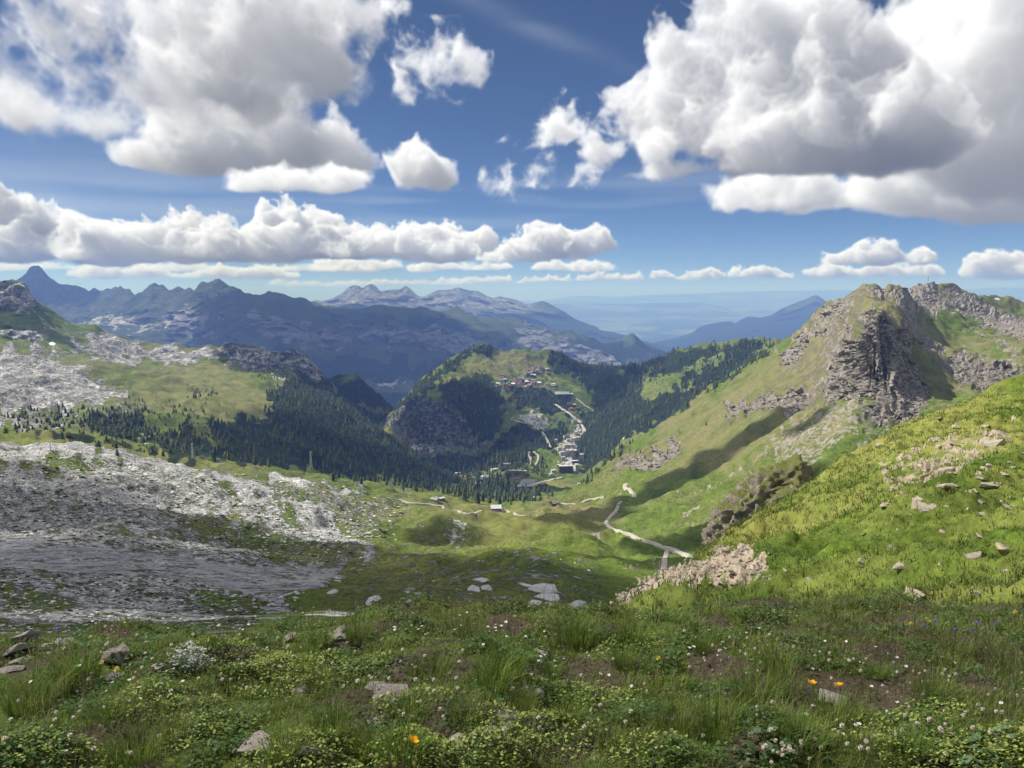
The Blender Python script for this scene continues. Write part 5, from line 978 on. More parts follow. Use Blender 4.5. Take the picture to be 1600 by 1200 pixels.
wood(V, [pq((330, 722), (450, 738), (600, 762), (600, 750), (450, 728), (340, 712))], 240, 15, Z_BELT, .35)
wood(V, [pq((0, 668), (150, 684), (330, 716), (340, 728), (150, 698), (0, 680))], 110, 12, Z_STRIP, .8)
wood(V, [pq((270, 718), (350, 728), (430, 742), (400, 748), (290, 738), (140, 712), (150, 705))], 42, 11, Z_STRIP, .9)
wood(V, [pq((820, 783), (842, 782), (864, 786), (864, 792), (850, 794), (840, 790), (820, 792))], 22, 10, Z_BELT)
wood(V, [pq((795, 785), (815, 785), (818, 792), (800, 795))], 8, 15, Z_BELT)
wood(LM, [pq((-480, 560), (760, 560), (760, 790), (-480, 790))], 3800, 15, Z_LEFT, .12, .1, mask='wood')
wood(LM, [pq((0, 640), (220, 640), (340, 665), (340, 690), (220, 690), (0, 670))], 300, 13, Z_LEFT, .6)
wood(LM, [pq((200, 615), (330, 640), (335, 670), (240, 665), (190, 640)), pq((290, 600), (340, 612), (345, 640), (300, 640))], 120, 12, Z_LEFT, .4)
wood(LM, [pq((345, 545), (480, 556), (520, 600), (430, 600), (350, 575))], 260, 12, Z_LEFT)
wood(GS, [pq((430, 560), (720, 560), (720, 800), (430, 800))], 1000, 16, Z_SPUR)
wood(FH, [pq((585, 520), (1050, 520), (1050, 800), (585, 800))], 3000, 14.5, Z_HILL, 0, .06, mask='wood')
wood(FH, [pq((600, 650), (690, 630), (756, 690), (740, 720), (640, 715)), pq((760, 590), (930, 590), (930, 740), (780, 740)), pq((690, 560), (860, 555), (860, 590), (700, 600))], 420, 11, Z_HILL, 0, .3)
wood(FH, [pq((612, 660), (650, 628), (700, 632), (756, 690), (740, 712), (640, 706))], 170, 12, Z_HILL)
wood(FH, [pq((690, 716), (770, 705), (850, 720), (850, 745), (700, 748))], 420, 15, Z_HILL)
wood(RF, [pq((870, 500), (1330, 500), (1330, 800), (870, 800))], 2800, 15, Z_RIDGE, 0, .1, mask='wood')
wood(RF, [pq((1000, 570), (1200, 530), (1200, 570), (1040, 650), (960, 690))], 420, 11, Z_RIDGE, .2, .5)
wood(RM, [pq((820, 520), (1330, 520), (1330, 800), (820, 800))], 130, 13, Z_FLANK, 0, .1, mask='wood')
wood(RM, [pq((970, 740), (1000, 700), (1060, 690), (1062, 712), (1010, 745)), pq((1090, 670), (1140, 630), (1260, 610), (1150, 660))], 34, 8, Z_FLANK)
def build_trees():
    T = np.array(TREES); d = np.linalg.norm(T[:, :3], axis=1); app = T[:, 3]/d; order = np.argsort(-app)
    single = []; ls = (V, RM, LM, FH, RF, GS)
    px, py = proj(T[:, 0], T[:, 1], T[:, 2]+T[:, 3]*.7)
    for k in order:
        if len(single) >= 300: break
        if not (2 < px[k] < 1598): continue
        tgt = Vector((T[k, 0], T[k, 1], T[k, 2]+T[k, 3]*.7)); dr = tgt.normalized(); dist = tgt.length
        if any((l.bvh.ray_cast(Vector((0, 0, 0)), dr, dist-4)[0] is not None) for l in ls): continue
        single.append(int(k))
    zl = {Z_BELT: ('dark conifer in the forest belt behind the barn and hut', 'conifers of the forest belt behind the huts'), Z_LEFT: ('dark conifer on the wooded slope left of the gorge', 'conifers on the left slope'), Z_STRIP: ('rounded dark pine on the green strip above the limestone', 'round pines above the limestone'),
          Z_HILL: ('dark conifer on the hill around the resort', 'conifers on the resort hill'), Z_RIDGE: ('dark conifer on the wooded ridge behind the resort', 'conifers on the wooded ridge'), Z_FLANK: ('dark conifer along the edge of the grassy mountain flank', 'conifers on the mountain flank'), Z_SPUR: ('dark conifer on the spur in the gorge', 'conifers on the spur')}
    for n, k in enumerate(single):
        x, y, z, h, kind, zone = T[k]; e = empty('round_pine_tree' if kind == 1 else ('leafy_tree' if kind == 2 else 'conifer_tree'), (x, y, z-.2), n*1.7); e.scale = (h, h, h)
        lab, grp = zl[int(zone)]
        if kind == 0 and zone == Z_STRIP: lab, grp = 'slender dark conifer on the green strip above the limestone', 'slender conifers above the limestone'
        if kind == 1: lab, grp = lab.replace('dark conifer', 'rounded dark pine'), grp+', round ones'
        if kind == 2: lab, grp = lab.replace('dark conifer', 'light green bushy tree'), grp+', leafy ones'
        tag(e, lab, 'tree', grp)
        c = link('crown', (crowns[4+n % 2] if kind else crowns[n % 4]) if kind != 2 else LEAFY, None, e); link('trunk', trunk_me, None, e)
    rest = np.setdiff1d(np.arange(len(T)), single); VV, FF, CC = [], [], []; off = 0
    for v in range(4):
        Vv, Ff, Cc = LOD[v]
        kk = rest[(T[rest, 4] == 0) & (rest % 3 == v)] if v < 3 else rest[T[rest, 4] >= 1]
        if not len(kk): continue
        a = RNG.uniform(0, 6.28, len(kk)); c, s = np.cos(a)[:, None], np.sin(a)[:, None]; H = T[kk, 3][:, None]; wd = RNG.uniform(.85, 1.25, (len(kk), 1))
        X = T[kk, 0][:, None]+(c*Vv[:, 0]-s*Vv[:, 1])*H*wd; Y = T[kk, 1][:, None]+(s*Vv[:, 0]+c*Vv[:, 1])*H*wd; Z = T[kk, 2][:, None]+Vv[:, 2]*H-.3
        cb = CONI[RNG.integers(0, 4, len(kk))]; lf = T[kk, 4] == 2; cb[lf] = BROAD[RNG.integers(0, 2, int(lf.sum()))]
        VV.append(np.stack([X, Y, Z], -1).reshape(-1, 3)); FF.append((Ff[None]+(np.arange(len(kk))*len(Vv))[:, None, None]).reshape(-1, 3)+off); CC.append((cb[:, None, :]*Cc[None, :, None]).reshape(-1, 3)); off += len(kk)*len(Vv)
    tag(link('forest', np_mesh('forest', np.concatenate(VV), np.concatenate(FF), colors=np.concatenate(CC)), MAT_CROWN), 'dark conifer forest covering the slopes round the resort', kind='stuff')
Vv, Ff, Cc = crown_arrays(640, 6, 9, .05, .33, True); LEAFY = np_mesh('crown', Vv, Ff, colors=Cc[:, None]*BROAD[0]); LEAFY.materials.append(MAT_CROWN)
build_trees()
# ---------------------------------------------------------------- buildings
WALLS = {'white': simple('white_render', (.50, .485, .46), .85, .2, .08, .4), 'concrete': simple('grey_concrete', (.40, .39, .37), .9, .15, .15, .3), 'wood': simple('brown_timber', (.16, .095, .06), .85, .15, .2, .8), 'dark': simple('dark_glazed_front', (.045, .045, .055), .4, .4, .2, .5), 'cream': simple('cream_render', (.55, .47, .36), .85, .2, .1, .4), 'stone': simple('stone_wall', (.33, .30, .27), .95, .1, .25, 1.2)}
ROOFS = {'pale': simple('pale_metal_roof', (.60, .62, .64), .45, .4, .08, .3, .3), 'grey': simple('grey_slate_roof', (.20, .205, .22), .7, .3, .15, .6), 'red': simple('rust_red_roof', (.28, .10, .08), .8, .2, .15, .6), 'gravel': simple('flat_gravel_roof', (.42, .405, .38), .95, .1, .1, .3), 'brown': simple('brown_shingle_roof', (.17, .12, .09), .85, .15, .15, .6)}
MAT_WIN = simple('window_glass', (.03, .04, .055), .15, .5, .2, .5)
def building(name, layer, px, py, w, d, h, rz, wall, roof, label, cat, group=None, gable=0., floors=None, sink=4., over=.6, bands=True, drop_xy=None):
    b = layer.hit(px, py)
    if b is None: return
    o = empty(name, b, rz)
    hw, hd = w/2, d/2
    if gable > 0:
        m = MB(); ys = [(-hw, 0), (hw, 0)]
        v = [(-hw, -hd, -sink), (hw, -hd, -sink), (hw, hd, -sink), (-hw, hd, -sink), (-hw, -hd, h), (hw, -hd, h), (hw, hd, h), (-hw, hd, h), (-hw, 0, h+gable), (hw, 0, h+gable)]
        me = np_mesh('wall', np.array(v), [np.array([[0, 1, 5, 4], [2, 3, 7, 6]]), np.array([[4, 7, 8], [5, 9, 6]]), np.array([[1, 2, 6, 5], [3, 0, 4, 7]])]); link('wall', me, WALLS[wall], o)
        for s in (-1, 1):
            r = MB(); th = .35; e = hd+over; k = gable/hd; z0 = h-over*k
            a = [(-hw-over, s*e, z0), (hw+over, s*e, z0), (hw+over, s*.01, h+gable+.01), (-hw-over, s*.01, h+gable+.01)]
            bb = [(x, y, z+th) for x, y, z in a]
            for f in ((0, 1, 2, 3), ): r.face(*[a[q] for q in f]); r.face(*[bb[q] for q in f])
            for q in range(4): r.face(a[q], a[(q+1) % 4], bb[(q+1) % 4], bb[q])
            r.build('roof', ROOFS[roof], o)
    else:
        MB().box((0, 0, (h-sink)/2), (w, d, h+sink)).build('wall', WALLS[wall], o)
        MB().box((0, 0, h+.31), (w+.5, d+.5, .6)).box((w*.2, d*.1, h+1.3), (min(4, w*.2), min(4, d*.3), 1.6)).build('roof', ROOFS[roof], o)
    fl = floors if floors is not None else max(1, int(h/3.2))
    if bands:
        for k in range(fl):
            z = h*(k+.55)/fl
            wd = MB()
            nb = 1 if w > 40 else min(5, max(2, int(w/4.5)))
            for q in range(nb): wd.box(((q+.5)/nb*w*.94-w*.47, -hd-.03, z), (w*.94/nb*(.62 if nb > 1 else 1.), .12, h/fl*.42))
            wd.build('window_row', MAT_WIN, o)
    tag(o, label, cat, group); return o
# huts in the pasture
building('hut', V, 680, 783, 13, 9, 3.4, R(-35), 'stone', 'grey', 'low grey roofed hut with a shed roof beside a gravel pad', 'hut', gable=2.4, floors=1)
building('hut_annex', V, 687, 781, 16, 5.5, 2.6, R(38), 'wood', 'pale', 'long pale roofed annex joined to the grey hut', 'hut', gable=1.3, floors=1)
building('barn', V, 775, 796, 16, 11, 3.2, R(4), 'wood', 'pale', 'barn with a shining pale metal roof and dark timber front', 'barn', gable=4.2, floors=1)
building('shed', V, 787, 796, 4, 4, 2.2, R(10), 'stone', 'grey', 'tiny grey shed at the end of the pale roofed barn', 'shed', gable=1., floors=1)
building('chalet', RM, 866, 789, 10, 8, 3.2, R(40), 'wood', 'grey', 'small dark chalet with grey roof on the grassy knoll', 'chalet', gable=2.6, floors=1)
# lower resort
for a in ((720, 752, 44, 16, 7, 8, 'white', 'pale', 'long hall with a pale roof at the foot of the wooded slope', 3.), (724, 748, 26, 14, 8, -15, 'wood', 'red', 'hall with a rust red roof above the pale one', 3.), (745, 758, 22, 14, 8, 20, 'cream', 'gravel', 'cream building half hidden by the forest belt', 0), (760, 750, 30, 22, 12, -20, 'white', 'pale', 'broad pale roofed building among the conifers', 4.),
          (773, 737, 26, 14, 10, 25, 'cream', 'gravel', 'cream building beside the valley forest', 0), (784, 752, 16, 12, 7, 0, 'cream', 'brown', 'small cream house in front of the tall conifers', 3.), (808, 742, 60, 14, 15, -4, 'concrete', 'gravel', 'long grey apartment bar with a flat roof above the car park', 0), (807, 750, 26, 12, 6, 0, 'white', 'red', 'low white building with a red front below the grey bar', 0), (715, 742, 18, 12, 7, 0, 'cream', 'gravel', 'small cream house at the wood edge of the gorge', 0),
          (792, 727, 26, 12, 6, 10, 'concrete', 'grey', 'grey roofed house in the clearing above the bar', 2.5)):
    building('resort_building', FH if a[1] < 746 else V, a[0], a[1], a[2], a[3], a[4], R(a[5]), a[6], a[7], a[8], 'building', 'lower resort buildings', gable=a[9], sink=8)
# the stacked concrete blocks
for a in ((884, 737, 58, 24, 26, 6, 'dark', 'gravel', 'big block with a black glazed front at the foot of the resort'), (901, 735, 14, 24, 27, 6, 'white', 'gravel', 'white end block beside the black glazed front'), (909, 722, 18, 18, 36, -8, 'white', 'gravel', 'tall white tower block beside the curved arcade'), (899, 724, 28, 16, 12, 14, 'dark', 'pale', 'low dark arcade with a curved pale roof under the tower'),
          (892, 712, 12, 30, 26, -14, 'concrete', 'gravel', 'narrow concrete slab standing left of its twin'), (899, 712, 12, 30, 26, -14, 'concrete', 'gravel', 'narrow concrete slab standing right of its twin'), (886, 711, 11, 28, 24, -14, 'white', 'gravel', 'white slab at the head of the concrete slabs'), (879, 712, 24, 16, 18, 10, 'white', 'gravel', 'stepped white block on the wooded edge of the resort'), (874, 704, 20, 14, 15, 20, 'white', 'gravel', 'white block with a dark side near the wood'), (880, 720, 16, 14, 18, 0, 'white', 'gravel', 'white block below the stepped terraces'),
          (884, 699, 22, 14, 12, 24, 'white', 'gravel', 'white block on the middle terrace'), (893, 698, 30, 14, 9, -20, 'cream', 'gravel', 'cream block with a broad terrace roof'), (897, 688, 16, 26, 12, -24, 'white', 'pale', 'long white roof running up the slope'), (904, 686, 12, 30, 10, -18, 'white', 'gravel', 'second long white roof beside the lawn'), (912, 694, 14, 34, 8, -6, 'white', 'gravel', 'pale terrace block above the tower'),
          (884, 684, 22, 14, 12, 20, 'white', 'brown', 'white block with a reddish front at the wood edge'), (888, 690, 18, 14, 12, 10, 'white', 'gravel', 'small white block in the middle of the slope'), (900, 678, 14, 20, 10, -20, 'white', 'pale', 'upper white block with a bluish roof'), (906, 676, 12, 22, 9, -20, 'white', 'gravel', 'upper white block beside the bend of the road'), (865, 738, 22, 14, 10, 18, 'white', 'pale', 'white cluster block below the resort trees'), (874, 730, 20, 14, 11, -8, 'white', 'gravel', 'white block left of the black glazed front'), (861, 743, 16, 12, 8, 20, 'white', 'pale', 'outlying white chalet at the lower wood edge'), (922, 745, 22, 12, 7, 0, 'white', 'pale', 'low white station at the foot of the grassy flank'), (905, 757, 12, 8, 4, 10, 'concrete', 'pale', 'small grey shed on the dark green flat'), (869, 690, 14, 12, 10, 0, 'white', 'gravel', 'lone white block by the bright lawn')):
    building('apartment_block', FH if a[1] < 752 else V, a[0], a[1], a[2]*.8, a[3]*.8, a[4]*.8, R(a[5]), a[6], a[7], a[8], 'apartment block', 'apartment blocks of the resort', sink=10)
for a in ((898, 660, 20, 14, 9, 15, 'white', 'grey', 'white chalet with a dark roof by the bend of the road', 4), (893, 641, 14, 11, 8, -10, 'wood', 'red', 'brown chalet with a red roof above the road', 4), (897, 635, 14, 11, 8, 20, 'wood', 'pale', 'brown chalet with a pale roof above the road', 4), (902, 640, 14, 11, 7, 10, 'wood', 'brown', 'brown chalet at the end of the row above the road', 4), (889, 632, 13, 10, 7, 0, 'cream', 'brown', 'cream chalet heading the row above the road', 4)):
    building('chalet', FH, a[0], a[1], a[2], a[3], a[4], R(a[5]), a[6], a[7], a[8], 'chalet', 'chalets on the resort hill', gable=a[9], sink=6)
building('hotel', FH, 878, 619, 62, 16, 10, R(4), 'dark', 'pale', 'long dark hotel with a pointed roof on the upper terrace', 'hotel', gable=10, sink=8)
building('hotel_wing', FH, 890, 618, 30, 14, 7, R(-6), 'wood', 'pale', 'low wing at the end of the dark hotel', 'hotel', gable=4, sink=8)
building('lift_station', RF, 949, 590, 26, 18, 14, R(0), 'concrete', 'pale', 'pale lift station alone in the forest on the ridge', 'lift station', gable=5, sink=6)
rc = np.random.default_rng(90); UP = []
for x0, x1, y0, y1, n in ((816, 842, 580, 590, 12), (834, 858, 574, 586, 8), (780, 800, 588, 596, 6), (798, 826, 594, 604, 11), (822, 846, 596, 603, 7), (776, 800, 600, 607, 5), (806, 838, 604, 608, 6), (846, 866, 600, 610, 4)):
    for _ in range(n): UP.append((rc.uniform(x0, x1), rc.uniform(y0, y1)))
for i, (px, py) in enumerate(UP):
    wl = ['wood', 'white', 'cream', 'wood'][i % 4]; rf_ = ['brown', 'grey', 'brown', 'pale', 'red'][i % 5]
    building('chalet', FH, px, py, rc.uniform(12, 22), rc.uniform(10, 13), rc.uniform(6, 11), rc.uniform(-.5, .5), wl, rf_, {'wood': 'brown timber chalet', 'white': 'white chalet', 'cream': 'cream chalet'}[wl]+{'red': ' with a red roof', 'pale': ' with a pale roof', 'grey': ' with a grey roof', 'brown': ' with a brown roof'}[rf_]+' in the hamlet under the hilltop pasture', 'chalet', 'chalets of the upper hamlet', gable=3.5, sink=6, floors=2)
# ---------------------------------------------------------------- lift pylons, mast, marker posts
MAT_STEEL = simple('galvanised_steel', (.46, .48, .50), .5, .5, .08, 2., .3)
def t_pylon(layer, px, py, h, label, rz=.3):
    b = layer.hit(px, py)
    if b is None: return
    o = empty('lift_pylon', b, rz); tag(o, label, 'lift pylon', 'lift pylons')
    MB().tube([(0, 0, -2), (0, 0, h*.5), (0, 0, h)], [.75, .6, .45], 8).build('pole', MAT_STEEL, o)
    MB().box((0, 0, h-.3), (6.4, .5, .6)).build('crossbar', MAT_STEEL, o)
    for s in (-1, 1):
        MB().box((s*3., 0, h-1.0), (.35, 3.6, .5)).tube([(s*3., -1.5, h-1.2), (s*3., -1.5, h-.9)], .4, 8).tube([(s*3., 1.5, h-1.2), (s*3., 1.5, h-.9)], .4, 8).build('sheave_beam', MAT_STEEL, o)
    MB().box((0, 0, h+1.1), (.25, .25, 2.2)).box((0, 0, h+2.1), (5., .25, .25)).build('headframe', MAT_STEEL, o)
t_pylon(V, 347, 746, 19, 'grey lift pylon among the round pines beyond the limestone'); t_pylon(V, 211, 722, 13, 'grey lift pylon on the upper edge of the limestone'); t_pylon(V, 79, 704, 11, 'grey lift pylon furthest to the left on the limestone crest')
t_pylon(V, 487, 764, 12, 'grey lift pylon on the pale track left of the huts'); t_pylon(V, 559, 769, 14, 'grey lift pylon on the pasture above the long track'); t_pylon(V, 594, 761, 20, 'dark lift pylon against the forest belt'); t_pylon(V, 633, 777, 9, 'short lift pylon left of the grey hut'); t_pylon(V, 612, 763, 13, 'pale lift pylon just right of the dark one')
t_pylon(RM, 1249, 512, 12, 'tiny lift pylon on the crest left of the rocky summit')
def lattice(layer, px, py, h, label):
    b = layer.hit(px, py)
    if b is None: return
    o = empty('lattice_pylon', b, .4); tag(o, label, 'pylon', 'lattice pylons'); k = h*.075; tp = h*.02
    for sx in (-1, 1):
        for sy in (-1, 1): MB().tube([(sx*k, sy*k, -1), (sx*tp, sy*tp, h)], .28, 4).build('leg', MAT_STEEL_W, o)
    br = MB(); n = 7
    for i in range(n):
        z0, z1 = h*i/n, h*(i+1)/n; r0 = k+(tp-k)*i/n; r1 = k+(tp-k)*(i+1)/n
        for a, c in (((-1, -1), (1, -1)), ((1, -1), (1, 1)), ((1, 1), (-1, 1)), ((-1, 1), (-1, -1))):
            br.tube([(a[0]*r0, a[1]*r0, z0), (c[0]*r1, c[1]*r1, z1)], .16, 4); br.tube([(a[0]*r1, a[1]*r1, z1), (c[0]*r1, c[1]*r1, z1)], .14, 4)
    br.build('bracing', MAT_STEEL_W, o)
    MB().box((0, 0, h), (h*.16, .5, .8)).build('crossarm', MAT_STEEL_W, o)
MAT_STEEL_W = simple('white_painted_steel', (.68, .68, .66), .5, .4, .05, 2.)
lattice(V, 301, 717, 26, 'white lattice pylon on the green strip before the forest'); lattice(LM, 486, 731, 38, 'white lattice pylon in front of the dark wooded slope')
def mast():
    b = RM.hit(1450, 442.5) or at(1450, 441, 1940); o = empty('radio_mast', b); tag(o, 'thin radio mast on the rounded summit', 'mast'); m = simple('dark_steel', (.10, .11, .13), .6, .3, .1, 2.)
    MB().tube([(0, 0, -3), (0, 0, 8), (0, 0, 16)], [.5, .4, .25], 6).build('pole', m, o); MB().box((0, 0, 14), (1.2, .4, 3.4)).build('antenna', m, o)
    b = RM.hit(1459, 443) or at(1459, 442, 1940); o = empty('summit_hut', b); tag(o, 'small box-like shelter on the summit beside the mast', 'shelter'); MB().box((0, 0, 1.8), (3., 3., 5.6)).build('wall', m, o); MB().box((0, 0, 5.2), (4., 4., .7)).build('roof', m, o)
mast()
def post(layer, px, py, h, label):
    b = layer.hit(px, py); o = empty('marker_post', b); tag(o, label, 'post'); MB().tube([(0, 0, -1), (0, 0, h)], [.22, .2], 6).build('pole', WALLS['stone'], o); MB().box((0, 0, h-.6), (.9, .3, 1.3)).build('sign_panel', WALLS['concrete'], o)
post(V, 674, 893, 5.4, 'pale marker post on the dark green mound')
# ---------------------------------------------------------------- stones
t = NT('pale_sandstone'); p = t.pos(); n1 = t.noise(p, 1.6, 6, .6); n2 = t.noise(p, 14., 5, .7); oi = t.new('ShaderNodeObjectInfo')
rcc = t.mix(oi.outputs['Random'], (.38, .30, .22), (.34, .31, .26)); rcc = t.mix(t.ramp(n1, .45, .7), rcc, (.26, .22, .18)); rcc = t.mix(t.ramp(t.noise(p, 5., 3, .5), .60, .68), rcc, (.36, .37, .17))
MAT_STONE = t.diffuse(t.mul(rcc, t.ramp(n2, .2, .8, .75, 1.2)), t.bump(t.math('ADD', n1, n2), .05, .7), rough=.95, spec=.08)
t = NT('grey_stone'); p = t.pos(); n1 = t.noise(p, 6., 6, .6); n2 = t.noise(p, 60., 5, .7); oi = t.new('ShaderNodeObjectInfo')
rcc = t.mix(oi.outputs['Random'], (.17, .155, .145), (.24, .215, .19)); rcc = t.mix(t.ramp(n1, .4, .7), rcc, (.13, .115, .105)); MAT_GREYSTONE = t.diffuse(t.mul(rcc, t.ramp(n2, .2, .8, .75, 1.25)), t.bump(t.math('ADD', n1, n2), .012, .7), rough=.95, spec=.08)
t = NT('white_limestone'); p = t.pos(); n1 = t.noise(p, .25, 6, .65); n2 = t.noise(p, 1.5, 5, .7); MAT_LIME = t.diffuse(t.mul(t.mix(t.ramp(n1, .35, .65), LIME1, LIME2), t.ramp(n2, .2, .8, .7, 1.15)), t.bump(n2, .3, .7), rough=.95, spec=.06)
def hull_rock(seed, n=16, sx=1., sy=.8, sz=.5, bev=True):
    g = np.random.default_rng(seed); bm = bmesh.new()
    for _ in range(n):
        v = g.normal(0, 1, 3); v /= max(np.abs(v).max(), np.linalg.norm(v)*.8); bm.verts.new((v[0]*sx*.5*g.uniform(.8, 1.1), v[1]*sy*.5*g.uniform(.8, 1.1), v[2]*sz*.5*g.uniform(.8, 1.1)))
    r_ = bmesh.ops.convex_hull(bm, input=bm.verts); bmesh.ops.delete(bm, geom=[v for v in bm.verts if not v.link_faces], context='VERTS')
    if bev: bmesh.ops.bevel(bm, geom=list(bm.edges), offset=.025*min(sx, sy, sz), segments=1, affect='EDGES')
    me = bpy.data.meshes.new('stone'); bmesh.ops.recalc_face_normals(bm, faces=bm.faces); bm.to_mesh(me); bm.free(); return me
def rocks(mat, seeds, **k):
    out = []
    for s in seeds: me = hull_rock(s, **k); me.materials.append(mat); out.append(me)
    return out
R_STONE = rocks(MAT_STONE, range(700, 708), n=15, sz=.45)+rocks(MAT_STONE, range(708, 712), n=14, sx=1.2, sy=.7, sz=.28)
R_GREY = rocks(MAT_GREYSTONE, range(720, 728), n=15, sx=1.1, sy=.85, sz=.4)
def stone(meshes, i, loc, size, tilt, label, group, cat='stone', name='stone'):
    o = link(name, meshes[i % len(meshes)]); o.location = loc; o.scale = (size, size, size); g = np.random.default_rng(i); o.rotation_euler = (g.normal(0, tilt), g.normal(0, tilt), g.uniform(0, 6.28)); return tag(o, label, cat, group)
BIG = [(1466, 686, 1.5, .5, 'long pale slab leaning on the upper hillside'), (1565, 676, 1.6, .3, 'dark-mouthed boulder high on the hillside near the edge'), (1555, 690, 1.3, .6, 'reddish slab under the dark-mouthed boulder'), (1540, 694, 1.1, .5, 'grey block left of the reddish slab'), (1478, 734, 1.2, .7, 'upright stone with a black hollow in mid hillside'), (1452, 728, .8, .5, 'pale stone just left of the black hollow'), (1447, 742, .9, .6, 'narrow reddish stone under the pale one'), (1450, 788, 1.1, .4, 'pale ledge of cracked rock low in the stone field'), (1433, 790, .7, .5, 'rounded stone left of the cracked ledge'), (1384, 786, .62, .2, 'flat orange stone alone on the turf'), (1362, 776, .4, .2, 'small pinkish stone left of the flat orange one'),
       (1413, 880, .62, .1, 'flat-topped pale boulder alone on the shady turf'), (1315, 952, .34, .3, 'pale upright stone of the pair on the lower turf'), (1300, 957, .30, .2, 'low pale stone of the pair on the lower turf'), (1437, 967, .36, .3, 'cracked pale stone near the purple flowers'), (1575, 853, .7, .1, 'long white stone near the edge of the shady turf'), (1566, 950, .3, .2, 'small pale stone low at the edge'), (1422, 712, 1., .3, 'thin pale slab on the upper turf crest'), (1494, 665, .7, .2, 'white stone just under the skyline'), (1540, 664, .7, .2, 'white block on the upper turf near the skyline'), (1470, 655, .9, .5, 'dark rimmed rock on the skyline of the hillside'), (1588, 652, .9, .2, 'long white stone near the upper edge'), (1402, 775, .7, .6, 'upright pale stone left in the stone field'), (1547, 752, 1.3, .3, 'long grey slab with shadow beneath it'), (1515, 768, .9, .3, 'pale slab below the long grey slab'), (1488, 712, .9, .3, 'flat stone above the black hollow')]
for i, (px, py, s, tl, lb) in enumerate(BIG):
    h = HS.hit(px, py)
    if h: stone(R_STONE, i, h-Vector((0, 0, .10*s)), s*.72, tl, lb, 'stones on the near hillside', 'boulder', 'boulder')
g = np.random.default_rng(33); cnt = 0
for i in range(400):
    if cnt >= 150: break
    if i % 3: px, py = g.normal(1480, 70), g.normal(735, 38)
    else: px, py = g.uniform(1150, 1600), g.uniform(640, 980)
    h = HS.hit(px, py)
    if h is None or px > 1625 or h.y < 8: continue
    s = float(np.clip(g.lognormal(-1.75, .5), .06, .5)); cnt += 1
    up = py < 820
    stone(R_STONE, 40+i, h-Vector((0, 0, .08*s)), s, .35, 'small pale stone in the stony patch of the upper hillside' if up else 'small pale stone half hidden in the lower turf', 'small stones of the upper hillside' if up else 'small stones in the lower turf')
def scree_tongue():
    ok = np.flatnonzero((HS.A['scree'].ravel() > .45) & (HS.PX.ravel() < 1260)); g = np.random.default_rng(55); w = HS.Y.ravel()[ok]**1.2; k = g.choice(ok, 7500, p=w/w.sum())
    base = []
    for me in [hull_rock(q, n=11, sz=.5, bev=False) for q in range(760, 770)]:
        v = np.empty(len(me.vertices)*3); me.vertices.foreach_get('co', v); base.append((v.reshape(-1, 3), [list(q.vertices) for q in me.polygons]))
    VV, FF, off = [], [], 0; big = 0
    for n, kk in enumerate(k):
        P = HS.V[kk]+np.r_[g.normal(0, .15, 2), 0]; s = float(np.clip(g.lognormal(-2.45, .45), .045, .4)); a = g.uniform(0, 6.28)
        if n < 60:
            s = max(s, .12)*1.2; h = HS.drop(P[0], P[1])
            stone(R_STONE, 900+n, (P[0], P[1], (h.z if h else P[2])+.05*s), s, .4, 'pinkish angular stone in the scree tongue on the near slope', 'stones of the scree tongue'); continue
        v, f = base[n % len(base)]; tx, ty = g.normal(0, .4, 2); c, sn = math.cos(a), math.sin(a)
        q = np.stack([c*v[:, 0]-sn*v[:, 1], sn*v[:, 0]+c*v[:, 1], v[:, 2]+tx*v[:, 0]+ty*v[:, 1]], -1)*s+P+np.array([0, 0, .06*s])
        VV.append(q); FF += [[j+off for j in u] for u in f]; off += len(v)
    me = bpy.data.meshes.new('scree'); me.from_pydata(np.concatenate(VV).tolist(), [], FF); me.update(); tag(link('scree', me, MAT_STONE), 'pinkish rubble spilling down the edge of the hillside', kind='stuff')
scree_tongue()
MARKS = []
for i, (px, py, s, lb) in enumerate(((605, 1085, .20, 'brown split slab among clover in mid meadow'), (590, 1074, .12, 'small brown stone touching the split slab'), (590, 1092, .1, 'chip of brown stone under the split slab'), (832, 1085, .16, 'brown stone on edge in the meadow centre'), (415, 1165, .20, 'grey block in the meadow by the lower edge'), (455, 1168, .10, 'pale stone right of the grey block'), (475, 1170, .13, 'flat pale stone at the lower edge'), (722, 1165, .13, 'pale flat stone on bare soil at the lower edge'), (790, 1127, .12, 'flat grey stone right of mid meadow'), (468, 1080, .09, 'small dark stone under the yellow green herb'), (182, 1023, .24, 'flat grey slab behind the tufts at left'), (172, 1062, .15, 'pale wedge stone beside a yellow flower'), (249, 1043, .09, 'dark upright stone by the silvery herb'), (40, 1000, .30, 'flat layered stone at the left edge'), (20, 1015, .22, 'grey stone under the layered stone'), (60, 990, .2, 'brown stone behind the layered stone'), (15, 1048, .16, 'white lichen stone at the left edge'), (25, 1035, .18, 'dark stone at the left edge'), (845, 1028, .14, 'small grey stone behind mid meadow'), (1305, 1095, .20, 'grey flat stone beside the orange poppies'), (290, 1150, .1, 'grey stone in a bare patch at lower left'), (450, 1000, .14, 'dark stone near the crest'), (540, 988, .2, 'white flat stone on the meadow crest'), (1472, 1150, .12, 'brownish stone behind clover at lower right'), (592, 1128, .1, 'rounded grey stone half sunk in grass'), (765, 1143, .08, 'small flake of stone on bare soil'), (740, 1150, .09, 'dark flake of stone on bare soil'), (100, 1005, .15, 'reddish stone on the bare bank'), (75, 1012, .13, 'small brown stone on the bare bank'), (880, 1012, .1, 'small brown stone beneath the crest tuft'))):
    MARKS.append((px, py, lb)); x, y = ground_px(px, py); stone(R_GREY, i, (x, y, float(meadow_z(x, y))+.0*s), s*.95, .12, lb, 'stones in the meadow')
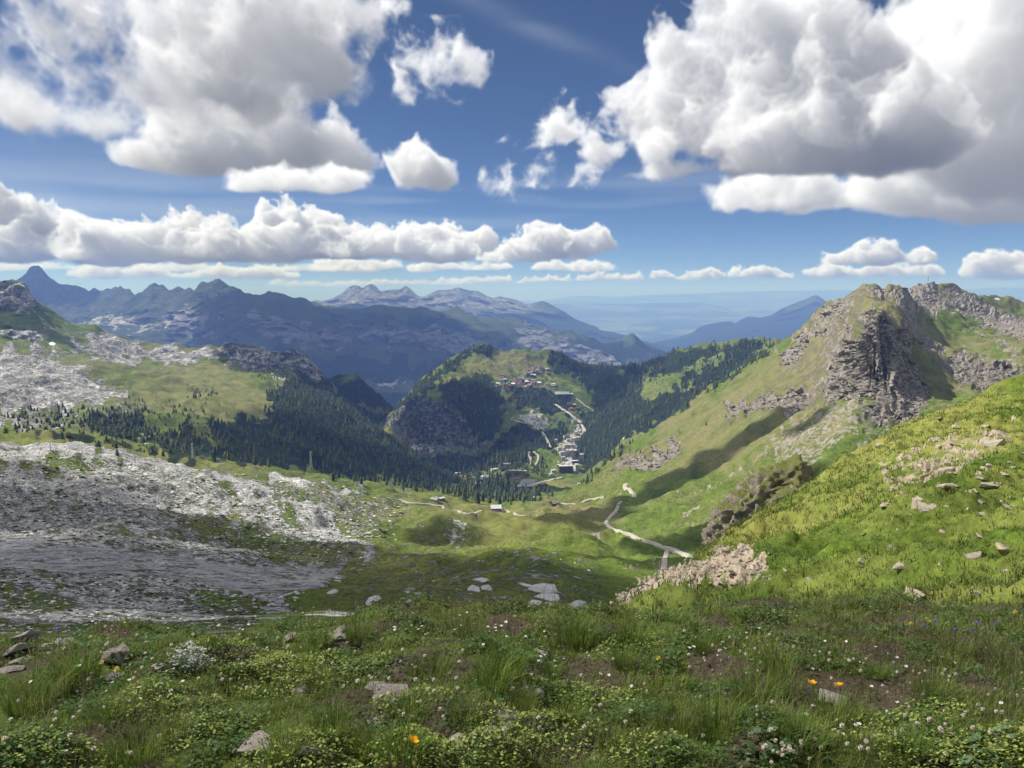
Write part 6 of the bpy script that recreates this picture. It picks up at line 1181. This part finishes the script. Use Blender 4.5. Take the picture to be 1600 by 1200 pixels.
# crag behind the hillside
def crag():
    c = at(1226, 786, 80); bm = bmesh.new(); bmesh.ops.create_icosphere(bm, subdivisions=6, radius=1.)
    v = np.array([q.co[:] for q in bm.verts]); n = v.copy(); v = np.sign(v)*np.abs(v)**.8
    v = v*np.array([6.0, 6.0, 5.4]); v[:, 2] += -.55*np.abs(v[:, 0]-.9)-.10*np.abs(v[:, 0]-.9)**1.5*(v[:, 0] < .9)
    d = .9*(.55-np.abs(noise3(v[:, 0], v[:, 1], v[:, 2]*.4, 4., 3)))+.45*(.55-np.abs(noise3(v[:, 0], v[:, 1], v[:, 2]*.6, 1.7, 4)))+.2*noise3(v[:, 0], v[:, 1], v[:, 2]*1.2, .7, 5)
    v = v+n*d[:, None]*np.array([1, 1, .6]); f = np.array([[q.index for q in p.verts] for p in bm.faces]); bm.free()
    me = np_mesh('crag', v, f, smooth=False)
    t = NT('crag_rock_and_turf'); p = t.pos(); ge = t.new('ShaderNodeNewGeometry'); sp = t.new('ShaderNodeSeparateXYZ'); t.L.new(ge.outputs['Normal'], sp.inputs[0])
    n1 = t.noise(t.scale(p, (1, 1, 2.5)), .7, 6, .65); n2 = t.noise(p, 5., 5, .7); rc_ = t.mul(t.mix(t.ramp(n1, .3, .7), (.30, .255, .21), (.19, .165, .14)), t.ramp(n2, .2, .8, .65, 1.25))
    gf = t.ramp(t.math('ADD', sp.outputs[2], t.math('MULTIPLY', t.math('SUBTRACT', t.noise(p, 1.3, 5, .65), .5), 1.5)), .42, .62)
    m = t.diffuse(t.mix(gf, rc_, t.mul(t.mix(t.ramp(n2, .3, .7), (.085, .105, .03), (.15, .15, .055)), t.ramp(t.noise(p, 9., 3), .2, .8, .7, 1.3))), t.bump(t.math('ADD', n1, n2), .25, .9), rough=.95, spec=.06)
    o = link('crag', me, m); o.location = c+Vector((0.2, 3., -.6)); o.rotation_euler = (0, R(14), R(-25)); tag(o, 'brown crag with turf on top behind the hillside edge', 'crag')
crag()
# white limestone outcrops on the shaded mound and in the pasture
R_LIME = rocks(MAT_LIME, range(740, 748), n=18, sx=1., sy=.7, sz=.22)
for i, (px, py, s, lb) in enumerate(((838, 922, 14, 'largest white limestone slab on the dark green mound'), (858, 934, 11, 'white limestone slab beside the largest one'), (818, 914, 7, 'small white slab at the top of the slabs on the mound'), (900, 946, 9, 'fissured white outcrop at the right of the mound'), (832, 943, 6, 'thin white slab below the largest one'), (860, 946, 4, 'small white slab at the bottom of the mound slabs'), (752, 907, 8, 'white fissured slab left on the mound'), (740, 922, 6, 'white block left below the fissured slab'), (760, 921, 5, 'rounded white block next to the left block'), (583, 937, 5, 'lone white slab on the grass hump'), (578, 944, 3.5, 'low white slab under the lone slab'), (520, 926, 4, 'long narrow white stone on the shaded grass'), (548, 812, 6, 'grey boulder alone on the sunny pasture'), (640, 940, 4, 'grey outcrop on the near grass crest'))):
    h = V.hit(px, py)
    if h: stone(R_LIME, i, h+Vector((0, 0, .1)), s*(1 if py > 850 else .8), .12, lb, 'limestone outcrops in the pasture', 'outcrop', 'limestone_outcrop')
g = np.random.default_rng(61); cnt = 0
for i in range(600):
    if cnt >= 130: break
    if i % 2: px, py = g.uniform(640, 930), g.uniform(860, 970)
    else: px, py = g.uniform(400, 760), g.uniform(770, 900)
    h = V.hit(px, py)
    if h is None: continue
    cnt += 1; s = float(np.clip(g.lognormal(.0, .5), .4, 3.))*h.y/500
    stone(R_LIME, 60+i, h+Vector((0, 0, .05)), s, .2, 'small white limestone block on the shaded mound' if i % 2 else 'small white limestone block scattered on the sunny pasture', 'small limestone blocks on the mound' if i % 2 else 'small limestone blocks on the pasture', 'rock', 'limestone_block')
def karst_rubble():
    g = np.random.default_rng(91); base = []
    for q in range(780, 788):
        me = hull_rock(q, n=9, sx=1., sy=.8, sz=.62, bev=False); v = np.empty(len(me.vertices)*3); me.vertices.foreach_get('co', v); base.append((v.reshape(-1, 3), [list(u.vertices) for u in me.polygons])); bpy.data.meshes.remove(me)
    zones = [(pq((-20, 705), (90, 708), (330, 745), (400, 790), (520, 832), (588, 875), (560, 895), (470, 935), (380, 985), (-20, 990)), 5200, 1.), (pq((330, 735), (560, 762), (640, 790), (600, 840), (540, 840), (430, 790)), 900, .8), (pq((440, 945), (620, 950), (760, 965), (760, 990), (440, 990)), 500, .7)]
    RV, RF_, ro, TV, TF, to = [], [], 0, [], [], 0
    for poly, n, k in zones:
        xs, ys = [q[0] for q in poly], [q[1] for q in poly]; X = g.uniform(min(xs), max(xs), n*4); Y = g.uniform(min(ys), max(ys), n*4); Y = np.where(g.uniform(0, 1, n*4) < .3, np.clip(Y+60, None, max(ys)-1), Y); ok = np.flatnonzero(inside(X, Y, poly))[:n]
        for i in ok:
            h = V.hit(X[i], Y[i])
            if h is None or h.y > 1300: continue
            gravel = seg_dist(np.array([X[i]]), np.array([Y[i]]), pq((-20, 862), (220, 880), (400, 905), (540, 900)))[0] < 20
            d = h.y/1155.; bush = g.uniform() < .40
            if gravel and g.uniform() < .7: continue
            s = d*float(np.clip(g.lognormal((1.0 if Y[i] < 900 else 1.35) if not gravel else .5, .5), .8, 9))*k; v, f = base[i % 8]; a = g.uniform(0, 6.28); c, sn = math.cos(a), math.sin(a); sz = g.uniform(.5, 1.) if not bush else g.uniform(.55, .9)
            w = np.stack([c*v[:, 0]-sn*v[:, 1], sn*v[:, 0]+c*v[:, 1], v[:, 2]*sz], -1)*s*np.array([1.25 if not bush else 1.6, 1., .8])+np.array(h)+np.array([0, 0, .06*s])
            if bush: TV.append(w); TF += [[j+to for j in u] for u in f]; to += len(v)
            else: RV.append(w); RF_ += [[j+ro for j in u] for u in f]; ro += len(v)
    me = bpy.data.meshes.new('limestone_rubble'); me.from_pydata(np.concatenate(RV).tolist(), [], RF_); tag(link('limestone_rubble', me, MAT_LIME), 'pale broken limestone blocks strewn over the rock pavement', kind='stuff')
    me = bpy.data.meshes.new('low_shrubs'); me.from_pydata(np.concatenate(TV).tolist(), [], TF); tag(link('low_shrubs', me, simple('dark_low_scrub', (.040, .060, .020), .95, .05, .4, .6)), 'dark low scrub cushions growing in the limestone cracks', kind='stuff')
karst_rubble()
# snow
MAT_SNOW = simple('old_snow', (.78, .79, .80), .7, .3, .05, .2)
def patch(layer, poly, label):
    c = np.mean(poly, 0); pts = []; g = np.random.default_rng(int(c[0])); ring = []
    for (x1, y1), (x2, y2) in zip(poly, poly[1:]+poly[:1]):
        for k in range(4): ring.append((x1+(x2-x1)*k/4+g.normal(0, .3), y1+(y2-y1)*k/4+g.normal(0, .15)))
    Vv = []
    for f in (0., .5, 1.):
        for q in (ring if f else [tuple(c)]):
            h = layer.hit(c[0]+(q[0]-c[0])*f, c[1]+(q[1]-c[1])*f)
            if h is None: return
            Vv.append((h.x, h.y, h.z+(1.2 if f < 1 else .1)))
    n = len(ring); F3 = np.array([[0, 1+k, 1+(k+1) % n] for k in range(n)]); F4 = np.array([[1+k, 1+n+k, 1+n+(k+1) % n, 1+(k+1) % n] for k in range(n)])
    tag(link('snow_patch', np_mesh('snow_patch', np.array(Vv), [F3, F4], smooth=True), MAT_SNOW), label, 'snow patch', 'snow patches')
patch(RM, pq((1553, 466.5), (1559, 465.5), (1563, 467), (1562, 469), (1556, 469)), 'white snow patch on the far summit meadow'); patch(LM, pq((76, 536), (82, 534), (88, 537), (84, 540), (78, 539)), 'white snow patch under the left cliffs'); patch(LM, pq((41, 473), (46, 472), (47, 475), (43, 476)), 'tiny snow patch below the left peak')
# ---------------------------------------------------------------- hikers
def hiker_mesh():
    bm = bmesh.new(); me = bpy.data.meshes.new('person')
    J = dict(pel=(0, 0, .95), ch=(0, .02, 1.35), nk=(0, .02, 1.5), hd=(0, .03, 1.62), tp=(0, .03, 1.74), ls=(-.19, .02, 1.4), le=(-.26, -.02, 1.14), lh=(-.24, .12, .93), rs=(.19, .02, 1.4), re=(.26, 0, 1.14), rh=(.25, .14, .95), lt=(-.10, 0, .92), lk=(-.11, .12, .5), lf=(-.11, .04, .08), lz=(-.11, .18, .04), rt=(.10, 0, .92), rk=(.11, .02, .5), rf=(.11, -.16, .09), rz=(.11, -.02, .04), pk=(0, -.18, 1.28), pb=(0, -.16, 1.08))
    rad = dict(pel=.15, ch=.17, nk=.06, hd=.10, tp=.08, ls=.07, le=.05, lh=.04, rs=.07, re=.05, rh=.04, lt=.10, lk=.07, lf=.05, lz=.04, rt=.10, rk=.07, rf=.05, rz=.04, pk=.13, pb=.12)
    K = list(J); me.from_pydata([J[k] for k in K], [(K.index(a), K.index(b)) for a, b in (('pel', 'ch'), ('ch', 'nk'), ('nk', 'hd'), ('hd', 'tp'), ('ch', 'ls'), ('ls', 'le'), ('le', 'lh'), ('ch', 'rs'), ('rs', 're'), ('re', 'rh'), ('pel', 'lt'), ('lt', 'lk'), ('lk', 'lf'), ('lf', 'lz'), ('pel', 'rt'), ('rt', 'rk'), ('rk', 'rf'), ('rf', 'rz'), ('ch', 'pk'), ('pk', 'pb'))], [])
    o = bpy.data.objects.new('person', me); col.objects.link(o); m = o.modifiers.new('skin', 'SKIN')
    for i, k in enumerate(K): me.skin_vertices[0].data[i].radius = (rad[k], rad[k])
    me.skin_vertices[0].data[0].use_root = True; s = o.modifiers.new('sub', 'SUBSURF'); s.levels = s.render_levels = 1
    dg = bpy.context.evaluated_depsgraph_get(); dg.update(); out = bpy.data.meshes.new_from_object(o.evaluated_get(dg)); bpy.data.objects.remove(o)
    out.name = 'person'; out.materials.clear()
    for nm, c in (('hiker_trousers', (.03, .032, .04)), ('hiker_jacket', (.05, .05, .07)), ('skin', (.42, .26, .19)), ('hiker_pack', (.09, .04, .035))): out.materials.append(simple(nm, c, .85, .1, .1, 8.))
    for p in out.polygons:
        c = p.center; p.material_index = 3 if (c.y < -.1 and .95 < c.z < 1.45 and abs(c.x) < .2) else (0 if c.z < .95 and abs(c.x) < .21 else (2 if (c.z > 1.5 or (c.z < 1.0 and abs(c.x) > .21)) else 1)); p.use_smooth = True
    return out
hm = hiker_mesh()
for i, (px, py, lb) in enumerate(((616, 860, 'hiker in dark clothes walking at the head of the three'), (619.5, 860, 'hiker in dark clothes walking in the middle of the three'), (624, 860, 'hiker in dark clothes walking last of the three'))):
    h = V.hit(px, py); o = link('person', hm); o.location = h; o.rotation_euler = (0, 0, R(90+i*7)); tag(o, lb, 'person', 'hikers crossing the pasture')
# ---------------------------------------------------------------- flowers and herbs of the meadow
def petal_mesh(name, petals, heads, stemh, stem=(.07, .11, .03), seed=0):
    """petals: list of (n, length, width, lift, color); stem up to stemh."""
    Vv, Ff, Cc = [], [], []; g = np.random.default_rng(seed)
    for (n, ln, wd, lift, colr, z0) in petals:
        for k in range(n):
            a = 2*math.pi*k/n+g.normal(0, .15); c, s = math.cos(a), math.sin(a); l_ = ln*g.uniform(.85, 1.15); b = len(Vv); up = lift*g.uniform(.8, 1.2)
            for (f, w, zz) in ((0, .15, 0), (.55, 1, .45), (1, .25, 1)):
                for sd in (-1, 1): Vv.append((c*l_*f*math.cos(up)-s*wd*w*sd*.5, s*l_*f*math.cos(up)+c*wd*w*sd*.5, stemh+z0+l_*math.sin(up)*zz)); Cc.append(np.array(colr)*g.uniform(.88, 1.1))
            Ff += [(b, b+1, b+3, b+2), (b+2, b+3, b+5, b+4)]
    b = len(Vv); r = max(.0014, stemh*.012)
    for z, rr in ((-.02, r), (stemh, r*.8)):
        for k in range(3): Vv.append((rr*math.cos(k*2.09), rr*math.sin(k*2.09), z)); Cc.append(np.array(stem))
    Ff += [(b+k, b+(k+1) % 3, b+3+(k+1) % 3, b+3+k) for k in range(3)]
    me = np_mesh(name, np.array(Vv), np.array(Ff), colors=np.array(Cc)); me.materials.append(MAT_BLADE); return me
W_, PK = (.66, .62, .55), (.58, .40, .36)
CLOVER = [petal_mesh('clover_flower', [(7, .010, .008, -.3, PK, -.002), (8, .011, .008, .35, W_, .001), (7, .010, .008, .9, W_, .002), (4, .009, .007, 1.4, W_, .003)], 1, h, seed=i) for i, h in enumerate((.05, .07, .09))]
DAISY = [petal_mesh('white_flower', [(6, .014, .010, .3, (.72, .72, .70), 0), (5, .004, .004, 1.2, (.5, .4, .05), 0)], 1, h, seed=i+9) for i, h in enumerate((.06, .10))]
YELLOW = [petal_mesh('yellow_flower', [(8, .016, .012, .8, (.62, .55, .10), 0), (6, .012, .010, 1.2, (.60, .52, .08), .004), (6, .014, .01, .2, (.5, .45, .1), -.003)], 1, .13, seed=21), petal_mesh('orange_poppy', [(5, .024, .026, .7, (.80, .40, .012), 0), (5, .008, .005, 1.2, (.35, .30, .03), 0)], 1, .11, seed=22)]
BELL = petal_mesh('purple_bellflower', [(6, .026, .016, -.7, (.10, .07, .42), .0), (6, .020, .014, -.2, (.13, .09, .50), .002)], 1, .22, seed=23)
def flower(me, px, py, name, label, cat, group, s=1., i=0):
    x, y = ground_px(px, py); o = link(name, me); o.location = (x, y, float(meadow_z(x, y))); k = s*max(1., y/4.2); o.scale = (k, k, k); g = np.random.default_rng(i); o.rotation_euler = (g.normal(-.1, .22), g.normal(0, .22), g.uniform(0, 6.28)); return tag(o, label, cat, group)
g = np.random.default_rng(71); CL = [(180, 1000, 40, 16), (370, 1005, 50, 12), (540, 1050, 60, 30), (620, 1030, 60, 25), (720, 1050, 40, 30), (1160, 1035, 55, 14), (1180, 1020, 40, 10), (950, 1040, 60, 25), (1400, 1060, 70, 20), (1330, 1040, 60, 20), (1480, 1065, 50, 20), (230, 1060, 80, 40), (100, 1150, 80, 40), (1010, 1110, 60, 20), (1215, 1180, 20, 12), (1440, 1155, 40, 15), (1300, 1170, 60, 20), (420, 1040, 60, 30), (640, 1095, 50, 20), (1530, 1100, 50, 40)]
for i in range(300):
    c = CL[int(g.integers(len(CL)))]
    px, py = (g.normal(c[0], c[2]), g.normal(c[1], c[3])) if i % 4 else (g.uniform(0, 1600), g.uniform(990, 1195))
    px = float(np.clip(px, 4, 1596)); py = float(np.clip(py, 985, 1196))
    flower(CLOVER[i % 3], px, py+8, 'clover_flower', 'small whitish clover flower head in the meadow grass', 'flower', 'clover flowers in the meadow', g.uniform(.55, .95), i)
for i in range(110):
    c = [(1180, 1015, 60, 10), (170, 985, 45, 10), (380, 985, 30, 8), (700, 990, 70, 7), (800, 1000, 50, 8), (1400, 1050, 100, 30), (200, 1075, 60, 20), (1340, 1145, 90, 25), (880, 1060, 50, 25)][i % 9]; px, py = g.normal(c[0], c[2]), g.normal(c[1], c[3])
    flower(DAISY[i % 2], float(np.clip(px, 4, 1596)), float(np.clip(py, 975, 1190)), 'white_flower', 'tiny white star flower standing among the meadow grasses', 'flower', 'white star flowers in the meadow', g.uniform(.5, .9), 400+i)
def tiny_flowers():
    q = meadow_points(2600, dens=lambda x, y: np.clip(.1+.7*fbm(x, y, 1.1, 3, .5, 241), .03, 1)*np.clip(1.2-soil_at(x, y), .15, 1)); n = len(q); z = meadow_z(q[:, 0], q[:, 1])+RNG.uniform(.025, .075, n); r = RNG.uniform(.0035, .0065, n)*np.clip(q[:, 1]/3.6, .8, 1.6)
    a = RNG.uniform(0, 6.28, n); k5 = np.arange(5)*2*math.pi/5; vx = np.cos(a[:, None]+k5)*r[:, None]; vy = np.sin(a[:, None]+k5)*r[:, None]; Vv = np.stack([q[:, :1]+vx, q[:, 1:]+vy, z[:, None]-vy*.7], -1).reshape(-1, 3); b = np.arange(n)[:, None]*5
    c = pick([(.70, .68, .62), (.66, .58, .52), (.62, .62, .40)], n, .12); tag(link('tiny_flowers', np_mesh('tiny_flowers', Vv, [b+np.array([[0, 1, 2, 3]]), b+np.array([[0, 3, 4]])], colors=np.repeat(c, 5, 0)), MAT_BLADE), 'tiny pale blossoms sprinkled through the meadow grass', kind='stuff')
tiny_flowers()
for i, (px, py, k, lb) in enumerate(((153, 1075, 0, 'pale yellow flower left of the wedge stone'), (187, 1090, 0, 'pale yellow flower below the wedge stone'), (1028, 1068, 0, 'tall pale yellow flower alone in the meadow centre'), (1434, 1012, 0, 'yellow flower left of the pair near the purple bells'), (1460, 1012, 0, 'yellow flower right of the pair near the purple bells'), (1445, 1008, 0, 'small yellow flower between the pair'), (628, 1208, 1, 'orange yellow poppy at the lower edge of the picture'), (1272, 1110, 1, 'orange poppy left of the grey flat stone'), (1317, 1112, 1, 'orange poppy right of the grey flat stone'), (1585, 995, 0, 'tiny yellow flower at the right edge'), (18, 985, 0, 'yellow flower tuft behind the stones at the left edge'))):
    flower(YELLOW[k], px, py, 'orange_poppy' if k else 'yellow_flower', lb, 'flower', None, 1.1, 600+i)
for i, (px, py, lb) in enumerate(((1459, 992, 'purple bellflower standing second from left'), (1446, 998, 'purple bellflower furthest to the left'), (1502, 998, 'purple bellflower left of the tallest one'), (1523, 993, 'tallest purple bellflower in the middle'), (1551, 997, 'purple bellflower furthest to the right'), (1494, 1006, 'low purple bellflower under the others'), (93, 1000, 'purple flower cushion on the bare bank'))):
    flower(BELL, px, py+14, 'purple_bellflower', lb, 'flower', None, .62, 700+i)
def herb(px, py, r, n, cols, label, name, cat, h=.10, sz=.012, seed=0):
    g = np.random.default_rng(seed); x0, y0 = ground_px(px, py); a = g.uniform(0, 6.28, n); rr = r*np.sqrt(g.uniform(0, 1, n)); x = rr*np.cos(a); y = rr*np.sin(a)*.8
    zb = meadow_z(x+x0, y+y0)-float(meadow_z(x0, y0)); dome = np.sqrt(np.clip(1-(rr/r)**2, 0, 1)); z = zb+h*dome*g.uniform(.35, 1.1, n)+.01; s = sz*g.uniform(.6, 1.3, n)*max(1., y0/4)
    k5 = np.arange(5)*2*math.pi/5; tilt = g.normal(0, .5, (n, 2)); an = g.uniform(0, 6.28, n)
    vx = np.cos(an[:, None]+k5)*s[:, None]; vy = np.sin(an[:, None]+k5)*s[:, None]; Vv = np.stack([x[:, None]+vx, y[:, None]+vy, z[:, None]+vx*tilt[:, :1]+vy*(tilt[:, 1:]-.5)], -1).reshape(-1, 3); b = np.arange(n)[:, None]*5
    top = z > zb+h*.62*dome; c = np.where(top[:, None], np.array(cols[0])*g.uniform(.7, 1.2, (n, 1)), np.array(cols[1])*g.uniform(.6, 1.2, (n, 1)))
    ns = 70; js = g.choice(n, ns); S0 = np.stack([x[js]*.08, y[js]*.08, zb[js]*.1-.01], -1); S1 = np.stack([x[js], y[js], z[js]], -1); sd = np.stack([-np.sin(a[js]), np.cos(a[js]), 0*js], -1)*.0016
    SV = np.stack([S0-sd, S0+sd, S1+sd, S1-sd], 1).reshape(-1, 3); SF = np.arange(ns*4).reshape(-1, 4)+len(Vv)
    me = np_mesh(name, np.concatenate([Vv, SV]), [b+np.array([[0, 1, 2, 3]]), b+np.array([[0, 3, 4]]), SF], colors=np.concatenate([np.repeat(c, 5, 0), np.tile(np.array(cols[1])*.8, (ns*4, 1))])); me.materials.append(MAT_BLADE)
    o = link(name, me); o.location = (x0, y0, float(meadow_z(x0, y0))); tag(o, label, cat, 'low herbs of the meadow')
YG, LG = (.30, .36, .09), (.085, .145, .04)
for i, (px, py, r, n, lb) in enumerate(((500, 1045, .42, 700, 'yellow green herb cushion behind the small dark stone'), (430, 1070, .3, 380, 'yellow green herb patch left of the dark stone'), (370, 1040, .34, 420, 'yellow green herb patch right of the silvery herb'), (250, 1100, .3, 420, 'yellow green herb patch under the yellow flowers'), (330, 1140, .24, 300, 'light herb patch at lower left'), (470, 1185, .26, 420, 'yellow green herb cushion at the lower edge left'), (640, 1165, .2, 260, 'yellow green herb between grass tufts at the lower edge'), (740, 1190, .24, 420, 'yellow green herb cushion by the flat stone at the lower edge'), (840, 1150, .30, 520, 'broad yellow green herb cushion right of the flat stone'), (900, 1085, .3, 300, 'thin yellow green herb in mid meadow'), (940, 1100, .26, 280, 'yellow green herb under the lone yellow flower'), (1395, 1140, .34, 900, 'large yellow green herb cushion at lower right'), (1490, 1185, .30, 520, 'yellow green herb mat at the right lower edge'), (1560, 1175, .26, 420, 'pale green herb mat in the right corner'), (985, 1015, .26, 200, 'yellow green herb on the crest'), (1000, 1180, .2, 260, 'small herb cushion at the lower edge centre'), (60, 1180, .24, 300, 'herb mat in the left corner'), (640, 1100, .2, 200, 'small leafy herb under the brown slab'))):
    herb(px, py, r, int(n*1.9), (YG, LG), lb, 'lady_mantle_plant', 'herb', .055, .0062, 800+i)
herb(300, 1050, .13, 260, ((.50, .52, .50), (.34, .38, .35)), 'silvery white herb standing alone in the meadow', 'silver_herb_plant', 'herb', .16, .007, 850)
for i, (px, py, r, lb) in enumerate(((1520, 1192, .13, 'broad round dark leaf plant at the lower right edge'), (1540, 1165, .1, 'round leaf plant behind the broad one'), (1255, 1180, .11, 'broad leaf plant at the lower edge'), (1195, 1175, .09, 'pale bluish leaf at the lower edge'))):
    herb(px, py, r, 26, ((.12, .19, .09), (.09, .15, .06)), lb, 'broad_leaf_plant', 'herb', .05, .02, 860+i)
SHORT = [(605, 1085, 'the brown split slab'), (832, 1085, 'the brown stone on edge'), (415, 1165, 'the grey block'), (722, 1165, 'the pale flat stone'), (182, 1023, 'the flat grey slab'), (172, 1062, 'the pale wedge stone'), (40, 1000, 'the layered stone'), (1305, 1095, 'the orange poppies'), (300, 1050, 'the silvery herb'), (1028, 1068, 'the lone yellow flower'), (1395, 1140, 'the large herb cushion'), (1520, 992, 'the purple bellflowers'), (500, 1045, 'the yellow green herb cushion'), (628, 1200, 'the yellow poppy at the lower edge'), (940, 985, 'the pink scree'), (1160, 1035, 'the dense clover'), (1530, 1185, 'the broad round leaves'), (1215, 1180, 'the white clover at the lower edge')]
used_l = set()
for o, px, py, s in TUFT_OBJ:
    for x, y, nm in sorted(SHORT, key=lambda q: math.hypot(px-q[0], (py-q[1])*2)):
        d = ('left of ' if px < x-30 else 'right of ' if px > x+30 else '')+('' if abs(py-y) < 18 else ('behind ' if py < y else 'in front of '))
        d = d.replace('left of behind ', 'behind and left of ').replace('right of behind ', 'behind and right of ').replace('left of in front of ', 'in front and left of ').replace('right of in front of ', 'in front and right of ') or 'at '
        lb = ('large' if s > .85 else 'small')+' grass tuft '+d+nm
        if lb not in used_l: used_l.add(lb); o['label'] = lb; break
# ---------------------------------------------------------------- the clouds overhead whose shadows lie on the land
def cloud_mat(name, thin):
    t = NT(name); tr = t.new('ShaderNodeBsdfTranslucent'); tr.inputs[0].default_value = (.9, .92, .95, 1); df = t.new('ShaderNodeBsdfDiffuse'); df.inputs[0].default_value = (.9, .9, .9, 1); mx = t.new('ShaderNodeMixShader'); mx.inputs[0].default_value = .5
    tp = t.new('ShaderNodeBsdfTransparent'); m2 = t.new('ShaderNodeMixShader'); m2.inputs[0].default_value = thin
    t.L.new(df.outputs[0], mx.inputs[1]); t.L.new(tr.outputs[0], mx.inputs[2]); t.L.new(mx.outputs[0], m2.inputs[1]); t.L.new(tp.outputs[0], m2.inputs[2]); t.L.new(m2.outputs[0], t.out.inputs[0]); return t.m
MAT_CLOUD = cloud_mat('cloud', .36); MAT_CLOUD_HALF = cloud_mat('veil_cloud', .66); MAT_CLOUD_THIN = cloud_mat('thin_cloud', .96)
ico = bmesh.new(); bmesh.ops.create_icosphere(ico, subdivisions=3, radius=1.); ICO_V = np.array([q.co[:] for q in ico.verts]); ICO_F = np.array([[q.index for q in p.verts] for p in ico.faces]); ico.free()
def over(P, H): k = (H-P[2])/SUN.z; return np.array([P[0]+SUN.x*k, P[1]+SUN.y*k, H])
def cloud(shade, H, label, seed=0, mat=None):
    """shade: list of (point on the land, radius in metres) to be shaded; the cloud hangs on the line to the sun."""
    g = np.random.default_rng(seed); VV, FF, off = [], [], 0
    for P, r in shade:
        c = over(np.array(P), H+g.uniform(-.05, .05)*H*.3); s = r*np.array([1., 1., .55])*g.uniform(.9, 1.1, 3); n = ICO_V
        d = 1+.16*noise3(n[:, 0]+c[0]/r, n[:, 1]+c[1]/r, n[:, 2], .9, seed % 7)+.08*noise3(n[:, 0]+c[0]/r, n[:, 1]+c[1]/r, n[:, 2], .35, seed % 5+2)
        v = n*d[:, None]; v[:, 2] = np.where(v[:, 2] < 0, v[:, 2]*.45, v[:, 2]); VV.append(v*s+c); FF.append(ICO_F+off); off += len(n)
    o = link('cloud', np_mesh('cloud', np.concatenate(VV), np.concatenate(FF), smooth=True), mat or MAT_CLOUD); tag(o, label, 'cloud', 'cumulus clouds overhead')
def sh(layer, *pr):
    out = []
    for px, py, r in pr:
        h = layer.hit(px, py)
        if h is not None: out.append((tuple(h), r))
    return out
cloud([((6, -38, -3), 56), ((-40, -8, -3), 56), ((-80, 30, -40), 60), ((-30, 60, -40), 40), ((-30, -90, 0), 70)], 1250, 'thin unseen cloud added above the meadow, dimming its sun slightly', seed=1, mat=MAT_CLOUD_THIN)  # added out of view; nearly clear, so it barely dims the sunlit meadow
cloud(sh(V, (60, 1008, 24), (250, 1004, 24), (430, 1003, 22), (600, 1002, 20), (-60, 978, 40), (60, 976, 36), (200, 974, 36), (400, 974, 36), (600, 974, 36), (800, 976, 30)), 1350, 'low cloud shading the hollow just beyond the meadow crest', seed=17)
cloud(sh(V, (-100, 940, 70), (60, 930, 60), (200, 935, 60), (350, 935, 60), (480, 935, 60), (-150, 870, 100), (0, 870, 90), (150, 880, 90), (300, 880, 90), (440, 890, 85), (525, 885, 60)), 1400, 'cloud shading the near limestone pavement', seed=2, mat=MAT_CLOUD_HALF)
cloud(sh(V, (-150, 800, 130), (0, 800, 100), (120, 800, 90), (240, 822, 80), (350, 842, 75), (450, 862, 60), (-100, 755, 120), (40, 765, 75)), 1500, 'cloud shading the middle of the limestone pavement', seed=3, mat=MAT_CLOUD_HALF)
cloud(sh(V, (650, 935, 50), (740, 935, 50), (830, 930, 45), (900, 950, 30), (710, 900, 40), (790, 895, 42), (860, 895, 32)), 1450, 'cloud shading the grassy mound', seed=4)
cloud(sh(V, (690, 828, 26), (660, 838, 22)), 1500, 'small cloud shading the pasture hillock', seed=5)
cloud(sh(RM, (890, 825, 40), (935, 805, 45), (990, 785, 50), (1050, 752, 50), (1110, 722, 46), (1165, 685, 42), (1215, 660, 40), (1262, 655, 34)), 1650, 'long cloud shading the upper band of the flank', seed=6)
cloud(sh(RM, (1010, 875, 34), (1060, 848, 40), (1120, 818, 44), (1180, 790, 44), (1230, 755, 40), (1130, 855, 34), (1200, 830, 34)), 1550, 'long cloud shading the lower band of the flank', seed=7)
cloud(sh(LM, (400, 700, 150), (500, 705, 190), (600, 722, 170), (450, 668, 130), (560, 690, 190)), 2300, 'broad cloud shading the forest before the gorge', seed=8, mat=MAT_CLOUD_HALF)
cloud(sh(LM, (400, 556, 150), (470, 572, 150), (510, 600, 130))+sh(GS, (560, 630, 220), (590, 660, 200)), 2600, 'cloud shading the cliffs beside the gorge', seed=9)
cloud(sh(FH, (640, 665, 150), (690, 655, 160), (735, 632, 170), (690, 692, 130), (740, 665, 120)), 2600, 'cloud shading the pale cliff of the resort hill', seed=10)
cloud(sh(RF, (950, 598, 200), (985, 590, 170), (940, 625, 150)), 2700, 'cloud shading the wooded ridge', seed=11, mat=MAT_CLOUD_HALF)
cloud(sh(V, (830, 762, 90), (870, 762, 80), (800, 752, 90)), 2000, 'cloud shading the flat below the resort', seed=12)
cloud(sh(MM, (60, 450, 800), (-150, 480, 1200)), 5600, 'far cloud shading the peaks at the left', seed=13)
cloud(sh(MM, (420, 490, 800), (520, 500, 800), (610, 495, 700), (650, 540, 700), (560, 560, 1000), (450, 560, 900)), 5600, 'far cloud shading the cliffed mountains', seed=14)
cloud(sh(MM, (720, 575, 700), (800, 590, 600), (600, 600, 800)), 5200, 'far cloud shading the valley below the cliffed mountains', seed=15)
cloud(sh(LM, (60, 470, 110), (20, 500, 130)), 2600, 'cloud shading the left cliffs', seed=16)
